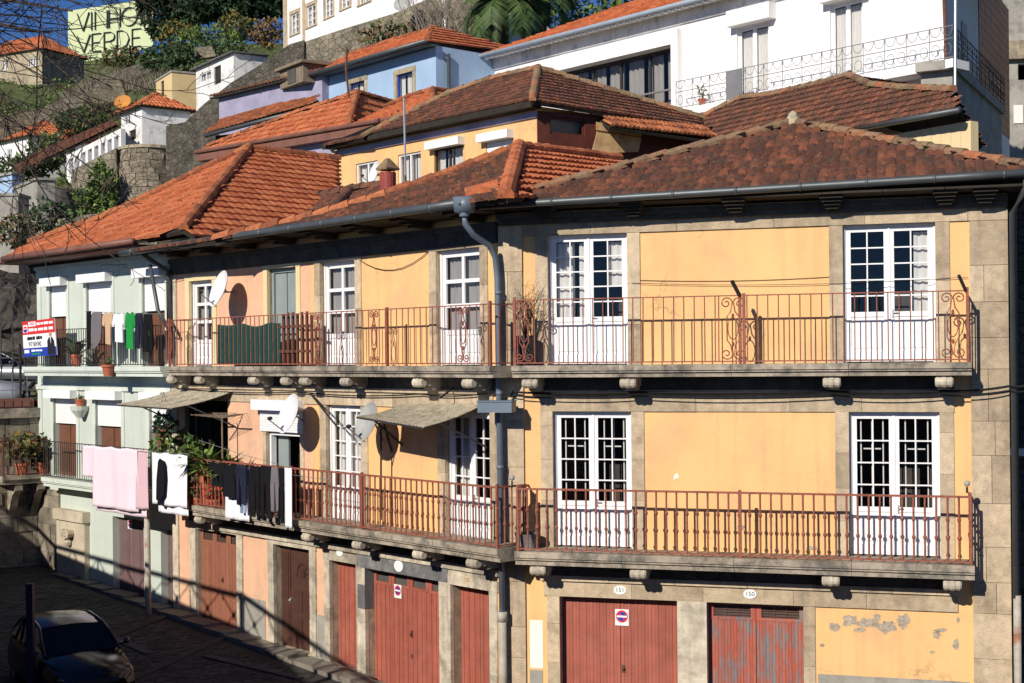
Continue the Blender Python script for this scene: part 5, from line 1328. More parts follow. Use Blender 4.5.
# rooftop clutter on the villa: tank and white box
mb = MB(); c = frW.pt(LW * .58, -4.6, zev2 + 1.5); mb.lathe([(0, 0), (.5, 0), (.62, .25), (.62, .9), (.3, 1.25), (0, 1.3)], c, n=14); tag(mb.build("water_tank", M["dish_white"], smooth=True), "rounded white water tank on the villa roof", "water tank")

# grey neighbour at the right edge
frR = Frame(P(1004, 100, 62).x, 62, 1, -.1)
HR = thing("grey_neighbour", "grey rendered house at the right edge beyond the alley", "house", frR.pt(4, 0, 8))
w = MB(); a = frR.rect(1017, 70, 1030, 85); wall_grid(w, frR, 0, 9, 0, 24, [(frR.S(1018, 75), frR.S(1030, 75), frR.Z(1020, 80), frR.Z(1020, 64))]); shell(w, frR, 0, 9, 0, 24, 6); w.build("wall", M["render_grey"], HR)
mb = MB(); z = frR.Z(1010, 42); mb.fbox(frR, 0, 9, 0, .3, z - .8, z); mb.build("stone_band", M["granite"], HR)
mb = MB(); z = frR.Z(1010, 110); mb.fbox(frR, .4, .8, 0, .05, z - .6, z + .2); mb.build("white_panel", M["white_patch"], HR)
frR2 = Frame(frA.pt(LA + 1.0, -4, 0).x, frA.pt(LA + 1.0, -4, 0).y, frA.u.x, frA.u.y)
HR2 = thing("alley_house", "dark rubble house wall at the end of the narrow alley", "house", frR2.pt(2, 0, 0))
w = MB(); wall_grid(w, frR2, -2, 6, 0, 10.5, [(.2, .9, 4.6, 5.6)]); shell(w, frR2, -2, 6, 0, 10.5, 4); w.build("wall", M["old_wall"], HR2)
mb = MB(); s, z = frR2.hit(1016, 452); mb.fbox(frR2, s - .25, s + .5, .0, .3, z - .06, z + .08); mb.build("sill", M["white_patch"], HR2)

# blue house
frU, LU = facade(318, 90, 67, 436, 80, 60)
HU = thing("blue_house", "pale blue house with orange hip roof and stone door frames", "house", frU.pt(LU / 2, 0, 14))
zeu = frU.Z(434, 46)
d1 = frU.rect(350, 82, 365, 118); d2 = frU.rect(397, 73, 413, 110)
w = MB(); wall_grid(w, frU, LU, 0, 12, zeu, [d1, d2]); shell(w, frU, LU, 0, 12, zeu, 9); w.build("wall", M["plaster_blue"], HU)
surr(HU, frU, d1, "granite", w=.2, lint=.22, blocks=False); surr(HU, frU, d2, "granite", w=.2, lint=.22, blocks=False)
window(frU, HU, d1, cols=1, m="sign_blue"); window(frU, HU, d2, cols=1, m="sign_blue")
e0, e1 = frU.pt(LU - .5, .7, zeu + .05), frU.pt(.3, .7, zeu + .05); ap = P(432, 30, 64.0); plU = Plane(e0, e1, ap)
lft = [plU.at(*q) for q in ((395, 40), (350, 55))]
rb = P(505, 47, 66); rr = P(505, 40, 70)
rU = [e1, P(485, 53, 63.5), P(520, 50, 67), ap]
roof(HU, [([e0, e1, ap] + lft, e0, e1), (rU, e1, rU[1])], [[lft[1], lft[0], ap], [ap, e1]], "tile_orange", "tile_mid", seed=31, tw=.25, tl=.4)
mb = MB(); mb.tube([e0 + frU.n * .05, e1 + frU.n * .05], .1, 8); mb.fbox(frU, LU - .3, .2, 0, .66, zeu - .05, zeu + .02); mb.tube([frU.pt(LU + .3, .65, zeu), frU.pt(LU + .1, .1, zeu - .6), frU.pt(LU + .1, .1, 12)], .07, 8); mb.tube([frU.pt(.12, -.6, zeu - .3), frU.pt(.12, -.6, 12)], .08, 8); mb.build("gutter", M["zinc"], HU, smooth=True)
a, b = P(905, 0, 60), None
a_ = frU.pt(0, 0, 0); b_ = P(520, 60, 68); fU2 = Frame(a_.x, a_.y, b_.x - a_.x, b_.y - a_.y)
w = MB(); wall_grid(w, fU2, .03, 9.5, 12, zeu - .05, []); w.build("side_wall", M["plaster_blue"], HU)
# ---------------------------------------------------------------- the hillside: walls, sheds and gardens
def box_house(name, label, cat, pa, Ya, pb, Yb, top, base, depth, m, roofkind="flat", rm="tile_orange", wins=(), doors=(), rise=1.6, over=.35, m2=None, kind=None, winm="white_paint", tw=.3):
    """pa, pb: pixels of the wall's top corners at their distances"""
    fr, L = facade(pa[0], pa[1], Ya, pb[0], pb[1], Yb)
    zt = (fr.Z(pa[0], pa[1]) + fr.Z(pb[0], pb[1])) / 2
    t = thing(name, label, cat, fr.pt(L / 2, 0, base), kind=kind)
    hs = [fr.rect(*r) for r in wins] + [fr.rect(*r) for r in doors]
    w = MB(); wall_grid(w, fr, L, 0, base, zt, hs, th=.25); shell(w, fr, L, 0, base, zt, depth); w.build("wall", M[m], t)
    for k, h in enumerate(hs):
        if k < len(wins): window(fr, t, h, cols=2 if h[1] - h[0] > .7 else 1, m=winm, f=.07)
        else:
            mb = MB(); mb.fbox(fr, h[0] + .002, h[1] - .002, -.16, -.1, h[2], h[3] - .002); mb.fbox(fr, h[0] + .1, h[1] - .1, -.1, -.085, h[2] + .2, h[3] - .3); mb.build("door", M["eave_wood"], t)
    if roofkind == "hip":
        e = [fr.pt(L - over, over, zt), fr.pt(over, over, zt), fr.pt(over, -depth - over, zt), fr.pt(L - over, -depth - over, zt)]
        hw = min(-L, depth) / 2
        if -L > depth: A_, B_ = fr.pt(L + hw, -depth / 2, zt + rise), fr.pt(-hw, -depth / 2, zt + rise); sl = [([e[0], e[1], B_, A_], e[0], e[1]), ([e[1], e[2], B_], e[1], e[2]), ([e[2], e[3], A_, B_], e[2], e[3]), ([e[3], e[0], A_], e[3], e[0])]
        else: A_, B_ = fr.pt(L / 2, -hw, zt + rise), fr.pt(L / 2, -depth + hw, zt + rise); sl = [([e[0], e[1], A_], e[0], e[1]), ([e[1], e[2], B_, A_], e[1], e[2]), ([e[2], e[3], B_], e[2], e[3]), ([e[3], e[0], A_, B_], e[3], e[0])]
        roof(t, sl, [[e[1], B_ if -L > depth else A_], [A_, B_], [e[0], A_]], rm, "tile_mid", seed=len(label), tw=tw, tl=.5, h=.08)
    elif roofkind == "mono":
        e0, e1, e2, e3 = fr.pt(L - over, over, zt), fr.pt(over, over, zt), fr.pt(over, -depth, zt + rise), fr.pt(L - over, -depth, zt + rise)
        w = MB(); w.poly([fr.pt(L, 0, zt), fr.pt(L, -depth, zt), fr.pt(L, -depth, zt + rise)]); w.poly([fr.pt(0, 0, zt), fr.pt(0, -depth, zt), fr.pt(0, -depth, zt + rise)]); w.build("gable", M[m], t)
        roof(t, [([e0, e1, e2, e3], e0, e1)], [], rm, "tile_mid", seed=len(label), tw=tw, tl=.5, h=.08)
    elif roofkind == "sheet":
        e0, e1, e2, e3 = fr.pt(L - over, over, zt), fr.pt(over, over, zt + .02), fr.pt(over, -depth, zt + rise), fr.pt(L - over, -depth, zt + rise)
        w = MB(); w.prism([e0, e1, e2, e3], (0, 0, .08)); w.poly([fr.pt(L, 0, zt), fr.pt(L, -depth, zt), fr.pt(L, -depth, zt + rise)]); w.poly([fr.pt(0, 0, zt), fr.pt(0, -depth, zt), fr.pt(0, -depth, zt + rise)]); w.build("roof", M["granite_dark"], t)
    else:
        w = MB(); w.fbox(fr, L - .08, .08, -depth - .08, .08, zt, zt + .14); w.build("roof", M["render_grey"], t)
    return t, fr, L, zt
# two orange roofed houses between the green house and the blue one
frE, LE = facade(197, 160, 62, 402, 124, 52)
HE = thing("orange_roof_house", "low house with two bright orange hipped roofs behind the green house", "house", frE.pt(LE / 2, 0, 9))
e0, e1 = P(197, 152, 61.5), P(402, 117, 53.0); aE = P(357, 93, 58); plE = Plane(e0, e1, aE)
hE = plE.at(349, 126); lE = [plE.at(*q) for q in ((338, 100), (300, 112), (250, 131), (208, 147))]
r1, r2 = P(432, 112, 60), P(400, 104, 61.5)
a2 = P(433, 90, 57.5); pl2 = Plane(hE, plE.at(404, 117), a2); t2 = [pl2.at(*q) for q in ((410, 97), (385, 108))]
pE1 = P(396, 104, 61.0); plE1 = Plane(hE, aE, pE1); rE = P(466, 95, 60.5); plE2 = Plane(pl2.at(431, 108), a2, rE)
roof(HE, [([e0, hE, aE] + lE, e0, e1), ([hE, plE1.at(392, 116), pE1, aE], aE, pE1), ([pl2.at(346, 127), pl2.at(438, 110), a2] + t2, e0, e1), ([pl2.at(431, 108), plE2.at(470, 106), rE, a2], a2, rE)], [[hE, aE], [aE, pE1], [pl2.at(432, 108), a2], [a2, rE], lE[::-1] + [aE], t2[::-1] + [a2]], "tile_orange", "tile_mid", seed=41, tw=.24, tl=.42)
w = MB(); fe = Frame(e1.x, e1.y, e1.x - e0.x, e1.y - e0.y); le = -math.hypot(e1.x - e0.x, e1.y - e0.y)
w.fbox(fe, le + .3, 0, -5, -.35, 9, e0.z - .1); w.build("wall", M["plaster_lavender"], HE)
gu = MB(); gu.fbox(fe, le, .2, -.35, .06, e0.z - .42, e0.z - .12); gu.tube([fe.pt(le, .1, e0.z - .02), fe.pt(.2, .1, e0.z - .02)], .09, 8); gu.build("gutter", M["gutter_brown"], HE)
# lavender wall house with a little dormer
tL, frL, LL, zL = box_house("lavender_house", "lavender rendered house end with small wooden dormer", "house", (219, 97), 72, (322, 72), 66, None, 12, 5, "plaster_lavender", "mono", "tile_old", rise=1.0)
mb = MB(); fd, ld = facade(280, 72, 68, 303, 64, 66); mb.fbox(fd, ld, 0, -1.2, 0, fd.Z(290, 86), fd.Z(290, 68)); mb.fbox(fd, ld - .2, .25, -1.4, .2, fd.Z(290, 68), fd.Z(290, 65)); mb.fbox(fd, ld * .65, ld * .3, .001, .03, fd.Z(290, 84), fd.Z(290, 70), 1); mb.build("dormer", [M["wood_weathered"], M["room"]], tL)
q = [P(205, 133, 63), P(316, 104, 60.5), P(318, 99, 62.5), P(285, 101, 64.5), P(225, 121, 66.5)]
tO = thing("lean_to_shelter", "narrow orange tiled lean-to below the lavender wall", "lean-to", q[0], kind="thing"); mb = MB(); tiled_slope(mb, q, q[0], q[1], tw=.25, tl=.42, seed=51); mb.build("roof", [M["tile_mid"], M["eave_wood"]], tO)
mb = MB(); mb.tube([q[0] - Vector((0, 0, .12)), q[1] - Vector((0, 0, .12))], .1, 8); mb.build("gutter", M["zinc"], tO, smooth=True)
mb = MB(); ql = q[0]; mb.fbox(Frame(q[1].x, q[1].y, q[1].x - q[0].x, q[1].y - q[0].y), -(q[1] - q[0]).length + .4, 0, -3, -.3, 10, q[0].z - .1); mb.build("wall", M["rock"], tO)

# white shed, beige block, small white house, row of white posts
box_house("white_shed", "small white shed with dark sheet roof above the diagonal wall", "shed", (196, 68), 112, (234, 55), 106, 0, 18, 2.8, "plaster_old_white", "sheet", rise=.1, wins=[(200, 72, 211, 81)], doors=[(214, 66, 221, 84)])
box_house("beige_block", "small flat-roofed beige block on the slope", "building", (156, 79), 118, (172, 75), 114, 0, 18, 3.6, "plaster_beige", "flat", doors=[(161, 81, 164, 97)])
box_house("white_cottage", "small white cottage with low orange roof and blue shaded side", "house", (121, 111), 100, (142, 109), 97, 0, 15, 3.6, "plaster_old_white", "hip", rise=1.3, wins=[(124, 115, 130, 125)], doors=[(129, 130, 136, 140)])
dish(P(123, 103, 99), (-.1, -.85, .5), .6, P(124, 112, 99.5), "rusty orange satellite dish on the white cottage roof", "dish_orange")
fW, lW_ = facade(68, 158, 93, 120, 135, 88)
t = thing("white_parapet", "row of white posts and openings along the terrace", "wall", fW.pt(lW_ / 2, 0, fW.Z(94, 165)), kind="thing")
mb = MB(); n = 9; pr = None
for i in range(n):
    f = i / (n - 1); x = lW_ - lW_ * f; px = 68 + 52 * f; zt2 = fW.Z(px, 155 - 26 * f); zb2 = fW.Z(px, 176 - 24 * f)
    mb.fbox(fW, x - .16, x + .16, -.3, .02, zb2 - .2, zt2)
    if pr: px_, pt_, pb_ = pr; mb.box8([fW.pt(px_, .01, pt_ - .34), fW.pt(x, .01, zt2 - .34), fW.pt(x, .01, zt2), fW.pt(px_, .01, pt_), fW.pt(px_, -.28, pt_ - .34), fW.pt(x, -.28, zt2 - .34), fW.pt(x, -.28, zt2), fW.pt(px_, -.28, pt_)]); mb.box8([fW.pt(px_, .01, pb_ - .5), fW.pt(x, .01, zb2 - .5), fW.pt(x, .01, zb2), fW.pt(px_, .01, pb_), fW.pt(px_, -.28, pb_ - .5), fW.pt(x, -.28, zb2 - .5), fW.pt(x, -.28, zb2), fW.pt(px_, -.28, pb_)])
    pr = (x, zt2, zb2)
mb.build("parapet", M["plaster_old_white"], t)
q = [P(18, 172, 94), P(68, 149, 94), P(118, 126, 94), P(112, 121, 98), P(62, 142, 100), P(13, 165, 102)]
tO = thing("terrace_shelter", "long brownish tiled shelter stepping down behind the white posts", "shelter", q[0], kind="thing"); mb = MB(); tiled_slope(mb, q, q[0], q[2], tw=.3, tl=.5, seed=52); mb.build("roof", [M["tile_old"], M["eave_wood"]], tO)
# round stone tower, ivy, diagonal wall
def rubble_wall(name, label, outline, Y0, Y1, thick, m, cat="stone wall"):
    """outline of a leaning stone wall: pixels with distance running from Y0 at the left end to Y1 at the right end"""
    x0, x1 = min(p[0] for p in outline), max(p[0] for p in outline)
    pts = [P(px, py, Y0 + (Y1 - Y0) * (px - x0) / (x1 - x0)) for px, py in outline]
    mb = MB(); mb.prism(pts, Vector((0, thick, .0)))
    return tag(mb.build(name, M[m]), label, cat, kind="thing")
rubble_wall("terrace_retaining_wall", "upper stone terrace wall crossing the slope below the billboard", [(60, 92), (95, 80), (125, 68), (152, 60), (153, 70), (125, 82), (95, 98), (60, 110)], 142, 146, 1.0, "bastion")
rubble_wall("hedge_wall", "short pale stone wall under the green hedge on the top terrace", [(186, 48), (212, 46), (216, 56), (190, 60)], 139, 139, .8, "bastion")
c = P(141, 205, 86); zt = P(141, 145, 86).z
t = thing("stone_tower", "round rubble stone turret below the white cottage", "tower", Vector((c.x, 88, 8)), kind="thing")
mb = MB(); rt = random.Random(5); R = 1.75 * 1.0
for j in range(26):
    z = zt - (j + 1) * .42; off = rt.uniform(0, 1)
    for i in range(16):
        if rt.random() < .03: continue
        a0, a1 = (i + off) * 2 * math.pi / 16, (i + off + .95) * 2 * math.pi / 16; rr = R * (1 + .01 * j) + rt.uniform(-.03, .06)
        pp = [Vector((c.x + r_ * math.cos(a), 88 + r_ * math.sin(a), zz)) for r_ in (rr, R - .3) for a, zz in ((a0, z), (a1, z), (a1, z + .4), (a0, z + .4))]
        mb.box8(pp)
mb.lathe([(R - .05, -12), (R - .02, 0)], (c.x, 88, zt), n=20, tint=.2); mb.build("masonry", M["rubble"], t)
mb = MB(); mb.lathe([(0, .05), (R * .8, .02), (R + .12, -.08), (R + .1, -.25)], (c.x, 88, zt + .15), n=20); mb.build("coping", M["granite"], t)
rubble_wall("diagonal_wall", "dark stone boundary wall climbing diagonally up the slope", [(166, 126), (185, 122), (205, 103), (232, 82), (255, 68), (290, 44), (304, 40), (304, 62), (270, 84), (250, 100), (230, 150), (215, 210), (166, 215)], 84, 78, .9, "old_wall")
rubble_wall("garden_wall", "stone terrace wall with bare patches on the left slope", [(0, 118), (40, 108), (90, 90), (120, 78), (125, 95), (80, 118), (0, 140)], 112, 116, 1.0, "bastion")
rubble_wall("ivy_wall", "pale stone wall overgrown with ivy left of the turret", [(72, 170), (116, 148), (118, 215), (66, 216)], 88, 87, .8, "bastion")
rubble_wall("low_wall", "low stone wall just above the green house's orange roof", [(40, 222), (90, 214), (120, 214), (118, 232), (36, 250)], 72, 70, 1.0, "bastion")
rubble_wall("bastion_wall", "massive weathered stone bastion under the white mansion", [(304, 42), (340, 30), (392, 14), (440, -6), (470, -20), (500, -20), (500, 60), (304, 80)], 92, 84, 2.5, "bastion")
mb = MB(); leaf_cloud(mb, P(103, 188, 85.6), (.9, .4, 1.7), 1300, .25, (0, 1), seed=61, shell_=.2); leaf_cloud(mb, P(86, 204, 85.6), (1.5, .4, 1.2), 1200, .25, (0, 1), seed=62, shell_=.2)
tag(mb.build("ivy", [M["leaf_bright"], M["leaf_mid"]]), "green ivy mat hanging over the pale stone wall", "ivy", kind="thing")
# white mansion
frM, LM = facade(284, 40, 104, 445, 0, 86)
HM = thing("white_mansion", "white mansion with stone framed sash windows on the bastion", "house", frM.pt(LM / 2, 0, 20))
ws = [frM.rect(291, 13, 299, 34), frM.rect(307, 5, 316, 26), frM.rect(325, -4, 333, 17), frM.rect(341, -12, 350, 8), frM.rect(359, -20, 370, 3)]
w = MB(); wall_grid(w, frM, LM, 0, 18, 40, ws); shell(w, frM, LM, 0, 18, 40, 8); w.build("wall", M["plaster_white"], HM)
for h in ws:
    d_ = MB(); surround(d_, frM, h, w=.22, lint=.25, blocks=False, sill=True); d_.build("window_surround", M["granite_warm"], HM)
    window(frM, HM, h, cols=2, rows=3, f=.09)
mb = MB(); mb.fbox(frM, LM, LM + .6, -.05, .06, 18, 40); a = frM.S(304, 20); mb.fbox(frM, a - .2, a + .2, -.05, .05, 18, 40); mb.build("pilaster", M["granite_warm"], HM)
dish(P(404, 4, 86), (-.35, -.85, .45), .62, P(404, 14, 86.5), "round grey satellite dish on the bastion top", "dish_grey")
dish(P(376, 174, 47.0), (-.9, -.42, .3), .42, frG.pt(frG.S(383, 176), 0, frG.Z(383, 176)), "white dish beside the ochre house windows")
dish(P(444, 134, 45), (-.3, -.9, .4), .01, P(444, 134, 45), "x") if False else None
# far left houses and the billboard
box_house("hilltop_house", "far stone and plaster house with orange roof left of the billboard", "house", (-30, 52), 178, (42, 57), 172, 0, 34, 7, "granite", "hip", rise=2.6, wins=[(28, 58, 38, 66), (2, 60, 8, 70)], tw=.4)
box_house("slope_house", "white house with orange roof at the left edge of the slope", "house", (-40, 147), 118, (30, 141), 110, 0, 16, 7, "plaster_white", "hip", rise=2.4, wins=[(7, 149, 12, 162)], tw=.35)
box_house("blue_shed", "pale blue shed corner at the left edge below the slope", "shed", (-20, 180), 80, (12, 174), 78, 0, 10, .6, "plaster_blue", "flat")
box_house("grey_hut", "ruined grey stone hut with dark doorway at the left", "hut", (14, 188), 76, (37, 182), 72, 0, 6, .9, "render_grey", "flat", doors=[(31, 207, 36, 220)])
box_house("flat_shelter", "low grey shelter with flat roof at the left edge", "shed", (-25, 196), 66, (18, 196), 66, 0, 6, 1.5, "render_grey", "flat")
mb = MB(); c = P(58, 205, 78); mb.lathe([(0, 0), (1.0, 0), (.95, 1.2), (.6, 1.9), (0, 2.2)], c - Vector((0, 0, 1.2)), n=12); tag(mb.build("cave_mouth", M["room"]), "dark cave opening in the ivy covered slope", "cave", kind="thing")
fV, lV = facade(68, 11, 205, 153, -2, 205)
t = thing("billboard", "huge pale green billboard reading VINHO VERDE on the hilltop", "billboard", fV.pt(lV / 2, 0, fV.Z(110, 70)))
def VP(px, py, d=0.0): s, z = fV.hit(px, py, d); return fV.pt(s, d, z)
mb = MB(); mb.prism([VP(68, 70), VP(153, 46), VP(153, -2), VP(68, 11)], -fV.n * .6); mb.build("panel", M["sign_green"], t)
mb = MB()
for i in range(5): s = lV * (i + .5) / 5; mb = MB(); mb.fbox(fV, s - .2, s + .2, -1.2, -.7, fV.Z(110, 100), fV.Z(110, 30)); mb.build("post", M["iron_dark"], t)
# the two words, drawn as strokes: each letter on a 1 x 1 cell
STROKES = {"V": [[(0, 1), (.5, 0), (1, 1)]], "I": [[(.5, 0), (.5, 1)]], "N": [[(0, 0), (0, 1), (1, 0), (1, 1)]], "H": [[(0, 0), (0, 1)], [(1, 0), (1, 1)], [(0, .5), (1, .5)]],
 "O": [[(.5 + .5 * math.cos(a), .5 + .5 * math.sin(a)) for a in [2 * math.pi * k / 20 for k in range(21)]]], "E": [[(1, 1), (0, 1), (0, 0), (1, 0)], [(0, .5), (.85, .5)]],
 "R": [[(0, 0), (0, 1), (.6, 1), (.9, .88), (.95, .72), (.85, .55), (.55, .48), (0, .48)], [(.5, .48), (1, 0)]], "D": [[(0, 0), (0, 1), (.45, 1), (.8, .85), (1, .5), (.8, .15), (.45, 0), (0, 0)]]}
mb = MB()
for word, cells, y0, y1, sl in (("VINHO", ((77, 89), (89.5, 93.5), (95, 107), (109, 120), (121.5, 137)), 13.5, 32, -.12), ("VERDE", ((77, 90), (92, 101), (104, 115), (117, 129), (132, 141)), 36, 53.5, -.12)):
    for ch, (xa, xb) in zip(word, cells):
        for stx in STROKES[ch]:
            pts = []
            for (u_, v_) in stx:
                px = xa + (xb - xa) * u_; yt = y0 + (px - 77) * sl; yb = y1 + (px - 77) * sl - 0
                pts.append(VP(px, yb + (yt - yb) * v_, .06))
            for p, q_ in zip(pts[:-1], pts[1:]): mb.bar(p, q_, .05, .42, up=fV.n)
mb.build("lettering", M["sign_ink"], t)

# ---------------------------------------------------------------- plants on the slope
def bush(px, py, Y, rx, rz, n, size, mis, label, seed, name="bush", cat="bush", group=None):
    mb = MB(); c = P(px, py, Y); leaf_cloud(mb, c, (rx, rx * .8, rz), n, size, tuple(range(len(mis))), seed)
    for k in range(5):
        a = k * 1.3 + seed; mb.tube([c + Vector((0, 0, -rz)), c + Vector((math.cos(a) * rx * .5, math.sin(a) * rx * .4, rz * .4))], .05, 4, len(mis))
    return tag(mb.build(name, [M[x] for x in mis] + [M["bark"]]), label, cat, group, kind="thing")
def tree(name, label, base, h, crown, n, size, mis, seed, group=None, trunk_r=.3):
    """crown: list of (dx, dy, dz, rx, ry, rz) clumps"""
    t = thing(name, label, "tree", base, group); b = Vector(base); r_ = random.Random(seed)
    tm = MB(); tm.tube([b - Vector((0, 0, 1)), b + Vector((.1, 0, h * .4)), b + Vector((0, .1, h * .8))], [trunk_r, trunk_r * .75, trunk_r * .35], 8)
    for c in crown: tm.tube([b + Vector((0, 0, h * .35)), b + Vector((c[0] * .6, c[1] * .6, c[2] * .85)), b + Vector(c[:3])], [trunk_r * .4, trunk_r * .25, .03], 5)
    tm.build("trunk", M["bark"], t)
    cm = MB()
    for k, c in enumerate(crown): leaf_cloud(cm, b + Vector(c[:3]), c[3:], n // len(crown), size, tuple(range(len(mis))), seed * 13 + k, .5)
    cm.build("crown", [M[x] for x in mis], t)
    return t
def crown_px(base, Y, blobs): 
    out = []
    for (px, py, rx, rz) in blobs:
        c = P(px, py, Y); s = Y / FPX; out.append((c.x - base.x, random.uniform(-.5, .5), c.z - base.z, rx * s, rx * s * .8, rz * s))
    return out
b = P(170, 45, 170); tree("evergreen_tree", "broad dark evergreen right of the billboard", b, 6, crown_px(b, 170, [(160, 8, 22, 22), (182, 18, 20, 20), (172, -8, 26, 18), (150, -4, 14, 14), (195, 0, 20, 22), (160, 30, 10, 8), (206, 8, 20, 16)]), 6500, .7, ("leaf_dark",), 71)
b = P(240, 35, 165); tree("evergreen_tree", "dark evergreen mass beside the white mansion", b, 6, crown_px(b, 165, [(222, 2, 22, 18), (248, 4, 22, 18), (270, -2, 18, 20), (240, -12, 34, 16), (205, 4, 18, 16)]), 6000, .7, ("leaf_dark",), 72)
bush(236, 28, 150, 2.2, 1.6, 1000, .38, ("leaf_gold", "leaf_mid"), "golden yellow autumn bush below the dark evergreens", 81)
bush(267, 33, 148, 1.7, 1.5, 800, .38, ("leaf_gold", "leaf_brown"), "smaller orange tinted bush beside the mansion wall", 82)
bush(180, 36, 152, 2.6, 1.7, 900, .38, ("leaf_gold", "leaf_mid"), "yellow green bush at the foot of the broad evergreen", 83)
bush(208, 36, 146, 3.4, 1.0, 900, .35, ("leaf_bright", "leaf_mid"), "low bright green hedge on the upper terrace", 84)
bush(225, 48, 142, 2.6, .8, 800, .32, ("leaf_mid",), "clipped mid green shrub above the white shed", 85)
bush(168, 60, 138, 2.6, 1.5, 700, .5, ("leaf_mid", "leaf_dark"), "rounded green shrub above the beige block", 86)
bush(180, 62, 134, 1.8, 1.9, 600, .45, ("leaf_mid", "leaf_dark"), "ivy-green shrub left of the white shed", 87)
bush(127, 58, 150, 2.6, 1.2, 500, .5, ("leaf_brown", "leaf_mid"), "brown green scrub under the billboard", 88)
bush(78, 122, 112, 2.0, 1.1, 800, .3, ("leaf_mid", "leaf_dark"), "dark green scrub in the garden above the white posts", 89)
bush(95, 118, 110, 1.7, 1.3, 800, .3, ("leaf_dark", "leaf_mid", "leaf_brown"), "brownish scrub left of the white cottage", 90)
bush(50, 150, 104, 1.7, 1.3, 500, .4, ("leaf_bright", "leaf_mid"), "bright green shrub beside the white slope house", 92)
bush(28, 167, 100, 2.4, .8, 500, .4, ("leaf_mid",), "low green scrub below the white slope house", 93)
bush(44, 242, 47, .35, .35, 160, .13, ("leaf_bright",), "tuft of weeds growing on the orange tiled eaves", 94)
bush(92, 232, 45.5, .22, .25, 90, .1, ("leaf_mid",), "small weed on the orange roof edge", 95)
bush(16, 232, 62, .9, .8, 500, .2, ("leaf_brown", "leaf_mid"), "tangle of dry creeper beside the grey hut", 96)
bush(48, 218, 66, 1.2, .8, 400, .25, ("leaf_mid", "leaf_dark"), "green creeper at the mouth of the cave", 97)
bush(395, 36, 83, 2.2, .7, 400, .35, ("leaf_mid", "leaf_brown"), "scrub growing along the top of the bastion foot", 98)
def bare_shrub(px, py, Y, w, h, n, label, seed):
    r_ = random.Random(seed); mb = MB(); b = P(px, py, Y)
    for k in range(n):
        o = b + Vector((r_.uniform(-w, w), r_.uniform(-.8, .8), 0)); a = r_.gauss(0, .35)
        p1 = o + Vector((math.sin(a) * h * .5, r_.uniform(-.2, .2), h * .5 * r_.uniform(.7, 1.2))); p2 = p1 + Vector((math.sin(a * 1.6) * h * .5, r_.uniform(-.2, .2), h * .5 * r_.uniform(.6, 1.2)))
        mb.tube([o, p1, p2], [.035, .022, .008], 3, cap=False)
        for j in range(3): q_ = p1 + (p2 - p1) * r_.random(); mb.tube([q_, q_ + Vector((r_.gauss(0, .3) * h * .4, r_.gauss(0, .2), h * .25))], .01, 3, cap=False)
    return tag(mb.build("bare_shrub", M["twig_pale"]), label, "shrub", kind="thing")
bare_shrub(452, 42, 82, 2.0, 2.4, 150, "leafless pale hedge beside the palms above the bastion", 101)
bare_shrub(140, 90, 128, 4.0, 1.7, 160, "leafless reddish brush on the slope above the cottage", 102)
bare_shrub(112, 94, 130, 3.4, 1.5, 130, "bare grey brush below the billboard", 103)
def palm(px, py, Y, h, R, label, seed, n=26):
    b = P(px, py, Y); r_ = random.Random(seed); t = thing("palm_tree", label, "palm", b, "palms behind the villa")
    tm = MB(); tm.tube([b - Vector((0, 0, 3)), b + Vector((.1, 0, h))], [.4, .32], 10); tm.build("trunk", M["bark"], t)
    cm = MB(); top = b + Vector((.1, 0, h))
    for k in range(n):
        a = r_.uniform(0, 6.28); el = r_.uniform(-.1, 1.45); d = Vector((math.cos(a), math.sin(a), 0)); prev = top; spine = [top]
        for i in range(1, 8):
            e = el - 1.9 * (i / 7) ** 1.4; prev = prev + (d * math.cos(e) + Vector((0, 0, math.sin(e)))) * R / 7; spine.append(prev)
        sd = Vector((-d.y, d.x, 0))
        for i in range(1, 8):
            for q_ in range(4):
                o = spine[i - 1] + (spine[i] - spine[i - 1]) * q_ / 4; L = R * .3 * math.sin(.35 + 2.4 * (i / 8))
                for s_ in (-1, 1):
                    tip = o + sd * s_ * L + (spine[i] - spine[i - 1]).normalized() * L * .6 - Vector((0, 0, L * .35)); wv = (spine[i] - spine[i - 1]).normalized() * .09
                    cm.add([o - wv, o + wv, tip], [(0, 1, 2)], 0, r_.random())
        cm.tube(spine, [.05 - .005 * i for i in range(8)], 4, 0, cap=False, tint=.4)
    cm.build("crown", M["leaf_mid"], t)
palm(502, 32, 76, 1.6, 3.3, "palm with drooping fronds left above the villa roof", 111)
palm(540, 28, 80, 1.9, 2.8, "smaller palm nearest the villa's tiled roof", 112)
bush(590, 12, 84, 3.0, 1.5, 800, .4, ("leaf_bright", "leaf_mid"), "sunlit hedge behind the villa roof and palms", 113)
# undergrowth nobody could count
mb = MB(); ru = random.Random(17)
cnt = 0
while cnt < 1100:
    px, py = ru.uniform(-20, 330), ru.uniform(10, 235)
    lo, hi = 48.0, 260.0; r_ = ray(px, py); hitY = None; y = 60.0
    while y < 250:
        p = CAMP + r_ * y
        if hill_z(p.x, y) > p.z: hitY = y; break
        y += 2
    cnt += 1
    if hitY is None: continue
    p = CAMP + r_ * hitY; p.z = hill_z(p.x, p.y); s = .5 + hitY / 220
    w = noise.noise(Vector((p.x * .06, p.y * .06, 9)))
    mi = (0, 1, 1) if w > -.05 else (2, 0) if w < -.2 else (0, 1)
    leaf_cloud(mb, p + Vector((0, 0, .15 * s)), (s * ru.uniform(.5, 1.1), s * .7, s * ru.uniform(.2, .45)), 22, .2 * s + .06, mi, cnt)
tag(mb.build("undergrowth", [M["leaf_mid"], M["leaf_bright"], M["leaf_brown"], M["leaf_dark"]]), kind="stuff")
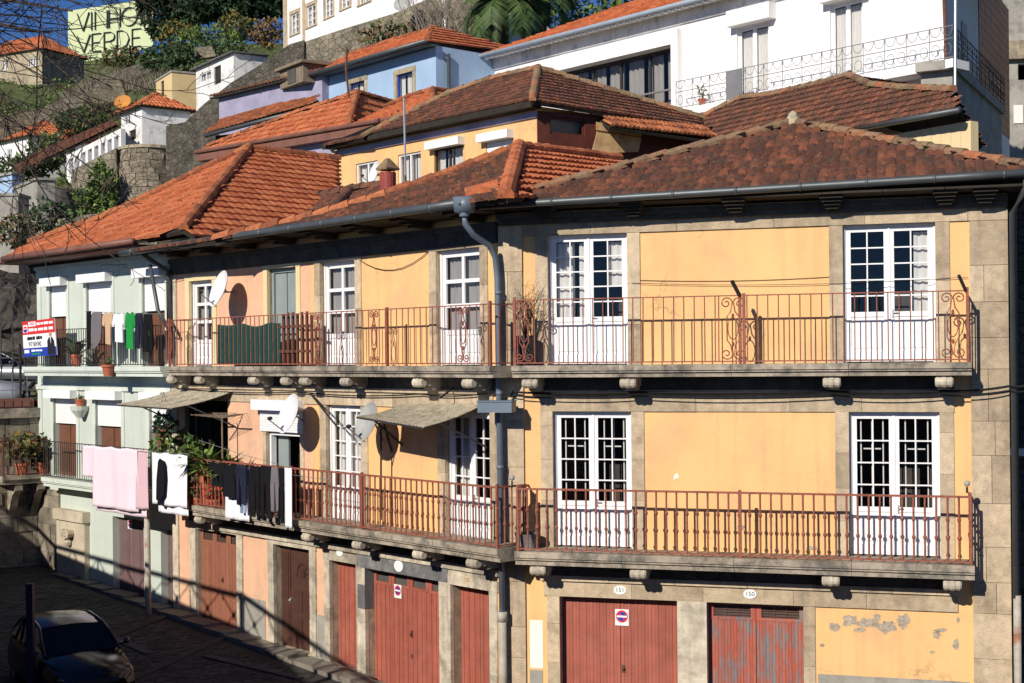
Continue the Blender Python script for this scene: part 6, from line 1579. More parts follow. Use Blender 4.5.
# bare tree at the left, rooted on the raised road outside the picture
tb = Vector((-5.5, 7.6, 5.7))
t = thing("bare_tree", "leafless tree whose fine branches hang over the upper left", "tree", tb)
rt = random.Random(23)
tm = MB(); tm.tube([tb, tb + Vector((.05, 0, 1.5)), tb + Vector((.1, .1, 3)), tb + Vector((.2, .1, 5))], [.16, .13, .1, .05], 8); tm.build("trunk", M["bark"], t)
mb = MB()
def grow(p, d, L, r, depth, bend=0, f0=.3):
    pts = [p]; q = p; dd = d
    for i in range(4):
        dd = (dd + Vector((rt.gauss(0, .13), rt.gauss(0, .13), rt.gauss(bend, .11)))).normalized(); q = q + dd * L / 4; pts.append(q)
    mb.tube(pts, [max(.0022, r * k) for k in (1, .88, .74, .62, .5)], 6 if r > .012 else 3, 0, cap=False)
    if depth == 0: return
    n = 9 if depth == 3 else 4
    for k in range(n):
        f = rt.uniform(f0, 1.0); i = min(3, int(f * 4)); o = pts[i] + (pts[i + 1] - pts[i]) * (f * 4 - i)
        nd_ = (dd * .7 + Vector((rt.gauss(0, .55), rt.gauss(0, .4), rt.gauss(-.1, .5)))).normalized()
        grow(o, nd_, min(1.2, L * rt.uniform(.28, .5)), max(.0024, r * rt.uniform(.36, .5)), depth - 1)
for (px, py, Y, z0) in ((30, 38, 8, 3.9), (72, 52, 8.4, 3.8), (15, 12, 7.5, 3.9), (92, 62, 8.2, 3.7), (40, 88, 8.3, 3.4), (5, 60, 7.8, 3.5), (60, 5, 8.2, 4.0), (45, 28, 7.7, 3.8), (5, 30, 8.1, 3.7)):
    o = tb + Vector((.1, .1, z0)); e = P(px, py, Y); d = e - o; L = d.length
    grow(o, (d.normalized() + Vector((0, 0, .06))).normalized(), L * .95, .013, 3, -.02, .5)
mb.build("branches", M["bark"], t)
# ---------------------------------------------------------------- terrace at the left: stone wall, balcony, planters, parked cars
zt_ = 5.75
sD0 = -3.4
t = thing("terrace_wall", "rubble stone wall with a planted balcony left of the green house", "stone wall", frD.pt(-1.5, 0, 0), kind="thing")
mb = MB(); rw_ = random.Random(31); z = 0.0
while z < zt_ - .3:
    h = rw_.uniform(.32, .5); x = sD0
    while x < -.02:
        L = rw_.uniform(.4, .85); e = min(x + L, 0.0); mb.fbox(frD, x + .008, e - .008, -.25, rw_.uniform(-.02, .03), z + .008, min(z + h, zt_ - .3) - .008); x = e
    z += h
mb.fbox(frD, sD0, 0, -.6, -.03, 0, zt_ - .3, tint=.0); mb.build("masonry", M["wall_block"], t)
mb = MB(); mb.fbox(frD, sD0 - .1, .15, -.7, .12, zt_ - .3, zt_ - .02); mb.build("coping", M["slab_stone"], t)
sb0, sb1 = frD.S(2, 478, .75), -.02
mb = MB(); slab(mb, frD, sb0, sb1, .8, 3.8, th=.24); bb = mb.build("balcony", M["slab_stone"], t)
railing(frD, bb, sb0 + .05, sb1 - .05, .73, 3.8, 1.05, .15, 'plain', "iron_brown", ret=(True, True))
for s_ in (sb0 + .4, sb1 - .3):
    c = MB(); c.prism([frD.pt(s_, 0, 3.55), frD.pt(s_, .7, 3.55), frD.pt(s_, .66, 3.36), frD.pt(s_, .4, 3.2), frD.pt(s_, .2, 2.85), frD.pt(s_, 0, 2.6)], frD.u * .22); c.build("corbel", M["slab_stone"], bb)
# planter box on the wall, the mesh fence and what stands behind it
mb = MB(); mb.fbox(frD, sD0, -.15, -.45, -.05, zt_ + .0, zt_ + .26); 
for i in range(12): mb.fbox(frD, sD0 + .05 + i * .26, sD0 + .27 + i * .26, -.05, -.02, zt_ + .03, zt_ + .22)
tag(mb.build("planter_trough", M["gutter_brown"]), "long terracotta trough along the terrace wall top", "planter")
t = thing("mesh_fence", "grey metal mesh fence in front of parked cars on the terrace", "fence", frD.pt(-1.7, -.6, zt_), kind="thing")
mb = MB(); frF = Frame(frD.pt(.9, -.75, 0).x, frD.pt(.9, -.75, 0).y, frD.u.x, frD.u.y)
for i in range(12):
    x = -4.6 + i * .45; mb.fbox(frF, x - .012, x + .012, -.01, .01, zt_, zt_ + 1.15)
for z in (.25, .5, .75, 1.0, 1.15): mb.fbox(frF, -4.6, .35, -.008, .008, zt_ + z - .01, zt_ + z + .01)
mb.build("mesh_panel", M["iron_grey"], t)
for x in (-4.6, -2.9, -1.2, .35): mb = MB(); mb.fbox(frF, x - .03, x + .03, -.03, .03, zt_, zt_ + 1.9); mb.build("post", M["iron_dark"], t)
t = thing("garden_fence", "tall dark railing fence on the terrace behind the banner", "fence", P(20, 370, 52), kind="thing")
mb = MB(); frK = Frame(P(40, 370, 51).x, 51, 1, -.12); z0, z1 = frK.Z(20, 372), frK.Z(20, 312)
for i in range(14): mb.fbox(frK, -6 + i * .45, -6 + i * .45 + .035, 0, .035, z0 - 1, z1)
for z in (z0 + .5, z1 - .4): mb.fbox(frK, -6, .3, .04, .07, z, z + .05)
mb.build("rail", M["iron_dark"], t)
mb = MB(); rk = random.Random(9)
nx, nz = 48, 40; vs_ = []; fs = []
for j in range(nz + 1):
    for i in range(nx + 1):
        x = -38 + 24 * i / nx; v = j / nz; top = 10.6 + 1.1 * noise.noise(Vector((x * .22, 3.3, 0))) - .12 * max(0, x + 22)
        z = 4.5 + (top - 4.5) * min(1, v / .55); y = 56.5 + .3 * (z - 4.5) + (max(0, v - .55) / .45) * 14
        if v > .55: z = top + (v - .55) / .45 * 1.2
        q = Vector((x * .35, y * .3, z * .4)); q2 = q * 3.1
        dsp = 1.3 * noise.noise(q) + .5 * noise.noise(q2) + .22 * noise.noise(q * 8.3)
        vs_.append((x, y + dsp * (1 if v < .6 else .4), z + (.35 * noise.noise(q2 + Vector((5, 5, 5))) + .15 * noise.noise(q * 9) if v > .4 else 0)))
for j in range(nz):
    for i in range(nx): b = j * (nx + 1) + i; fs.append((b, b + 1, b + nx + 2, b + nx + 1))
mb.add(vs_, fs); tag(mb.build("rock_face", M["rock"]), kind="structure")

def car(label, loc, rz, paint, glassm="car_glass", simple=False):
    t = thing("parked_car", label, "car", loc)
    R = Matrix.Translation(Vector(loc)) @ Matrix.Rotation(rz, 4, 'Z')
    def X(x, y, z): return R @ Vector((x, y, z))
    # stations along the length (front +x): (x, half width, sill z, belt z)
    body = [(2.0, .62, .32, .55), (1.93, .76, .24, .68), (1.7, .83, .2, .78), (1.2, .86, .19, .88), (.75, .87, .19, .95), (-.2, .87, .19, .96), (-1.2, .86, .2, .97), (-1.7, .82, .24, .95), (-1.9, .74, .3, .85), (-1.96, .64, .36, .62)]
    mb = MB(); ring = []
    for (x, w, a, b) in body:
        ring.append([X(x, -w * .86, a), X(x, -w, a + .12), X(x, -w * 1.0, (a + b) / 2), X(x, -w * .96, b - .1), X(x, -w * .86, b), X(x, 0, b + .035), X(x, w * .86, b), X(x, w * .96, b - .1), X(x, w, (a + b) / 2), X(x, w, a + .12), X(x, w * .86, a)])
    vs_ = [p for r_ in ring for p in r_]; m = 11
    fs = [(i * m + k, i * m + (k + 1) % m, (i + 1) * m + (k + 1) % m, (i + 1) * m + k) for i in range(len(body) - 1) for k in range(m)] + [tuple(range(m)), tuple(range(len(vs_) - 1, len(vs_) - m - 1, -1))]
    mb.add(vs_, fs); o = mb.build("body", M[paint], t, smooth=True)
    # roof and pillars
    cab = [(.98, .70, .94), (.62, .68, 1.16), (.22, .63, 1.36), (-.15, .61, 1.43), (-.7, .61, 1.45), (-1.25, .60, 1.40), (-1.62, .66, 1.15), (-1.8, .70, .95)]
    r = MB(); prof = []
    for (x, w, z) in cab[2:6]: prof.append([X(x, -w, z - .03), X(x, -w * .8, z + .01), X(x, 0, z + .035), X(x, w * .8, z + .01), X(x, w, z - .03)])
    vs_ = [p for q in prof for p in q]; r.add(vs_, [(i * 5 + k, i * 5 + k + 1, (i + 1) * 5 + k + 1, (i + 1) * 5 + k) for i in range(3) for k in range(4)])
    for s in (-1, 1):
        r.tube([X(1.0, s * .74, .94), X(.62, s * .7, 1.17), X(.22, s * .635, 1.36), X(-.15, s * .615, 1.41), X(-.7, s * .615, 1.43), X(-1.25, s * .605, 1.37), X(-1.62, s * .67, 1.13), X(-1.8, s * .72, .94)], .035, 6)
        r.tube([X(-.25, s * .82, .95), X(-.3, s * .615, 1.41)], .03, 6); r.tube([X(-1.05, s * .82, .96), X(-1.1, s * .61, 1.39)], .03, 6)
    r.build("cabin_roof", M[paint], t, smooth=True)
    g_ = MB(); g_.quad(X(.98, -.73, .95), X(.98, .73, .95), X(.22, .62, 1.37), X(.22, -.62, 1.37)); g_.build("windscreen", M[glassm], t)
    g_ = MB(); g_.quad(X(-1.8, -.70, .95), X(-1.8, .70, .95), X(-1.25, .58, 1.39), X(-1.25, -.58, 1.39)); g_.build("rear_window", M[glassm], t)
    for s in (-1, 1):
        g_ = MB(); g_.poly([X(.95, s * .76, .95), X(-1.75, s * .75, .96), X(-1.25, s * .6, 1.37), X(.22, s * .625, 1.36)]); g_.build("side_window", M[glassm], t)
        l = MB(); l.ball(X(1.82, s * .6, .62), .16, 0, 10, (.7, .9, .55)); l.build("headlight", M["lamp_lens"], t, smooth=True)
        mr = MB(); mr.ball(X(.72, s * .98, 1.02), .11, 0, 8, (.6, 1, .65)); mr.bar(X(.75, s * .8, .98), X(.72, s * .95, 1.0), .04); mr.build("wing_mirror", M[paint], t, smooth=True)
        for x in (1.25, -1.25):
            ax = (R.to_3x3() @ Vector((0, s, 0)))
            wh = MB(); wh.lathe([(.18, -.18), (.29, -.17), (.31, -.1), (.31, -.02), (.28, .02), (.19, .02)], X(x, s * .8, .31), ax, 18); wo = wh.build("wheel", M["tyre"], t, smooth=False)
            rm_ = MB(); rm_.lathe([(0, .03), (.05, .03), (.18, .005), (.2, .02), (.2, -.02), (0, -.03)], X(x, s * .8, .31), ax, 14); rm_.build("rim", M["rim"], wo)
    n = MB(); n.box8([X(1.985, -.26, .36), X(1.985, .26, .36), X(1.985, .26, .47), X(1.985, -.26, .47), X(2.01, -.26, .36), X(2.01, .26, .36), X(2.01, .26, .47), X(2.01, -.26, .47)]); n.build("number_plate", M["white_plastic"], t)
    gl = MB(); gl.box8([X(1.9, -.42, .5), X(1.9, .42, .5), X(1.9, .42, .6), X(1.9, -.42, .6), X(2.004, -.42, .5), X(2.004, .42, .5), X(2.004, .42, .6), X(2.004, -.42, .6)]); gl.build("grille", M["iron_dark"], t)
    inn = MB(); inn.box8([X(.7, -.7, .5), X(.7, .7, .5), X(-1.6, .7, .5), X(-1.6, -.7, .5), X(.7, -.7, .93), X(.7, .7, .93), X(-1.6, .7, .93), X(-1.6, -.7, .93)]); 
    for s in (-.36, .36): inn.box8([X(-.3, s - .22, .9), X(-.3, s + .22, .9), X(-.3, s + .18, 1.28), X(-.3, s - .18, 1.28), X(-.4, s - .22, .9), X(-.4, s + .22, .9), X(-.45, s + .18, 1.28), X(-.45, s - .18, 1.28)])
    inn.build("seats", M["room"], t)
    return t
cpos = on_level(50, 655, 1.2)
car("dark blue black hatchback parked in the shaded street by the post", (cpos.x + .22, cpos.y + .5, gz(cpos)), math.atan2(-.84, .54), "car_dark")
pc = P(5, 388, 47.5); car("silver car behind the mesh fence on the terrace", (pc.x - 2.2, pc.y + 2.5, zt_ - .25), math.atan2(.1, 1), "car_silver")
pc = P(2, 355, 50.0); car("dark grey car parked farther back under the tall fence", (pc.x - 1.2, 53.5, zt_ + .3), math.atan2(-.1, 1), "car_grey")
c = P(30, 585, 27.5); mb = MB(); mb.bar(Vector((c.x, c.y, 0)), c, .13, .13); mb.bar(c, c + Vector((0, 0, .03)), .15, .15); tag(mb.build("square_post", M["post_blue"]), "thin dark square post standing beside the parked hatchback", "post")
# ---------------------------------------------------------------- awnings, dishes, shades
def awning(fr, w1, w2, o1, o2, D, label, strut=True, seed=0):
    a, b = P2(fr, *w1, .03), P2(fr, *w2, .03); c, d = P2(fr, *o2, D), P2(fr, *o1, D)
    t = thing("awning", label, "awning", a)
    mb = MB(); n = 40; vs_ = []; fs = []
    for j in range(5):
        for i in range(n + 1):
            u_ = i / n; v_ = j / 4
            p = (a * (1 - u_) + b * u_) * (1 - v_) + (d * (1 - u_) + c * u_) * v_
            vs_.append(p + Vector((0, 0, .018 * math.sin(i * math.pi * .9) - .05 * math.sin(v_ * math.pi))))
    N = len(vs_); vs_ += [p - Vector((0, 0, .012)) for p in vs_]
    for o in (0, N):
        for j in range(4):
            for i in range(n): q = o + j * (n + 1) + i; fs.append((q, q + 1, q + n + 2, q + n + 1))
    for i in range(n): q = 4 * (n + 1) + i; fs.append((q, q + 1, q + 1 + N, q + N))
    mb.add(vs_, fs); mb.build("sheet", M["fibreglass"], t)
    s = MB()
    for (top, wl) in (((d * .75 + a * .25), a), ((c * .75 + b * .25), b)): s.bar(top - Vector((0, 0, .05)), wl - Vector((0, 0, .85)), .035)
    s.bar(d - Vector((0, 0, .03)), c - Vector((0, 0, .03)), .035); s.bar(d * .5 + a * .5 - Vector((0, 0, .07)), c * .5 + b * .5 - Vector((0, 0, .07)), .03)
    s.build("strut", M["iron_dark"], t)
awning(frB, (402, 404), (486, 403), (357, 416), (424, 427), 1.35, "mossy corrugated awning over the balcony door beside the downpipe")
awning(frB, (176, 389), (234, 391), (116, 404), (172, 408), 1.35, "mossy corrugated awning at the left end of the peach wall")
c = frA.pt(-.12, .55, 5.93); t = thing("junction_box", "grey metal box held out on the house corner beside the downpipe", "metal box", c)
z = frA.Z(497, 407, .5); a, b = frA.S(480, 407, .5), frA.S(514, 407, .5)
mb = MB(); mb.fbox(frA, a, b, .36, .66, z - .1, z + .1); mb.fbox(frA, a - .01, b + .01, .34, .68, z + .101, z + .125); mb.build("casing", M["pipe_blue"], t)
mb = MB(); mb.fbox(frA, b - .14, b - .06, .0, .36, z - .05, z + .0); mb.build("bracket", M["iron_dark"], t)
mb = MB(); s, z = frA.hit(519, 333, .1); mb.fbox(frA, s - .02, s + .02, .05, .1, z, z + .5); 
dn = Vector((-.80, -.50, .33))
def dish_on(fr, px, py, d, r, foot, label, m="dish_white"):
    s, z = fr.hit(px, py, d); f = fr.hit(*foot, 0.0); dish(fr.pt(s, d, z), dn, r, fr.pt(f[0], .02, f[1]), label, m)
dish_on(frB, 222, 290, .55, .45, (233, 292), "white satellite dish high on the peach wall")
dish_on(frB, 292, 415, .6, .45, (303, 420), "white satellite dish beside the white shutter box")
dish_on(frB, 370, 423, .6, .42, (383, 440), "grey satellite dish on a mast in front of the ochre wall", "dish_grey")
mb = MB(); a, b = P2(frB, 381, 425, .35), P2(frB, 381, 520, .35); mb.tube([a, b], .022, 6); mb.tube([P2(frB, 381, 460, .35), P2(frB, 393, 455, .05)], .015, 5); mb.bar(P2(frB, 384, 424, .2), P2(frB, 392, 452, .06), .05); tag(mb.build("dish_mast", M["iron_dark"]), "slim iron mast carrying the grey dish on the balcony", "mast")
# green netting and folded dark red screen on the upper balcony rail
D_ = .52
a, b = frB.S(218, 340, D_), frB.S(281, 340, D_); z0, z1 = Z2 + .05, Z2 + 1.0
cloth(frB, a, b, z0, z1, D_, "mesh_green", "netting_screen", "dark green shade netting tied inside the upper balcony railing", "netting", amp=.012, waves=4, seed=3, shape=lambda x, y: (0, -.05 * math.sin(max(0, min(1, (x - .45) / .4)) * 3.14) * y))
t = thing("slatted_screen", "rusty red slatted screen leaning on the upper balcony railing", "screen", frB.pt(frB.S(298, 340, .5), .5, Z2))
mb = MB(); a, b = frB.S(281, 340, .5), frB.S(311, 340, .5); n = 13
for i in range(n): x = a + (b - a) * i / n; mb.fbox(frB, x, x + .05, .42 + .05 * (i % 2), .46 + .05 * (i % 2), Z2 + .03, Z2 + 1.12 + .04 * (i % 3))
mb.build("slat", M["iron_brown"], t); mb = MB(); mb.fbox(frB, a - .03, b + .03, .53, .55, Z2 + .3, Z2 + .36); mb.fbox(frB, a - .03, b + .03, .53, .55, Z2 + .85, Z2 + .91); mb.build("crossbar", M["iron_brown"], t)
# drying rack
t = thing("drying_rack", "folding umbrella drying rack on the balcony behind the plants", "drying rack", frB.pt(frB.S(222, 455, .45), .45, Z1))
cpt = P2(frB, 222, 418, .5); mb = MB(); mb.tube([Vector((cpt.x, cpt.y, Z1)), cpt + Vector((0, 0, .12))], .02, 6)
for k in range(4):
    a = k * math.pi / 2 + .5; mb.bar(cpt, cpt + Vector((math.cos(a) * .75, math.sin(a) * .75, .1)), .025)
for rr in (.3, .45, .6, .74):
    ps = [cpt + Vector((math.cos(k * math.pi / 2 + .5) * rr, math.sin(k * math.pi / 2 + .5) * rr, .1 * rr / .75)) for k in range(5)]; mb.tube(ps, .006, 3, cap=False)
mb.build("rack", M["wood_weathered"], t)
# ---------------------------------------------------------------- plants in pots
def at(fr, px, py, d, z): s = fr.S(px, py, d); return fr.pt(s, d, z)
pot_plant(at(frB, 193, 470, .5, Z1), .17, .6, "tall leafy plant behind the railing at the end of the balcony", fol=((0, 0, .5), (.35, .3, .6)), n=260, size=.16, seed=121)
pot_plant(at(frB, 207, 470, .55, Z1), .18, .8, "spiky light green plant left of the drying rack", fol=((0, 0, .3), (.3, .3, .75)), n=130, size=.4, mis=("leaf_bright", "leaf_mid"), seed=122, spiky=True)
pot_plant(at(frB, 228, 470, .55, Z1), .18, .8, "broad spiky plant right of the drying rack pole", fol=((0, 0, .3), (.3, .3, .65)), n=120, size=.4, mis=("leaf_bright", "leaf_mid"), seed=123, spiky=True)
pot_plant(at(frB, 215, 480, .6, Z1), .14, .25, "small red flowered plant low behind the balcony bars", fol=((0, 0, .2), (.25, .2, .25)), n=120, size=.1, mis=("leaf_mid", "cloth_red"), seed=124)
pot_plant(at(frB, 200, 490, .6, Z1), .15, .25, "trailing plant with reddish leaves by the railing corner", fol=((0, 0, .25), (.3, .25, .4)), n=160, size=.12, mis=("leaf_brown", "leaf_mid"), seed=125)
t = thing("hanging_basket", "dark hanging basket plant below the left awning", "hanging basket", P2(frC, 164, 432, .9)); c = P2(frC, 164, 432, .9)
mb = MB(); mb.lathe([(0, 0), (.14, .02), (.2, .16), (.19, .17), (0, .12)], c, n=12); mb.build("pot", M["gutter_brown"], t); mb = MB(); leaf_cloud(mb, c + Vector((0, 0, .22)), (.28, .28, .22), 150, .14, (0,), 126); mb.build("foliage", M["leaf_dark"], t)
mb = MB(); [mb.tube([c + Vector((x, 0, .16)), c + Vector((0, 0, 1.0))], .006, 3) for x in (-.19, .19)]; mb.build("hanger", M["iron_dark"], t)
pot_plant(at(frC, 170, 455, .45, 3.78), .2, .35, "bushy potted shrub at the corner below the hanging basket", fol=((0, 0, .7), (.5, .4, .6)), n=380, size=.15, seed=127)
pot_plant(at(frD, 43, 470, .5, 3.8), .2, .34, "dark leafed plant in a red pot on the stone balcony", fol=((-.05, 0, .35), (.4, .35, .42)), n=220, size=.15, mis=("leaf_dark", "leaf_mid"), seed=128)
pot_plant(at(frD, 22, 470, .5, 3.8), .2, .34, "autumn coloured bush hanging over the stone balcony rail", fol=((0, -.1, .55), (.6, .45, .4)), n=300, size=.14, mis=("leaf_brown", "leaf_gold", "leaf_mid"), seed=129)
pot_plant(P2(frD, 42, 408, -.2) , .19, .24, "small terracotta pot on the terrace wall corner", fol=((0, 0, .15), (.16, .16, .2)), n=70, size=.1, mis=("leaf_bright",), seed=131)
t = thing("wall_planter", "mint half-round wall planter holding a small red pot", "planter", P2(frC, 80, 418, .2)); c = P2(frC, 80, 418, .16)
mb = MB(); mb.lathe([(0, 0), (.1, .02), (.25, .22), (.28, .34), (.25, .34), (0, .3)], c, n=14); mb.build("bowl", M["plaster_green_trim"], t)
pot_plant(c + Vector((0, 0, .31)), .13, .22, "small red pot standing in the mint wall planter", fol=((0, 0, .06), (.1, .1, .08)), n=30, size=.07, mis=("leaf_mid",), seed=132)
t = pot_plant(at(frC, 76, 345, .5, Z2), .17, .34, "spiky plant in a red pot beside the banner", fol=((0, 0, .2), (.2, .2, .6)), n=26, size=.4, mis=("leaf_mid", "leaf_brown"), seed=133, spiky=True)
pot_plant(at(frC, 108, 352, .8, Z2 - .25), .17, .3, "red pot hung low on the green house balcony", fol=((0, 0, .08), (.14, .14, .1)), n=40, size=.08, mis=("leaf_mid",), seed=134)
b = at(frA, 525, 345, .35, Z2)
t = thing("dead_plant", "dry leafless plant in a dark bin at the end of the upper balcony", "plant", b)
mb = MB(); mb.lathe([(0, 0), (.17, 0), (.2, .55), (.21, .56), (.18, .56), (0, .5)], b, n=14); mb.build("pot", M["iron_dark"], t)
mb = MB(); rd = random.Random(77)
for k in range(26):
    a = rd.uniform(0, 6.28); p1 = b + Vector((0, 0, .5)); p2 = p1 + Vector((math.cos(a) * .15, math.sin(a) * .1, rd.uniform(.3, .6))); p3 = p2 + Vector((math.cos(a) * rd.uniform(.05, .3), math.sin(a) * .15, rd.uniform(.1, .55)))
    mb.tube([p1, p2, p3], [.008, .006, .003], 3, cap=False)
    for j in range(3): q = p2 + (p3 - p2) * rd.random(); mb.tube([q, q + Vector((rd.gauss(0, .12), rd.gauss(0, .1), rd.uniform(0, .2)))], .003, 3, cap=False)
mb.build("stems", M["bark"], t)
b = at(frA, 527, 545, .4, Z1); mb = MB(); mb.lathe([(0, 0), (.17, 0), (.23, .3), (.24, .3), (.2, .29), (0, .05)], b, n=16); tag(mb.build("bucket", M["granite_dark"]), "dark grey bucket at the left end of the lower balcony", "bucket")

# ---------------------------------------------------------------- washing
LG_ = "washing hung on lines in front of the balconies"
def hang(fr, x0, y0, x1, y1, d, m, name, label, **k):
    s0, s1, z0, z1 = fr.rect(x0, y0, x1, y1, d); return cloth(fr, s0, s1, z0, z1, d, m, name, label, "laundry", LG_, **k)
hang(frC, 94, 447, 137, 509, 1.02, "cloth_pink", "bed_sheet", "large pale pink sheet hanging in the sun", amp=.035, waves=1.5, seed=1)
hang(frC, 135, 449, 148, 509, .96, "cloth_rose", "bed_sheet", "darker rose sheet edge hanging behind the pale pink sheet", amp=.05, waves=1, seed=2)
hang(frC, 97, 492, 146, 514, .9, "cloth_pink", "bed_sheet", "lower layer of pink bedding showing under the large sheet", amp=.02, waves=1.5, seed=3)
hang(frC, 83, 445, 94, 477, 1.0, "cloth_pink", "towel", "narrow pink towel left of the large sheet", amp=.02, waves=1, seed=4)
hang(frC, 152, 453, 188, 506, .98, "cloth_white", "bed_sheet", "white sheet hanging behind a black jacket", amp=.04, waves=1.6, seed=5)
hang(frC, 158, 497, 188, 514, .9, "cloth_white", "towel", "white cloth hem below the white sheet", amp=.02, waves=2, seed=6)
s, z = frC.hit(162, 460, 1.08); garment(frC, s, z, 1.1, [(x * .62 + .05 * z_, z_) for x, z_ in [(-.1, .03), (-.2, -.04), (-.34, -.5), (-.37, -.98), (-.28, -1.0), (-.2, -.72), (-.16, -1.1), (.06, -1.12), (.1, -.95), (.26, -.86), (.3, -.45), (.2, -.1), (.08, .0)]], "cloth_black", "jacket", "black jacket pegged in front of the white sheet", "laundry", LG_, seed=7)
hang(frB, 226, 466, 250, 520, .86, "cloth_white", "towel", "white cloth behind the black clothes at the left of the line", amp=.02, waves=2, seed=8)
hang(frB, 285, 467, 292, 528, 1.0, "cloth_white", "towel", "narrow white towel at the right end of the line", amp=.015, waves=1, seed=9)
def gm(px, py, d, o, m, name, label, seed):
    s, z = frB.hit(px, py, d); garment(frB, s, z, d, o, m, name, label, "laundry", LG_, seed=seed)
gm(217, 462, 1.02, sc(SHIRT, .9), "cloth_black", "shirt", "black shirt at the left end of the dark washing", 11)
gm(229, 463, 1.0, sc(SHIRT, .95, 1.25), "cloth_black", "shirt", "long black shirt second from the left in the dark washing", 12)
gm(241, 465, 1.03, sc(TROUSERS, 1.0, .95), "cloth_navy", "trousers", "navy trousers in the middle of the dark washing", 13)
gm(243, 484, .97, sc(TROUSERS, .8, .7), "cloth_denim", "jeans", "pale blue jeans under the navy trousers", 14)
gm(255, 466, 1.0, sc(TROUSERS, 1.05, 1.2), "cloth_black", "trousers", "long black trousers right of the jeans", 15)
gm(266, 466, 1.03, sc(TROUSERS, 1.0, 1.25), "cloth_black", "trousers", "longest black trousers near the grey top", 16)
gm(275, 468, 1.01, sc(TROUSERS, .6, 1.0), "cloth_grey", "trousers", "grey leggings between black trousers and white towel", 17)
gm(281, 468, .98, sc(TROUSERS, .6, 1.3), "cloth_black", "leggings", "black leggings beside the narrow white towel", 18)
def gc(px, py, d, o, m, name, label, seed):
    s, z = frC.hit(px, py, d); garment(frC, s, z, d, o, m, name, label, "laundry", "clothes on the green house's upper balcony", seed=seed)
gc(89, 311, .82, sc(TROUSERS, .55, 1.1), "cloth_black", "trousers", "black trousers at the left end of the upper washing", 21)
gc(97, 312, .85, sc([(-.26, 0), (-.3, -.6), (-.24, -1.0), (.0, -.9), (.26, -.75), (.3, -.2), (.26, 0)], 1), "cloth_grey", "jumper", "grey jumper on the upper green balcony", 22)
gc(108, 312, .85, sc(SHIRT, .75, 1.35), "cloth_beige", "shirt", "beige shirt on the upper green balcony", 23)
gc(119, 313, .86, sc(SHIRT, .75, 1.2), "cloth_white", "shirt", "white shirt between the beige and the green one", 24)
gc(130, 312, .86, sc(SHIRT, .62, 1.5), "cloth_green", "shirt", "bright green shirt on the upper balcony", 25)
gc(139, 313, .84, sc(TROUSERS, .8, .95), "cloth_navy", "trousers", "navy trousers right of the bright green shirt", 26)
gc(148, 314, .82, sc(TROUSERS, .9, 1.0), "cloth_black", "trousers", "black trousers at the right end of the upper washing", 27)
for (fr, a, b, d, lab) in ((frC, (82, 446), (189, 454), .99, "thin clothes line carrying the pink and white sheets"), (frB, (207, 461), (330, 480), .95, "thin clothes line carrying the black clothes"), (frC, (85, 311), (165, 314), .84, "thin clothes line along the upper green balcony"), (frB, (198, 440), (292, 468), .9, "slack empty clothes line above the black clothes")):
    mb = MB(); p, q = P2(fr, *a, d), P2(fr, *b, d); mb.tube([p, (p + q) / 2 - Vector((0, 0, .03)), q], .006, 4); tag(mb.build("clothes_line", M["iron_grey"]), lab, "clothes line")
# banner on the green house
t = thing("sale_banner", "red white and blue sale banner tied to the upper green balcony", "banner", P2(frC, 39, 357, .75))
def BP(u_, v_, d=.0):
    A, B, C_, D2 = bq; p = (A * (1 - u_) + B * u_) * (1 - v_) + (D2 * (1 - u_) + C_ * u_) * v_; return p + frC.n * d
bq = [P2(frC, 24, 357, .76), P2(frC, 57, 355, .76), P2(frC, 54, 318, .76), P2(frC, 22, 322, .76)]
bu, bv = (bq[1] - bq[0]).normalized(), (bq[3] - bq[0]).normalized()
mb = MB(); mb.prism(bq, -frC.n * .02, 0)
def patch(u0, u1, v0, v1, mi, d=.004): mb.poly([BP(u0, v0, d), BP(u1, v0, d), BP(u1, v1, d), BP(u0, v1, d)], mi)
patch(0, 1, .62, 1, 1); patch(0, 1, 0, .24, 2); patch(.03, .17, .68, .9, 0, .005); patch(.2, .43, .84, .97, 0, .005)
W_, H_ = (bq[1] - bq[0]).length, (bq[3] - bq[0]).length
for v0, v1, mi, pts in ((.86, .94, 0, (.46, .56, .58, .66, .68, .82, .84, .96)), (.7, .79, 0, (.2, .36, .38, .47, .5, .66, .68, .78, .82, .95)), (.46, .56, 3, (.14, .2, .205, .3, .31, .38, .42, .47, .475, .53, .54, .6)), (.13, .19, 0, (.25, .36, .37, .48, .49, .58)), (.1, .2, 0, (.03, .18))):
    for a_, b_ in zip(pts[::2], pts[1::2]): patch(a_, b_, v0 + .012 * ((a_ * 37) % 1), v1 - .012 * ((b_ * 53) % 1), mi, .0065)
patch(.26, .52, .05, .09, 5, .0065)
add_text(mb, "VENDE", .13, BP(.315, .905, .008), bu, bv, 1, .8); add_text(mb, "917 569 842", .19, BP(.37, .34, .008), bu, bv, 3, .85)
def pd(u_, v_, ru_, rv_, mi): mb.poly([BP(u_ + ru_ * math.cos(k * .524), v_ + rv_ * math.sin(k * .524), .008) for k in range(12)], mi)
mb.poly([BP(*q, .007) for q in ((.74, .02), (.97, .02), (.95, .4), (.9, .5), (.81, .5), (.75, .4))], 3); pd(.855, .58, .045, .07, 4); pd(.1, .77, .06, .09, 2); mb.poly([BP(.1 + .06 * math.cos(k * .349), .79 + .07 * math.sin(k * .349), .0085) for k in range(10)], 1); patch(.04, .16, .775, .8, 0, .009); mb.poly([BP(*q, .009) for q in ((.84, .5), (.87, .5), (.855, .3))], 0)
mb.build("print", [M["white_plastic"], M["sign_red"], M["sign_blue"], M["ink_black"], M["skin"], M["cloth_green"]], t)
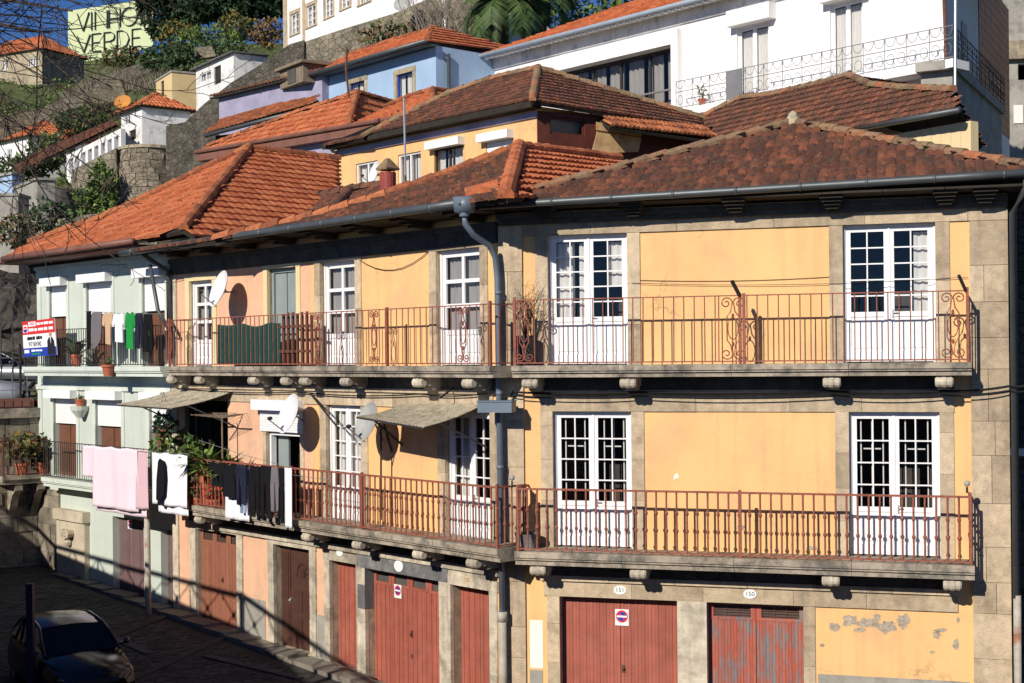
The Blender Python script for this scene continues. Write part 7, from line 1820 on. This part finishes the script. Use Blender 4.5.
# no-parking signs
def no_park(fr, px, py, d, w, label, square=True):
    s, z = fr.hit(px, py, d); t = thing("parking_sign", label, "sign", fr.pt(s, d, z - w), "no-parking signs on the red doors")
    mb = MB(); mb.fbox(fr, s - w * .45, s + w * .45, d, d + .008, z - w * .55, z + w * .5, 0)
    def disc(r, dd, mi): mb.poly([fr.pt(s + r * math.cos(k * math.pi / 12), dd, z + w * .04 + r * math.sin(k * math.pi / 12)) for k in range(24)], mi)
    disc(w * .4, d + .0095, 1); disc(w * .29, d + .011, 2)
    mb.poly([fr.pt(s + x * w, d + .0125, z + w * .04 + y * w) for x, y in ((-.24, .14), (-.16, .22), (.24, -.14), (.16, -.22))], 1)
    mb.fbox(fr, s - w * .34, s + w * .34, d + .0126, d + .0135, z - w * .02, z + w * .1, 0)
    mb.build("panel", [M["white_plastic"], M["sign_red"], M["sign_blue"]], t)
no_park(frA, 622, 617, -.19, .29, "square no-parking sign on the even red double door")
no_park(frB, 398, 591, -.185, .27, "no-parking sign on the four-leaf red garage door")
no_park(frC, 130, 524, -.19, .25, "small no-parking sign above the mauve door")
# cables along the walls
def cable(pts, r, name, label):
    mb = MB()
    for (a, b, sag) in pts: mb.tube([a + (b - a) * (i / 8) - Vector((0, 0, sag * 4 * (i / 8) * (1 - i / 8))) for i in range(9)], r, 5, cap=False)
    tag(mb.build(name, M["cable"]), label, "cable")
q = [P2(frA, 512, 392, .16), P2(frA, 640, 392, .2), P2(frA, 830, 391, .2), P2(frA, 945, 391, .2), P2(frA, 1010, 386, .2), P2(frA, 1030, 384, .2)]
cable([(a, b, .03) for a, b in zip(q[:-1], q[1:])], .022, "power_cable", "thick black cable bundle under the upper yellow balcony")
q2 = [x + Vector((0, 0, -.07)) for x in q]; cable([(a, b, .05) for a, b in zip(q2[:-1], q2[1:])], .012, "power_cable", "thinner black cable below the cable bundle")
q = [P2(frB, 176, 388, .12), P2(frB, 300, 392, .12), P2(frB, 420, 394, .12), P2(frB, 496, 392, .12)]
cable([(a, b, .06) for a, b in zip(q[:-1], q[1:])], .014, "power_cable", "black cable under the upper balcony of the terraced house")
cable([(P2(frB, 497, 398, .2), P2(frA, 514, 392, .16), .05)], .02, "power_cable", "black cable loop crossing behind the downpipe")
cable([(P2(frA, 632, 280, .02), P2(frA, 843, 276, .02), .05), (P2(frA, 632, 283, .05), P2(frA, 968, 277, .05), .08)], .005, "thin_wire", "thin sagging wires across the upper yellow panel")
cable([(P2(frB, 357, 258, .03), P2(frB, 432, 248, .03), .35)], .008, "thin_wire", "looping wire on the ochre wall between two doors")
for fr, pts, lab in ((frB, ((310, 393), (338, 428)), "iron bar slanting from the wall beside the lower white door"), (frB, ((453, 388), (440, 398)), "short iron bracket under the balcony by the right awning")):
    mb = MB(); mb.bar(P2(fr, *pts[0], .1), P2(fr, *pts[1], .5), .03); tag(mb.build("iron_bracket", M["iron_dark"]), lab, "bracket")
for fr, px, py, d, lab in ((frA, 797, 487, .7, "white bulb lamp at the right corner of the lower balcony"), (frA, 967, 487, .7, "x"), (frA, 512, 481, .7, "white bulb lamp at the left corner of the lower balcony")):
    if lab == "x" : continue
    if px == 797: px = 967
    p = P2(fr, px, py, d); t = thing("bulb_lamp", lab, "lamp", p); mb = MB(); mb.ball(p + Vector((0, 0, .06)), .055); mb.build("globe", M["dish_grey"], t, smooth=True); mb = MB(); mb.tube([p - Vector((0, 0, .1)), p], .02, 6); mb.build("holder", M["iron_dark"], t)
